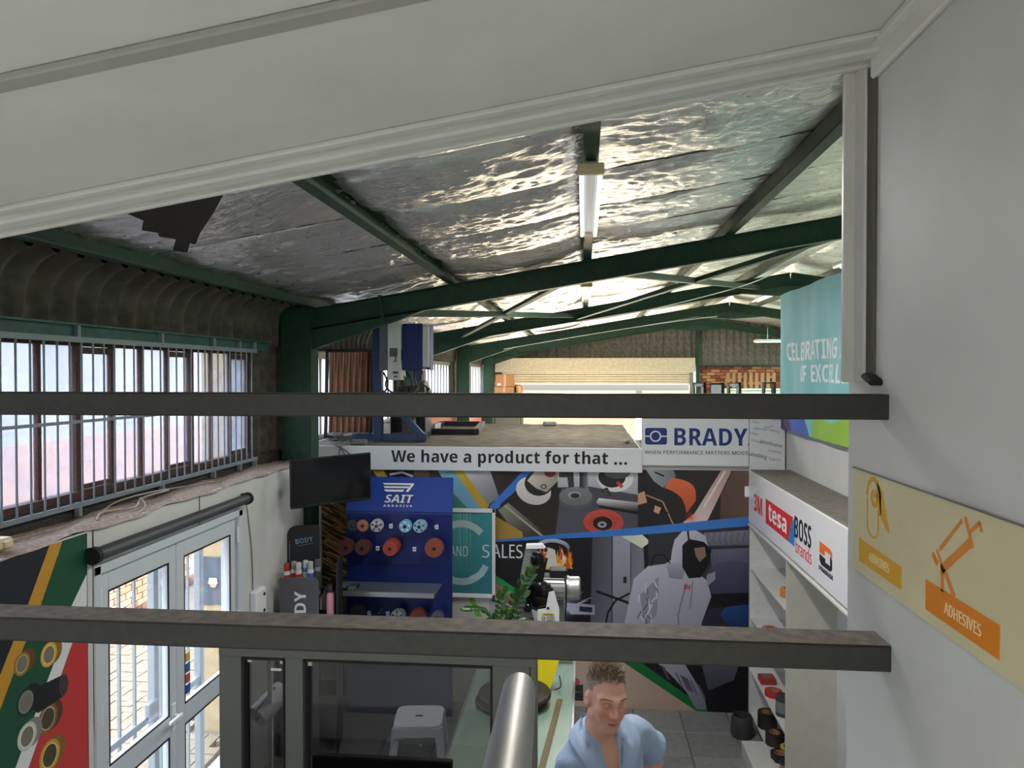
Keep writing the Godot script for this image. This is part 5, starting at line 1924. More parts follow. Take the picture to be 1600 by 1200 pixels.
func cabinet() -> void:
	var c := thing("sign_cabinet", "long white wall cabinet header with four coloured brand logos", "cabinet")
	var st := mb()
	bx(st, 1.392, 1.72, 1.70, 2.125, -3.3, -6.44, 0.003)
	obj("carcass", st, M.white_paint, c)
	st = mb()
	bx(st, 1.39, 1.715, 2.125, 2.14, -3.3, -6.46, 0.003)
	obj("dusty_top", st, grained("cab_top", c8(128, 122, 112), 0.8, 0.02, 0.2), c)
	for r in [[-6.46, -4.672], [-4.660, -3.3]]:
		st = mb()
		bx(st, 1.376, 1.392, 1.71, 2.132, r[0], r[1], 0.002)
		obj("front_panel", st, M.white_gloss, c)
	st = mb()
	bx(st, 1.37, 1.40, 1.675, 1.692, -3.3, -6.46, 0.002)
	obj("bottom_trim", st, M.white_paint, c)
	word("3M", V3(1.376, 1.905, -6.12), 0.27, 0.135, FACE_LEFT, M.print_red, c)
	st = mb()
	var xf := Transform3D(FACE_LEFT, V3(1.376, 0, 0))
	prism(st, [V(-5.86, 1.995), V(-5.12, 1.995), V(-5.24, 1.812), V(-5.86, 1.812)], 0.002, xf)
	obj("logo_red", st, M.print_red, c)
	st = mb()
	prism(st, [V(-5.14, 1.962), V(-5.08, 1.995), V(-5.08, 1.812), V(-5.235, 1.812)], 0.002, xf)
	obj("logo_blue", st, mat("logo_blue", c8(40, 130, 196), 0.6), c)
	word("tesa", V3(1.3735, 1.912, -5.52), 0.50, 0.12, FACE_LEFT, M.print_white, c)
	word("BOSS", V3(1.376, 1.945, -4.90), 0.36, 0.14, FACE_LEFT, M.print_black, c)
	word("brands", V3(1.376, 1.825, -4.88), 0.34, 0.085, FACE_LEFT, M.print_red, c, false)
	st = mb()
	prism(st, [V(-4.55, 1.965), V(-4.36, 1.96), V(-4.33, 1.945), V(-4.33, 1.915), V(-4.36, 1.93), V(-4.46, 1.93), V(-4.46, 1.90), V(-4.55, 1.90)], 0.002, xf)
	obj("logo_orange", st, mat("logo_orange", c8(232, 110, 40), 0.6), c)
	st = mb()
	prism(st, [V(-4.55, 1.89), V(-4.45, 1.885), V(-4.45, 1.865), V(-4.36, 1.865), V(-4.36, 1.92), V(-4.33, 1.905), V(-4.33, 1.85), V(-4.36, 1.835), V(-4.52, 1.835), V(-4.55, 1.855)], 0.002, xf)
	obj("logo_black", st, M.print_black, c)
	word("DYNABRADE", V3(1.376, 1.81, -4.44), 0.25, 0.026, FACE_LEFT, M.print_black, c)
	st = mb()
	bx(st, 1.34, 1.376, 1.91, 2.0, -6.44, -6.46, 0.006)
	tag(obj("wall_socket", st, M.white_gloss), "small white plastic box at the far corner of the logo cabinet", "socket")
	# open shelf unit below
	var s := thing("shelf_unit", "white open shelf unit below the logo header", "shelves")
	st = mb()
	bx(st, 1.385, 1.72, 0.0, 1.675, -6.44, -6.46)
	obj("end_panel", st, M.white_paint, s)
	st = mb()
	bx(st, 1.385, 1.72, 0.0, 1.675, -5.30, -5.325)
	obj("end_panel", st, grained("beige_board", c8(206, 204, 190), 0.5, 0.01, 0.05), s)
	st = mb()
	bx(st, 1.705, 1.72, 0.0, 1.675, -5.32, -6.44)
	obj("back_panel", st, M.white_paint, s)
	for y in [0.11, 0.46, 0.90, 1.32]:
		st = mb()
		bx(st, 1.39, 1.705, y - 0.018, y, -5.325, -6.44, 0.002)
		obj("shelf", st, M.white_paint, s)
	st = mb()
	for k in 14:
		for xx in [1.45, 1.64]:
			tube(st, V3(xx, 0.5 + 0.075 * k, -6.44), V3(xx, 0.5 + 0.075 * k, -6.437), 0.004, 6)
	obj("peg_hole", st, M.print_grey, s).set_meta("kind", "stuff")
	st = mb()
	bx(st, 1.21, 1.385, 0.0, 0.125, -5.2, -5.9, 0.004)
	tag(obj("plinth", st, M.white_paint), "low white plinth on the tiles in front of the shelf unit", "plinth")
	st = mb()
	lathe(st, [V(0, 0), V(0.08, 0), V(0.09, 0.04), V(0.087, 0.15), V(0.075, 0.18), V(0.066, 0.18), V(0.066, 0.03), V(0, 0.03)], 24, Transform3D(Basis(), V3(1.28, 0, -6.22)))
	tag(obj("waste_bin", st, mat("bin_grey", c8(62, 62, 66), 0.5)), "dark grey waste bin on the tiles beside the shelf unit", "bin")
	# things on the shelves
	items()

func items() -> void:
	var tr := mat("tape_red", c8(176, 44, 44), 0.4)
	var defs := [
		["tape_roll", "tape", "pink tape roll lying on the upper middle shelf", V3(1.47, 0.901, -6.10), "roll", c8(206, 96, 110), 0.06, 0.035],
		["wood_block", "block", "orange wooden block on the upper middle shelf", V3(1.46, 0.901, -5.72), "block", c8(196, 128, 66), 0.08, 0.11],
		["wood_block", "block", "small orange block on the top shelf", V3(1.46, 1.321, -5.62), "block", c8(206, 130, 56), 0.06, 0.07],
		["tape_box", "box", "flat red box on the middle shelf behind the red tape", V3(1.47, 0.461, -6.2), "block", c8(160, 50, 42), 0.12, 0.05],
		["tape_roll", "tape", "red tape roll lying on the middle shelf", V3(1.46, 0.461, -5.95), "roll", c8(190, 40, 44), 0.065, 0.04],
		["glue_can", "can", "dark tin can on the middle shelf", V3(1.455, 0.461, -5.62), "can", c8(62, 66, 68), 0.06, 0.14],
		["glue_can", "can", "larger dark tin behind on the middle shelf", V3(1.60, 0.461, -5.80), "can", c8(74, 76, 80), 0.07, 0.16],
		["tape_stack", "tape", "thick black tape roll at the back of the lower shelf", V3(1.47, 0.111, -6.18), "roll", c8(40, 34, 34), 0.075, 0.12],
		["tape_stack", "tape", "dark brown tape roll in the middle of the lower shelf", V3(1.46, 0.111, -5.90), "roll", c8(52, 40, 38), 0.07, 0.09],
		["tape_roll", "tape", "yellow tape roll on the lower shelf", V3(1.52, 0.111, -5.74), "roll", c8(200, 176, 70), 0.06, 0.06],
		["tape_roll", "tape", "flat black tape roll at the front of the lower shelf", V3(1.44, 0.111, -5.66), "roll", c8(44, 38, 36), 0.07, 0.05],
		["glue_can", "can", "small black tin on the lower shelf by the beige panel", V3(1.43, 0.111, -5.44), "can", c8(36, 38, 40), 0.05, 0.11],
	]
	for k in defs.size():
		var q = defs[k]
		var t := thing(q[0], q[2], q[1], q[3], 0.2 * (k % 3))
		var m := mat("item_%d" % k, q[5], 0.45)
		var st := mb()
		var r: float = q[6]
		var h: float = q[7]
		if q[4] == "roll":
			ring(st, r * 0.62, r, h, 28, Transform3D())
			obj("tape", st, m, t)
			st = mb()
			ring(st, r * 0.55, r * 0.62, h * 1.01, 28, Transform3D())
			obj("core", st, M.cardboard, t)
		elif q[4] == "can":
			lathe(st, [V(0, 0), V(r, 0), V(r, h * 0.94), V(r * 0.96, h), V(r * 0.9, h), V(r * 0.88, h * 0.96), V(0, h * 0.96)], 24)
			var tin := obj("tin", st, m, t)
			st = mb()
			lathe(st, [V(r * 1.005, h * 0.2), V(r * 1.01, h * 0.21), V(r * 1.01, h * 0.75), V(r * 1.005, h * 0.76)], 24)
			obj("label_band", st, mat("band_grey", c8(120, 126, 124), 0.5), tin)
		else:
			box(st, V3(0, h * 0.5, 0), V3(r, h, r), Basis(), 0.006)
			obj("body", st, m, t)
			st = mb()
			bx(st, -r * 0.3, r * 0.3, h, h + 0.001, -r * 0.2, r * 0.2)
			obj("mark", st, M.print_grey, t)

func shop() -> void:
	# glass topped counter
	var c := thing("counter", "long shop counter with a pale green glass top", "counter")
	var st := mb()
	bx(st, -0.69, -0.06, 0.985, 1.0, -3.62, -5.62, 0.003)
	obj("glass_top", st, M.counter_glass, c)
	st = mb()
	bx(st, -0.66, -0.09, 0.06, 0.985, -3.66, -5.58, 0.004)
	obj("body", st, grained("counter_body", c8(150, 158, 152), 0.5, 0.01, 0.06), c)
	st = mb()
	bx(st, -0.64, -0.12, 0.0, 0.06, -3.7, -5.55)
	obj("plinth", st, M.black, c)
	st = mb()
	bx(st, -0.70, -0.685, 0.97, 1.002, -3.61, -5.63, 0.002)
	bx(st, -0.065, -0.05, 0.97, 1.002, -3.61, -5.63, 0.002)
	obj("edge_strip", st, M.steel_brushed, c)
	var ru := thing("ruler", "worn wooden ruler lying along the glass counter", "ruler")
	st = mb()
	bar(st, V3(-0.138, 1.003, -4.48), V3(-0.205, 1.003, -3.66), 0.034, 0.005, 0.001)
	obj("strip", st, grained("ruler_wood", c8(146, 128, 92), 0.7, 0.05, 0.4, 4.0), ru)
	st = mb()
	for k in 40:
		var q := V3(-0.138, 1.0058, -4.46).lerp(V3(-0.205, 1.0058, -3.68), k / 39.0)
		box(st, q + V3(0.010, 0, 0), V3(0.012 if k % 5 == 0 else 0.007, 0.0006, 0.0012))
	obj("scale_marking", st, M.print_black, ru)
	for k in 2:
		var t := thing("round_pad", ["large black round pad on the counter, upper of two", "large black round pad on the counter, under the other"][k], "pad", V3([-0.40, -0.42][k], [1.045, 1.0][k], [-4.40, -4.41][k]))
		st = mb()
		lathe(st, [V(0, 0), V(0.20, 0), V(0.212, 0.008), V(0.214, 0.022), V(0.207, 0.031), V(0.05, 0.033), V(0.045, 0.028), V(0, 0.028)], 48)
		obj("pad", st, mat("pad_black", c8(40, 36, 34), 0.55), t)
		st = mb()
		ring(st, 0.015, 0.04, 0.006 if k == 1 else 0.01, 24, Transform3D(Basis(), V3(0, 0.028, 0)))
		obj("hub", st, M.steel_brushed, t)
	# a yellow leaflet holder
	var yl := thing("yellow_holder", "bright yellow tilted leaflet board standing on the counter", "board", V3(-0.225, 1.0, -4.57))
	st = mb()
	prism(st, [V(-0.015, 0.0), V(0.02, 0.0), V(0.10, 0.26), V(-0.10, 0.30), V(-0.10, 0.10)], 0.012, Transform3D(Basis(Vector3.RIGHT, -0.25), V3(0, 0.003, 0)))
	obj("board", st, mat("yellow_card", c8(240, 220, 20), 0.5), yl)
	st = mb()
	for k in 7:
		tube(st, V3(-0.085 + 0.012 * (k % 3), 0.15 + 0.018 * k, -0.02 - 0.01 * (k % 2)), V3(-0.085 + 0.012 * (k % 3), 0.15 + 0.018 * k, 0.004 - 0.042 * (0.15 + 0.018 * k) / 0.25 + 0.012), 0.006, 8)
	obj("printed_spot", st, M.print_white, yl)
	st = mb()
	cable(st, [V3(0.05, 0.02, 0.0), V3(0.09, 0.05, 0.02), V3(0.08, 0.1, -0.02)], 0.004)
	obj("support_wire", st, M.black, yl)
	machine()
	plant()
	# stool with a metal seat
	var s := thing("stool", "white metal stool with a hole in its seat behind the counter", "stool", V3(-1.07, 0, -4.84), 0.12)
	var wm := mat("stool_white", c8(214, 216, 216), 0.4)
	st = mb()
	var seat := []
	for i in 32:
		var a := TAU * i / 32
		seat.append(V(0.155 * signf(cos(a)) * pow(absf(cos(a)), 0.35), 0.155 * signf(sin(a)) * pow(absf(sin(a)), 0.35)))
	prism(st, seat, 0.03, Transform3D(Basis(Vector3.RIGHT, PI / 2), V3(0, 0.70, 0)))
	obj("seat", st, wm, s)
	st = mb()
	for i in 32:
		pass
	ring(st, 0.147, 0.158, 0.006, 4, Transform3D(Basis(Vector3.UP, PI / 4), V3(0, 0.6985, 0)))
	var hole := [V(-0.022, -0.008), V(0.022, -0.008), V(0.026, 0), V(0.022, 0.008), V(-0.022, 0.008), V(-0.026, 0)]
	st = mb()
	prism(st, hole, 0.002, Transform3D(Basis(Vector3.RIGHT, PI / 2), V3(0, 0.7012, 0)))
	obj("hand_hole", st, M.black, s)
	for sx in [-1, 1]:
		for sz in [-1, 1]:
			st = mb()
			var a := V3(sx * 0.135, 0.68, sz * 0.135)
			var b := V3(sx * 0.20, 0.0, sz * 0.20)
			var d := (b - a)
			bar(st, a + V3(0, 0, 0), b, 0.05, 0.004, 0.001, V3(0, 0, 1))
			bar(st, a + V3(sx * 0.022, 0, -sz * 0.02), b + V3(sx * 0.022, 0, -sz * 0.02), 0.05, 0.004, 0.001, V3(1, 0, 0))
			obj("leg", st, wm, s)
	st = mb()
	for e in [[-1, -1, 1, -1], [-1, 1, 1, 1], [-1, -1, -1, 1], [1, -1, 1, 1]]:
		bar(st, V3(e[0] * 0.175, 0.25, e[1] * 0.175), V3(e[2] * 0.175, 0.25, e[3] * 0.175), 0.025, 0.012)
	obj("foot_rail", st, wm, s)
	st = mb()
	for e in [[-1, -1, 1, -1], [-1, 1, 1, 1], [-1, -1, -1, 1], [1, -1, 1, 1]]:
		bar(st, V3(e[0] * 0.15, 0.655, e[1] * 0.15), V3(e[2] * 0.15, 0.655, e[3] * 0.15), 0.004, 0.055)
	obj("skirt", st, wm, s)
	# smoked glass partition below the landing
	var p := thing("glass_partition", "dark grey aluminium partition with smoked glass panes", "partition", V3(0, 0, -2.3))
	for e in [[-1.145, -1.068], [-0.931, -0.868], [-0.278, -0.16], [-0.155, -0.14]]:
		st = mb()
		bx(st, e[0], e[1], 0, 2.15, -0.03, 0.03, 0.004)
		obj("post", st, M.alu_grey, p)
	st = mb()
	bx(st, -1.145, -0.14, 2.055, 2.15, -0.032, 0.032, 0.004)
	obj("top_rail", st, M.alu_grey, p)
	st = mb()
	bx(st, -1.145, -0.14, 0.0, 0.12, -0.032, 0.032, 0.004)
	obj("bottom_rail", st, M.alu_grey, p)
	for e in [[-1.068, -0.931], [-0.868, -0.278]]:
		st = mb()
		bx(st, e[0], e[1], 0.12, 2.055, -0.004, 0.004)
		obj("glass_pane", st, M.smoked_glass, p)
		st = mb()
		bx(st, e[0], e[0] + 0.007, 0.12, 2.055, -0.01, 0.033)
		bx(st, e[1] - 0.004, e[1], 0.12, 2.055, -0.01, 0.033)
		bx(st, e[0], e[1], 2.049, 2.055, -0.01, 0.033)
		obj("gasket", st, M.rubber, p)
	for q in [[-1.052, 2.04], [-0.945, 2.038], [-0.856, 2.035]]:
		st = mb()
		bx(st, q[0] - 0.007, q[0] + 0.007, q[1] - 0.007, q[1] + 0.007, 0.004, 0.012, 0.001)
		obj("glass_clip", st, M.white_matt, p)
	st = mb()
	bx(st, -0.985, -0.955, 2.006, 2.014, 0.0042, 0.005)
	prism(st, [V(-0.955, 2.005), V(-0.948, 2.010), V(-0.955, 2.015)], 0.001, Transform3D(Basis(), V3(0, 0, 0.0042)))
	obj("sticker", st, M.white_matt, p)
	var mo := thing("monitor", "flat black monitor whose top edge shows behind the smoked glass", "monitor", V3(-0.66, 1.318, -2.42))
	st = mb()
	box(st, V3(0, 0.185, 0), V3(0.47, 0.36, 0.03), Basis(), 0.005)
	obj("casing", st, M.black, mo)
	st = mb()
	box(st, V3(0, 0.19, -0.016), V3(0.45, 0.32, 0.002))
	obj("screen", st, M.screen_off, mo)
	st = mb()
	bx(st, -0.04, 0.04, -0.30, 0.1, 0.005, 0.03)
	bx(st, -0.13, 0.13, -0.305, -0.29, -0.1, 0.12)
	obj("stand", st, M.black, mo)
	st = mb()
	bx(st, -1.05, -0.30, 1.02, 1.05, -2.36, -2.75, 0.004)
	for q in [-1.03, -0.35]:
		bx(st, q, q + 0.03, 0.0, 1.02, -2.40, -2.72)
	tag(obj("desk", st, M.alu_grey), "grey desk that carries the monitor behind the smoked glass", "desk")
	var rh := thing("roll_holder", "white pole holder for the paper roll behind the narrow pane", "roll holder", V3(-1.02, 0, -2.37))
	st = mb()
	box(st, V3(0, 1.05, 0), V3(0.016, 1.94, 0.012), Basis(), 0.002)
	obj("pole", st, M.white_gloss, rh)
	st = mb()
	lathe(st, [V(0, 0), V(0.06, 0), V(0.055, 0.012), V(0, 0.02)], 24)
	obj("base", st, M.white_gloss, rh)
	st = mb()
	tube(st, V3(0.01, 1.915, -0.015), V3(-0.03, 1.86, 0.045), 0.004, 10)
	tube(st, V3(-0.035, 1.825, 0.03), V3(0.03, 1.865, -0.14), 0.005, 10)
	obj("arm", st, M.steel_brushed, rh)
	st = mb()
	lathe(st, [V(0.012, 0), V(0.036, 0), V(0.036, 0.12), V(0.012, 0.12), V(0.012, 0)], 28, Transform3D(along(V3(0.055, 0.055, -0.12)), V3(-1.055, 1.832, -2.345)))
	tag(obj("paper_roll", st, M.white_matt), "white paper towel roll seen behind the narrow dark pane", "paper roll")

func machine() -> void:
	# belt grinder standing on the counter against the mural
	var m := thing("belt_grinder", "grey upright belt grinder with a steel motor and white front plate", "grinder", V3(-0.19, 1.0, -5.2))
	var grey := grained("hammer_grey", c8(138, 142, 136), 0.45, 0.04, 0.15, 3.0)
	var st := mb()
	prism(st, [V(-0.24, 0.27), V(-0.165, 0.27), V(-0.155, 0.55), V(-0.13, 0.765), V(-0.205, 0.75), V(-0.24, 0.56)], 0.04, Transform3D(Basis(), V3(0, 0, 0.02)))
	obj("arm_plate", st, grey, m)
	st = mb()
	prism(st, [V(-0.20, 0.745), V(-0.07, 0.75), V(-0.09, 0.775), V(-0.2, 0.77)], 0.06, Transform3D(Basis(), V3(0, 0, 0.01)))
	obj("top_guard", st, M.white_gloss, m)
	st = mb()
	bx(st, -0.2, 0.12, 0.0, 0.03, -0.12, 0.16, 0.004)
	bx(st, -0.10, 0.06, 0.03, 0.42, -0.08, 0.05, 0.01)
	obj("base", st, grey, m)
	st = mb()
	prism(st, [V(-0.115, 0.02), V(0.025, 0.02), V(0.03, 0.37), V(-0.005, 0.49), V(-0.04, 0.48), V(-0.06, 0.37), V(-0.115, 0.36)], 0.012, Transform3D(Basis(), V3(0, 0, 0.16)))
	var plate := obj("front_plate", st, M.white_gloss, m)
	st = mb()
	bx(st, -0.09, 0.0, 0.325, 0.34, 0.172, 0.174)
	obj("warning_strip", st, mat("warn_yellow", c8(226, 196, 50), 0.5), plate)
	word("CAUTION", V3(-0.045, 0.3325, -0.026 + 0.2), 0.06, 0.009, FRONT, M.print_black, plate)
	st = mb()
	for k in 3:
		bx(st, -0.055, 0.0, 0.29 + 0.012 * k, 0.295 + 0.012 * k, 0.172, 0.1735)
	obj("printed_line", st, M.print_grey, plate)
	st = mb()
	ring(st, 0.008, 0.012, 0.0015, 18, Transform3D(Basis(Vector3.RIGHT, PI / 2), V3(-0.075, 0.305, 0.1735)))
	obj("symbol", st, M.print_black, plate)
	st = mb()
	for y in [0.375, 0.25]:
		tube(st, V3(-0.045, y, 0.17), V3(-0.045, y, 0.178), 0.009, 14)
	obj("screw", st, M.black, plate)
	# contact wheels
	for w in [[-0.10, 0.44, 0.10], [-0.12, 0.69, 0.05], [-0.185, 0.36, 0.03]]:
		st = mb()
		lathe(st, [V(0, 0), V(w[2] * 0.7, 0), V(w[2], 0.01), V(w[2], 0.05), V(w[2] * 0.7, 0.06), V(0, 0.06)], 32, Transform3D(Basis(Vector3.RIGHT, PI / 2), V3(w[0], w[1], 0.09)))
		var wheel := obj("wheel", st, M.black_gloss, m)
		st = mb()
		lathe(st, [V(0, 0), V(w[2] * 0.3, 0), V(w[2] * 0.3, 0.015), V(0, 0.015)], 18, Transform3D(Basis(Vector3.RIGHT, PI / 2), V3(w[0], w[1], 0.105)))
		obj("hub", st, M.steel_brushed, wheel)
	st = mb()
	bar(st, V3(-0.115, 0.50, 0.07), V3(-0.075, 0.69, 0.07), 0.012, 0.05)
	bar(st, V3(-0.10, 0.60, 0.09), V3(-0.06, 0.76, 0.09), 0.02, 0.02)
	bar(st, V3(-0.20, 0.34, 0.08), V3(-0.13, 0.50, 0.08), 0.014, 0.03)
	obj("tension_arm", st, M.black, m)
	st = mb()
	bar(st, V3(-0.085, 0.66, 0.095), V3(-0.07, 0.735, 0.095), 0.03, 0.025, 0.005)
	prism(st, [V(-0.06, 0.375), V(-0.02, 0.40), V(-0.035, 0.44), V(-0.05, 0.41)], 0.02, Transform3D(Basis(), V3(0, 0, 0.095)))
	obj("orange_grip", st, mat("grip_orange", c8(214, 96, 48), 0.5), m)
	# motor with cooling fins
	st = mb()
	lathe(st, [V(0, -0.13), V(0.07, -0.13), V(0.085, -0.12), V(0.085, 0.05), V(0.08, 0.052), V(0.08, 0.12), V(0.07, 0.13), V(0, 0.13)], 36, Transform3D(Basis(Vector3.FORWARD, PI / 2), V3(0.04, 0.47, 0.02)))
	var motor := obj("motor", st, M.steel_brushed, m)
	for k in 9:
		st = mb()
		box(st, V3(-0.01, 0.47 + 0.094 * sin(-0.9 + 0.3 * k), 0.02 + 0.088 * cos(-0.9 + 0.3 * k)), V3(0.14, 0.004, 0.014), Basis(Vector3.RIGHT, -(-0.9 + 0.3 * k)))
		obj("fin", st, M.steel_brushed, motor)
	st = mb()
	bx(st, -0.04, 0.08, 0.55, 0.61, -0.02, 0.08, 0.008)
	obj("switch_box", st, M.black, m)
	st = mb()
	cable(st, [V3(0.065, 0.57, 0.085), V3(0.075, 0.50, 0.115), V3(0.075, 0.40, 0.12), V3(0.072, 0.28, 0.13), V3(0.09, 0.10, 0.15), V3(0.11, 0.04, 0.12)], 0.006)
	obj("power_cable", st, M.black, m)

func plant() -> void:
	var p := thing("potted_plant", "glossy green potted plant with arching stems on the counter", "plant", V3(-0.52, 1.0, -5.0))
	var st := mb()
	lathe(st, [V(0, 0), V(0.07, 0), V(0.095, 0.16), V(0.1, 0.16), V(0.1, 0.17), V(0.088, 0.17), V(0.085, 0.14), V(0, 0.14)], 28)
	obj("pot", st, mat("pot_white", c8(206, 204, 198), 0.4), p)
	st = mb()
	lathe(st, [V(0.086, 0.135), V(0.05, 0.146), V(0, 0.148)], 20)
	obj("soil", st, mat("soil", c8(50, 38, 30), 0.95), p)
	var lf := []
	for v in 2:
		var g := mb()
		sheet(g, 6, 4, func(u, w):
			var half := 0.0165 * sin(PI * pow(u, 0.75)) + 0.0004
			return V3((w - 0.5) * 2.0 * half, 0.004 * sin(PI * u) - absf(w - 0.5) * -0.006 - u * u * 0.008, u * 0.062))
		lf.append(done(g))
	var ms := [mat("leaf_dark", c8(36, 70, 32), 0.35), mat("leaf_mid", c8(60, 98, 42), 0.35), mat("leaf_pale", c8(128, 164, 88), 0.4)]
	for m in ms:
		m.backlight_enabled = true
		m.backlight = Color(0.2, 0.3, 0.08)
	var stems := [[V3(-0.11, 0.34, 0.02), V3(-0.24, 0.38, 0.05), 0], [V3(-0.03, 0.34, 0.05), V3(0.0, 0.50, 0.08), 1], [V3(0.06, 0.42, 0.0), V3(0.17, 0.62, 0.02), 0], [V3(0.04, 0.28, 0.08), V3(0.13, 0.34, 0.14), 0], [V3(-0.05, 0.26, 0.08), V3(-0.10, 0.30, 0.15), 2], [V3(0.01, 0.32, 0.02), V3(0.02, 0.40, 0.10), 1], [V3(0.07, 0.34, 0.04), V3(0.12, 0.50, 0.05), 0], [V3(0.02, 0.26, 0.10), V3(0.06, 0.27, 0.18), 1]]
	var n := 0
	for q in stems:
		var base := V3(q[0].x * 0.3, 0.14, q[0].z * 0.3)
		var c := Curve3D.new()
		c.add_point(base, Vector3.ZERO, V3(0, 0.1, 0))
		c.add_point(q[0], (base - q[1]) * 0.2, (q[1] - base) * 0.2)
		c.add_point(q[1])
		st = mb()
		var pts := []
		for i in 9:
			pts.append(c.samplef(i / 4.0))
		cable(st, pts, 0.0035, 6, 2)
		obj("stem", st, ms[1], p)
		for i in 9:
			var t := 0.75 + 1.25 * i / 8.0
			var a := c.samplef(minf(t, 2.0))
			var d := (c.samplef(minf(t + 0.05, 2.0)) - c.samplef(t - 0.1)).normalized()
			for s in [-1.0, 1.0]:
				if i == 8 and s > 0.0:
					continue
				var side = d.cross(Vector3.UP if absf(d.y) < 0.8 else Vector3.BACK).normalized() * s
				if absf(d.y) >= 0.5:
					side = (side + V3(0, 0, 0.35)).normalized()
				var z = (side * 0.85 + d * 0.6).normalized() if i < 8 else d
				var x = z.cross(V3(0.1, 0.6, 0.8)).normalized()
				var bs := Basis(x, z.cross(x).normalized(), z)
				var sc := rng.randf_range(0.75, 1.15)
				piece("leaf", n, lf[n % 2], ms[q[2]] if rng.randf() < 0.75 else ms[(q[2] + 1) % 3], p, a, bs.scaled_local(V3(sc, sc, sc)))
				n += 1

# ---------------------------------------------------------------- the man at the counter
func smin(a: float, b: float, k: float) -> float:
	var h := clampf(0.5 + 0.5 * (b - a) / k, 0.0, 1.0)
	return lerpf(b, a, h) - k * h * (1.0 - h)

func prim(p: Vector3, q: Array) -> float:
	if q[0] == 0: # tapered capsule a, b, ra, rb
		var a: Vector3 = q[1]
		var ba: Vector3 = q[2] - a
		var t := clampf((p - a).dot(ba) / maxf(ba.length_squared(), 1e-9), 0.0, 1.0)
		return p.distance_to(a + ba * t) - lerpf(q[3], q[4], t)
	# ellipsoid: centre, radii
	var d: Vector3 = p - q[1]
	var r: Vector3 = q[2]
	var k0 := (d / r).length()
	var k1 := (d / (r * r)).length()
	return k0 * (k0 - 1.0) / maxf(k1, 1e-6)

func nets(st: SurfaceTool, prims: Array, k: float, lo: Vector3, hi: Vector3, cell: float, xf: Transform3D, carve, color) -> void:
	# surface nets over the smooth union of prims, only in blocks near the surface
	var n := Vector3i(((hi - lo) / cell).ceil()) + Vector3i.ONE
	var grid := PackedFloat32Array()
	grid.resize(n.x * n.y * n.z)
	grid.fill(9.0)
	var B := 6
	for bz in range(0, n.z, B):
		for by in range(0, n.y, B):
			for bx_ in range(0, n.x, B):
				var mid := lo + (Vector3(bx_, by, bz) + Vector3.ONE * (B * 0.5 - 0.5)) * cell
				var reach := B * cell * 0.9
				var near := []
				var best := 9.0
				for q in prims:
					var d := prim(mid, q)
					best = minf(best, d)
					if d < reach + k + cell:
						near.append(q)
				if near.is_empty() or best > reach + k * 0.5:
					continue
				if best < -reach * 1.4 - 0.03 and not carve != null:
					for z in range(bz, mini(bz + B, n.z)):
						for y in range(by, mini(by + B, n.y)):
							for x in range(bx_, mini(bx_ + B, n.x)):
								grid[(z * n.y + y) * n.x + x] = -1.0
					continue
				for z in range(bz, mini(bz + B, n.z)):
					for y in range(by, mini(by + B, n.y)):
						for x in range(bx_, mini(bx_ + B, n.x)):
							var p := lo + Vector3(x, y, z) * cell
							var d := 9.0
							for q in near:
								d = smin(d, prim(p, q), k) if d < 8.0 else prim(p, q)
							if carve != null:
								d = carve.call(p, d)
							grid[(z * n.y + y) * n.x + x] = d
	var ids := {}
	var pos := []
	for z in n.z - 1:
		for y in n.y - 1:
			for x in n.x - 1:
				var i0 := (z * n.y + y) * n.x + x
				var s0 := grid[i0] < 0.0
				var idx := [i0, i0 + 1, i0 + n.x, i0 + n.x + 1, i0 + n.x * n.y, i0 + n.x * n.y + 1, i0 + n.x * n.y + n.x, i0 + n.x * n.y + n.x + 1]
				var mixed := false
				for j in 7:
					if (grid[idx[j + 1]] < 0.0) != s0:
						mixed = true
						break
				if not mixed:
					continue
				var sum := Vector3.ZERO
				var cnt := 0
				for e in [[0, 1], [2, 3], [4, 5], [6, 7], [0, 2], [1, 3], [4, 6], [5, 7], [0, 4], [1, 5], [2, 6], [3, 7]]:
					var a := grid[idx[e[0]]]
					var b := grid[idx[e[1]]]
					if (a < 0.0) != (b < 0.0):
						var t := a / (a - b)
						var pa := Vector3(e[0] & 1, (e[0] >> 1) & 1, e[0] >> 2)
						var pb := Vector3(e[1] & 1, (e[1] >> 1) & 1, e[1] >> 2)
						sum += pa.lerp(pb, t)
						cnt += 1
				ids[i0] = pos.size()
				pos.append(lo + (Vector3(x, y, z) + sum / cnt) * cell)
	st.set_smooth_group(1)
	var X := 1
	var Y := n.x
	var Z := n.x * n.y
	for i in ids.keys():
		var x: int = i % n.x
		var y: int = (i / n.x) % n.y
		var z: int = i / Z
		for ax in 3:
			var da: int = [X, Y, Z][ax]
			var du: int = [Y, Z, X][ax]
			var dv: int = [Z, X, Y][ax]
			if [y, z, x][ax] == 0 or [z, x, y][ax] == 0:
				continue
			var a := grid[i]
			var b := grid[i + da]
			if (a < 0.0) == (b < 0.0):
				continue
			var quad := [i, i - du, i - du - dv, i - dv]
			if not (ids.has(quad[1]) and ids.has(quad[2]) and ids.has(quad[3])):
				continue
			var order := [0, 2, 1, 0, 3, 2] if a < 0.0 else [0, 1, 2, 0, 2, 3]
			for o in order:
				var v: Vector3 = pos[ids[quad[o]]]
				if color != null:
					st.set_color(color.call(v))
				st.add_vertex(xf * v)

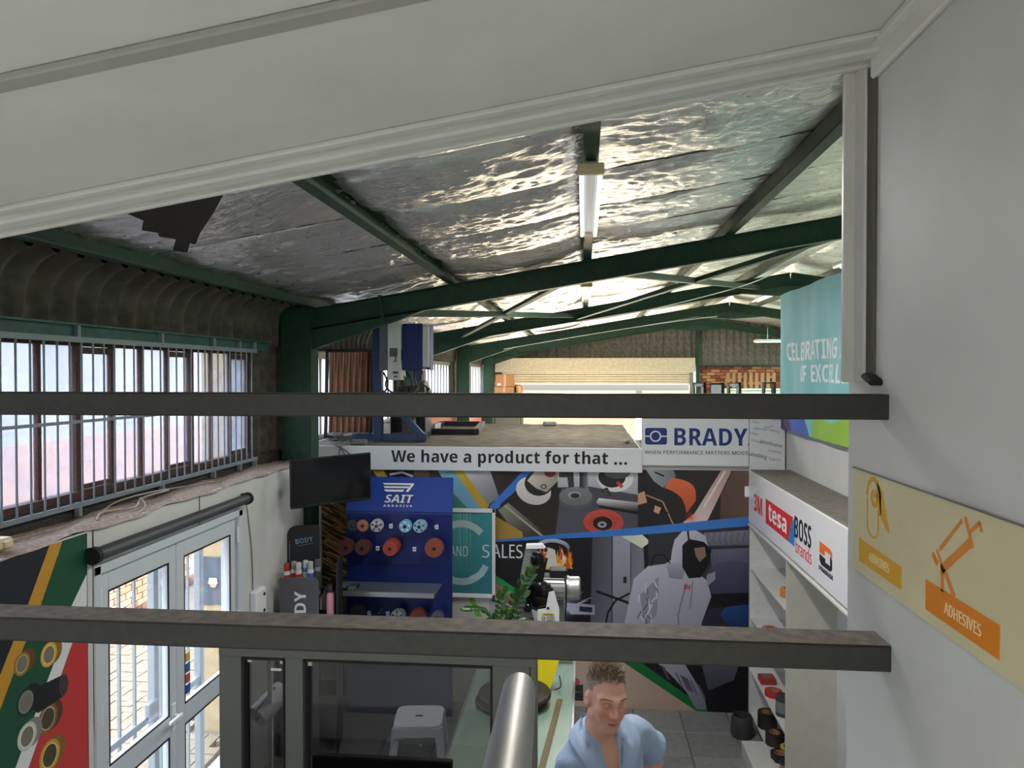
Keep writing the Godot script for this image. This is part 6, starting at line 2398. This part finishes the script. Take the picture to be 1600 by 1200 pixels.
func finger(prims: Array, base: Vector3, dir: Vector3, down: Vector3, lens: Array, bend: float, r: float) -> void:
	var p := base
	var d := dir.normalized()
	var ax := d.cross(down).normalized()
	for i in lens.size():
		d = d.rotated(ax, bend * (0.6 if i == 0 else 1.0))
		var q: Vector3 = p + d * lens[i]
		prims.append([0, p, q, r * (1.0 - 0.08 * i), r * (0.92 - 0.08 * i)])
		p = q

func hand(wrist: Vector3, dir: Vector3, palm_dir: Vector3, thumb_side: Vector3, bend: float) -> Array:
	# a palm, four fingers and a thumb that leaves the side of the palm
	var d := dir.normalized()
	var t := thumb_side.normalized()
	var prims := []
	for i in 4:
		prims.append([0, wrist + t * (0.018 - 0.012 * i), wrist + d * 0.085 + t * (0.033 - 0.022 * i), 0.015, 0.0135])
	var ls := [[0.040, 0.024, 0.019], [0.045, 0.028, 0.020], [0.042, 0.026, 0.020], [0.033, 0.020, 0.017]]
	for i in 4:
		finger(prims, wrist + d * (0.090 - 0.004 * absf(i - 1.3)) + t * (0.034 - 0.0225 * i), d + t * (0.12 - 0.08 * i), palm_dir, ls[i], bend, 0.0088 - 0.0005 * i)
	finger(prims, wrist + d * 0.028 + t * 0.026, d * 0.7 + t * 0.75 + palm_dir * 0.25, palm_dir - t * 0.6, [0.042, 0.032, 0.026], bend * 0.6, 0.0105)
	return prims

func man() -> void:
	var m := thing("person", "man in a pale blue open-necked shirt with short greying hair", "person", V3(0.075, -0.02, -3.16), 0.42)
	var skin := mat("skin", Color.WHITE, 0.5)
	skin.vertex_color_use_as_albedo = true
	skin.subsurf_scatter_enabled = true
	skin.subsurf_scatter_strength = 0.05
	var none = null
	var base_skin := Color(0.70, 0.38, 0.275)
	var body_col := func(_v): return base_skin
	# head: x is his left, z is forward
	var hb := Basis(Vector3.UP, -0.02) * Basis(Vector3.RIGHT, 0.02) * Basis(Vector3.BACK, -0.10)
	var hx := Transform3D(hb, V3(0.0, 1.625, 0.045))
	var hp := [
		[1, V3(0, 0.040, -0.016), V3(0.077, 0.088, 0.096)],
		[1, V3(0, -0.020, 0.020), V3(0.067, 0.098, 0.070)],
		[0, V3(0, -0.098, 0.050), V3(0, -0.094, 0.062), 0.030, 0.024],
		[0, V3(-0.052, -0.060, 0.012), V3(-0.018, -0.100, 0.052), 0.026, 0.022],
		[0, V3(0.052, -0.060, 0.012), V3(0.018, -0.100, 0.052), 0.026, 0.022],
		[0, V3(-0.040, -0.022, 0.056), V3(-0.030, -0.05, 0.056), 0.026, 0.022],
		[0, V3(0.040, -0.022, 0.056), V3(0.030, -0.05, 0.056), 0.026, 0.022],
		[0, V3(-0.048, 0.026, 0.060), V3(-0.012, 0.022, 0.082), 0.013, 0.013],
		[0, V3(0.048, 0.026, 0.060), V3(0.012, 0.022, 0.082), 0.013, 0.013],
		[0, V3(0, 0.014, 0.086), V3(0, -0.030, 0.106), 0.0085, 0.0135],
		[0, V3(-0.013, -0.034, 0.092), V3(-0.012, -0.036, 0.094), 0.0085, 0.0085],
		[0, V3(0.013, -0.034, 0.092), V3(0.012, -0.036, 0.094), 0.0085, 0.0085],
		[0, V3(-0.022, -0.0625, 0.072), V3(0, -0.058, 0.086), 0.007, 0.0075],
		[0, V3(0.022, -0.0625, 0.072), V3(0, -0.058, 0.086), 0.007, 0.0075],
		[0, V3(-0.018, -0.074, 0.072), V3(0.018, -0.074, 0.072), 0.0085, 0.0085],
		[0, V3(0, -0.074, 0.078), V3(0, -0.0745, 0.080), 0.008, 0.008],
		[1, V3(-0.079, -0.006, -0.012), V3(0.010, 0.032, 0.020)],
		[1, V3(0.079, -0.006, -0.012), V3(0.010, 0.032, 0.020)],
		[0, V3(0, -0.06, -0.03), V3(0, -0.20, -0.045), 0.056, 0.064],
	]
	var carve_head := func(p: Vector3, d: float) -> float:
		for s in [-1.0, 1.0]:
			var e: float = p.distance_to(V3(s * 0.031, 0.003, 0.093)) - 0.0155
			d = -smin(-d, e, 0.012)
		# mouth line and ear bowls
		var mo := maxf(absf(p.x) - 0.024, maxf(absf(p.y + 0.0668 + p.x * p.x * 6.0) - 0.0009, 0.062 - p.z))
		d = -smin(-d, mo, 0.004)
		for s in [-1.0, 1.0]:
			d = -smin(-d, p.distance_to(V3(s * 0.093, -0.004, -0.006)) - 0.012, 0.008)
		return d
	var head_col := func(v: Vector3) -> Color:
		var c := base_skin
		var red: float = exp(-pow((absf(v.x) - 0.038) / 0.024, 2.0) - pow((v.y + 0.028) / 0.03, 2.0)) + 0.9 * exp(-pow(v.x / 0.016, 2.0) - pow((v.y + 0.022) / 0.028, 2.0))
		c = c.lerp(Color(0.66, 0.25, 0.18), clampf(red * 0.75, 0.0, 0.8) if v.z > 0.03 else 0.0)
		if v.z > 0.06 and absf(v.y + 0.0668) < 0.006 and absf(v.x) < 0.021:
			c = Color(0.50, 0.20, 0.155)
		if v.z > 0.055 and absf(v.y - 0.004) < 0.012 and absf(absf(v.x) - 0.031) < 0.017:
			c = c.lerp(Color(0.55, 0.26, 0.19), 0.4)
		if v.y > 0.03:
			c = c.lerp(Color(0.76, 0.44, 0.33), 0.6)
		return c
	var sk := mb()
	nets(sk, hp, 0.016, V3(-0.11, -0.22, -0.14), V3(0.11, 0.15, 0.14), 0.0034, hx, carve_head, head_col)
	# neck, chest and arms
	var sh_l := V3(0.168, 1.425, -0.035)
	var el_l := V3(0.325, 1.215, -0.15)
	var wr_l := V3(0.205, 1.01, -0.06)
	var sh_r := V3(-0.135, 1.345, 0.0)
	var el_r := V3(-0.18, 1.08, 0.01)
	var wr_r := V3(-0.19, 0.86, 0.10)
	var bp := [
		[0, V3(0, 1.52, 0.0), V3(0, 1.42, -0.02), 0.058, 0.07],
		[0, V3(-0.04, 1.34, 0.0), V3(0.045, 1.36, -0.005), 0.088, 0.088],
		[0, V3(-0.05, 1.15, 0.0), V3(0.05, 1.15, 0.0), 0.085, 0.085],
		[0, V3(0, 1.15, 0.01), V3(0, 1.36, 0.01), 0.095, 0.10],
		[0, V3(0.07, 1.40, -0.01), sh_l, 0.06, 0.05], [0, V3(-0.06, 1.385, -0.005), sh_r, 0.06, 0.05],
		[0, sh_l, el_l, 0.052, 0.042], [0, el_l, wr_l, 0.043, 0.029],
		[0, sh_r, el_r, 0.052, 0.042], [0, el_r, wr_r, 0.043, 0.029],
	]
	nets(sk, bp, 0.03, V3(-0.36, 0.86, -0.2), V3(0.40, 1.6, 0.18), 0.011, Transform3D(), none, body_col)
	nets(sk, hand(wr_l, V3(-0.25, -0.75, 0.5), V3(-0.9, 0.1, -0.2), V3(0.1, 0.5, 0.85), 0.35), 0.006, wr_l - Vector3.ONE * 0.17, wr_l + Vector3.ONE * 0.17, 0.0036, Transform3D(), none, body_col)
	nets(sk, hand(wr_r, V3(0.05, -0.9, 0.3), V3(0.8, 0.0, 0.1), V3(0.1, 0.25, 0.9), 0.3), 0.006, wr_r - Vector3.ONE * 0.19, wr_r + Vector3.ONE * 0.16, 0.0036, Transform3D(), none, body_col)
	obj("body", sk, skin, m)
	# eyes and brows
	for s in [-1.0, 1.0]:
		var st := mb()
		lathe(st, ball(0.0112), 16, hx * Transform3D(Basis(Vector3.RIGHT, PI / 2), V3(s * 0.031, 0.002, 0.074)))
		obj("eyeball", st, mat("eye_white", c8(196, 186, 178), 0.3), m)
		st = mb()
		lathe(st, [V(0.0058, 0.0100), V(0.003, 0.0114), V(0, 0.0116)], 14, hx * Transform3D(Basis(Vector3.RIGHT, PI / 2 + 0.3), V3(s * 0.031, 0.001, 0.0742)))
		obj("iris", st, mat("iris", c8(40, 46, 52), 0.2), m)
		st = mb()
		var lid := hx * Transform3D(Basis(Vector3.RIGHT, 0.9), V3(s * 0.031, 0.002, 0.074))
		st.set_color(Color(0.62, 0.31, 0.225))
		lathe(st, [V(0.0128, 0.0005), V(0.0118, 0.006), V(0.008, 0.0105), V(0, 0.0128)], 16, lid)
		st.set_color(Color(0.62, 0.31, 0.225))
		lathe(st, [V(0, -0.0126), V(0.0085, -0.0096), V(0.0122, -0.0045)], 16, hx * Transform3D(Basis(Vector3.RIGHT, 0.1), V3(s * 0.031, 0.002, 0.074)))
		obj("eyelid", st, skin, m)
		st = mb()
		for i in 26:
			var t := i / 25.0
			var a := hx * V3(s * (0.013 + 0.038 * t), 0.027 + 0.006 * sin(t * 2.6), 0.094 - 0.022 * t * t - 0.002)
			bar(st, a, a + hb * V3(s * 0.010, 0.004 - 0.004 * t, 0.0025), 0.0022, 0.0022)
		obj("eyebrow", st, mat("brow", c8(122, 92, 72), 0.8), m)
	# hair: a cap over the skull and short tufts
	var hair := mb()
	var hr := [[1, V3(0, 0.044, -0.022), V3(0.0785, 0.0875, 0.0950)]]
	var nz := FastNoiseLite.new()
	nz.seed = 4
	nz.frequency = 60.0
	var hairline := func(v: Vector3) -> float:
		# above this height the hair grows
		var f := clampf((v.z + 0.02) / 0.09, 0.0, 1.0)
		var temple := exp(-pow((absf(v.x) - 0.05) / 0.02, 2.0)) * 0.018
		return lerpf(-0.045 if v.z < -0.04 else -0.01, 0.094 + temple - 0.012 * exp(-pow(v.x / 0.02, 2.0)), pow(f, 0.9))
	var carve_hair := func(p: Vector3, d: float) -> float:
		var w: float = d + 0.004 * nz.get_noise_3d(p.x, p.y * 0.5, p.z)
		return maxf(w, hairline.call(p) - p.y)
	var hair_col := func(v: Vector3) -> Color:
		var top := clampf((v.y - 0.07) / 0.04, 0.0, 1.0)
		return Color(0.34, 0.28, 0.22).lerp(Color(0.20, 0.138, 0.09), top)
	hair = mb()
	nets(hair, hr, 0.004, V3(-0.1, -0.07, -0.14), V3(0.1, 0.16, 0.1), 0.004, hx, carve_hair, hair_col)
	var r := RandomNumberGenerator.new()
	r.seed = 12
	for i in 3400:
		var big := i % 8 == 0
		var dir := Vector3(r.randfn(), absf(r.randfn()) + 0.15, r.randfn() + 0.2).normalized()
		var v: Vector3 = V3(0, 0.044, -0.022) + dir * V3(0.078, 0.087, 0.0945)
		if v.y < hairline.call(v) + (0.008 if big else 0.003):
			continue
		var up := clampf(dir.y, 0.0, 1.0)
		var l := r.randf_range(0.014, 0.030) * (0.2 + 0.9 * pow(up, 1.6))
		if big:
			if up < 0.6:
				continue
			l = r.randf_range(0.026, 0.044)
		var lean := (dir + V3(r.randf_range(-0.4, 0.4), 0.35, r.randf_range(-0.1, 0.55))).normalized()
		var w := 0.0042 if big else 0.0019
		var side := lean.cross(V3(r.randfn(), r.randfn(), r.randfn())).normalized() * w
		var s2 := lean.cross(side).normalized() * w
		var a: Vector3 = v - dir * 0.003
		var tip: Vector3 = v + lean * l
		var c0: Color = hair_col.call(v)
		var sh := r.randf_range(0.75, 1.35)
		hair.set_color(Color(c0.r * sh, c0.g * sh, c0.b * sh))
		face(hair, [hx * (a + side), hx * (a - side + s2), hx * tip], hx * (a - lean))
		face(hair, [hx * (a - side + s2), hx * (a - side - s2), hx * tip], hx * (a - lean))
		face(hair, [hx * (a - side - s2), hx * (a + side), hx * tip], hx * (a - lean))
	var hm := mat("hair", Color.WHITE, 0.7)
	hm.vertex_color_use_as_albedo = true
	obj("hair", hair, hm, m)
	# shirt
	var shp := [
		[0, V3(-0.065, 1.35, 0.0), V3(0.075, 1.375, -0.01), 0.105, 0.105],
		[0, V3(0.08, 1.415, -0.015), V3(0.165, 1.425, -0.035), 0.074, 0.066], [0, V3(-0.07, 1.40, -0.005), V3(-0.135, 1.345, 0.0), 0.074, 0.066],
		[0, V3(-0.085, 0.93, 0.01), V3(-0.07, 1.27, 0.0), 0.118, 0.108], [0, V3(0.085, 0.93, 0.01), V3(0.08, 1.3, 0.0), 0.118, 0.108],
		[0, V3(0, 0.95, 0.045), V3(0, 1.30, 0.03), 0.135, 0.11],
		[0, V3(0.168, 1.425, -0.035), V3(0.292, 1.30, -0.115), 0.066, 0.078],
		[0, V3(-0.135, 1.345, 0.0), V3(-0.175, 1.12, 0.01), 0.066, 0.074],
		[0, V3(0, 1.43, -0.02), V3(0, 1.475, -0.022), 0.088, 0.076],
	]
	var folds := FastNoiseLite.new()
	folds.seed = 21
	folds.frequency = 5.0
	var el_dir := (V3(0.292, 1.30, -0.115) - V3(0.168, 1.425, -0.035) + V3(0, -0.06, 0)).normalized()
	var er_dir := (V3(-0.175, 1.12, 0.01) - V3(-0.135, 1.345, 0.0)).normalized()
	var carve_shirt := func(p: Vector3, d: float) -> float:
		d += 0.012 * folds.get_noise_3d(p.x * 1.6, p.y * 0.9, p.z * 1.6) + 0.010 * sin(p.x * 40.0 + p.y * 26.0 + 2.0 * sin(p.y * 9.0)) * clampf((1.38 - p.y) * 4.0, 0.0, 1.0)
		# hem of each sleeve, open neck and hem
		d = maxf(d, (p - V3(0.285, 1.285, -0.115)).dot(el_dir)) if p.x > 0.15 else d
		d = maxf(d, (p - V3(-0.18, 1.10, 0.01)).dot(er_dir)) if p.x < -0.15 else d
		d = maxf(d, 0.90 - p.y)
		var vneck := maxf(absf(p.x - 0.004) - (p.y - 1.25) * 0.19, maxf(-0.0 - p.z, 1.25 - p.y))
		d = -smin(-d, vneck, 0.012)
		d = maxf(d, p.y - 1.505 + 0.35 * clampf(p.z + 0.01, 0.0, 0.2))
		return d
	var sm := grained("shirt_blue", c8(166, 188, 218), 0.8, 0.08, 0.07, 6.0)
	sm.rim_enabled = true
	sm.rim = 0.2
	var shirt := mb()
	nets(shirt, shp, 0.035, V3(-0.40, 0.86, -0.22), V3(0.44, 1.56, 0.24), 0.0085, Transform3D(), carve_shirt, none)
	obj("shirt", shirt, sm, m)
	# collar leaves that lie on the shirt and frame the open neck
	var onto := func(p: Vector3, off: float) -> Vector3:
		for it in 6:
			var d := 9.0
			for q in shp:
				d = smin(d, prim(p, q), 0.035) if d < 8.0 else prim(p, q)
			var g := Vector3.ZERO
			for ax in 3:
				var e := Vector3.ZERO
				e[ax] = 0.004
				var d1 := 9.0
				for q in shp:
					d1 = smin(d1, prim(p + e, q), 0.035) if d1 < 8.0 else prim(p + e, q)
				g[ax] = d1 - d
			p += g.normalized() * (off - d)
		return p
	for s in [-1.0, 1.0]:
		var col := mb()
		var inner := Curve3D.new()
		for q in [V3(0.0, 1.515, -0.10), V3(s * 0.055, 1.51, -0.075), V3(s * 0.078, 1.50, -0.02), V3(s * 0.066, 1.455, 0.06), V3(s * 0.038, 1.38, 0.12), V3(0.004 + s * 0.014, 1.31, 0.14)]:
			inner.add_point(q)
		var outer := Curve3D.new()
		for q in [V3(0.0, 1.465, -0.13), V3(s * 0.075, 1.455, -0.105), V3(s * 0.125, 1.44, -0.02), V3(s * 0.12, 1.405, 0.07), V3(s * 0.085, 1.335, 0.13), V3(s * 0.05, 1.315, 0.14)]:
			outer.add_point(q)
		for layer in [0.007, 0.014]:
			sheet(col, 20, 4, func(u, v):
				var p: Vector3 = inner.samplef(u * 5.0).lerp(outer.samplef(u * 5.0), v)
				if v > 0.4 or u > 0.55:
					p = onto.call(p, layer + 0.004 * sin(PI * v))
				return p)
		obj("collar", col, sm, m)
	var pk := mb()
	for i in 7:
		bar(pk, V3(0.004, 1.268 - 0.05 * i, 0.150 + 0.022 * minf(i, 3) / 3.0), V3(0.004, 1.222 - 0.05 * i, 0.155 + 0.022 * minf(i + 1, 3) / 3.0), 0.03, 0.006)
	obj("placket", pk, sm, m)
	for i in 3:
		var bt := mb()
		lathe(bt, [V(0, 0), V(0.006, 0), V(0.006, 0.002), V(0, 0.0025)], 12, Transform3D(Basis(Vector3.RIGHT, PI / 2), V3(0.004, 1.20 - 0.09 * i, 0.172 + 0.004 * i)))
		obj("button", bt, M.white_gloss, m)
	# trousers and shoes
	var tr := mb()
	nets(tr, [[0, V3(-0.09, 0.93, 0.0), V3(-0.105, 0.50, 0.01), 0.115, 0.075], [0, V3(-0.105, 0.50, 0.01), V3(-0.11, 0.08, -0.01), 0.072, 0.06], [0, V3(0.09, 0.93, 0.0), V3(0.105, 0.50, 0.01), 0.115, 0.075], [0, V3(0.105, 0.50, 0.01), V3(0.11, 0.08, -0.01), 0.072, 0.06], [0, V3(-0.08, 0.94, 0.0), V3(0.08, 0.94, 0.0), 0.12, 0.12]], 0.03, V3(-0.28, 0.0, -0.18), V3(0.28, 1.1, 0.18), 0.014, Transform3D(), none, none)
	obj("trousers", tr, mat("trouser_grey", c8(60, 62, 70), 0.85), m)
	for s in [-1.0, 1.0]:
		var sh := mb()
		nets(sh, [[0, V3(s * 0.11, 0.045, -0.05), V3(s * 0.12, 0.04, 0.15), 0.045, 0.04], [0, V3(s * 0.11, 0.07, -0.02), V3(s * 0.11, 0.07, 0.03), 0.045, 0.04]], 0.02, V3(s * 0.11 - 0.09, -0.02, -0.12), V3(s * 0.11 + 0.09, 0.14, 0.22), 0.008, Transform3D(), func(p: Vector3, d: float): return maxf(d, 0.002 - p.y), none)
		obj("shoe", sh, M.black, m)
	# spectacles hooked into the open neck
	var g := thing("eyeglasses", "black folded eyeglasses hanging from the shirt's open neck", "eyeglasses", m.transform * V3(0.0, 1.235, 0.172), 0.16)
	var gs := mb()
	for s in [-1.0, 1.0]:
		ring(gs, 0.0165, 0.019, 0.003, 20, Transform3D(Basis(Vector3.RIGHT, PI / 2), V3(s * 0.022, -0.012, 0.008)))
	bar(gs, V3(-0.005, -0.008, 0.0065), V3(0.005, -0.008, 0.0065), 0.003, 0.003)
	obj("rim", gs, M.black, g)
	gs = mb()
	cable(gs, [V3(-0.040, -0.008, 0.008), V3(-0.02, -0.02, 0.002), V3(0.0, -0.06, -0.002), V3(0.004, -0.09, -0.006)], 0.002)
	cable(gs, [V3(0.040, -0.008, 0.008), V3(0.02, -0.02, 0.004), V3(0.004, -0.06, 0.0), V3(-0.002, -0.09, -0.004)], 0.002)
	obj("temple", gs, M.black, g)

func ball(r: float) -> Array:
	var o := []
	for i in 9:
		var a := -PI * 0.5 + PI * i / 8
		o.append(V(maxf(r * cos(a), 0.0), r * sin(a)))
	return o
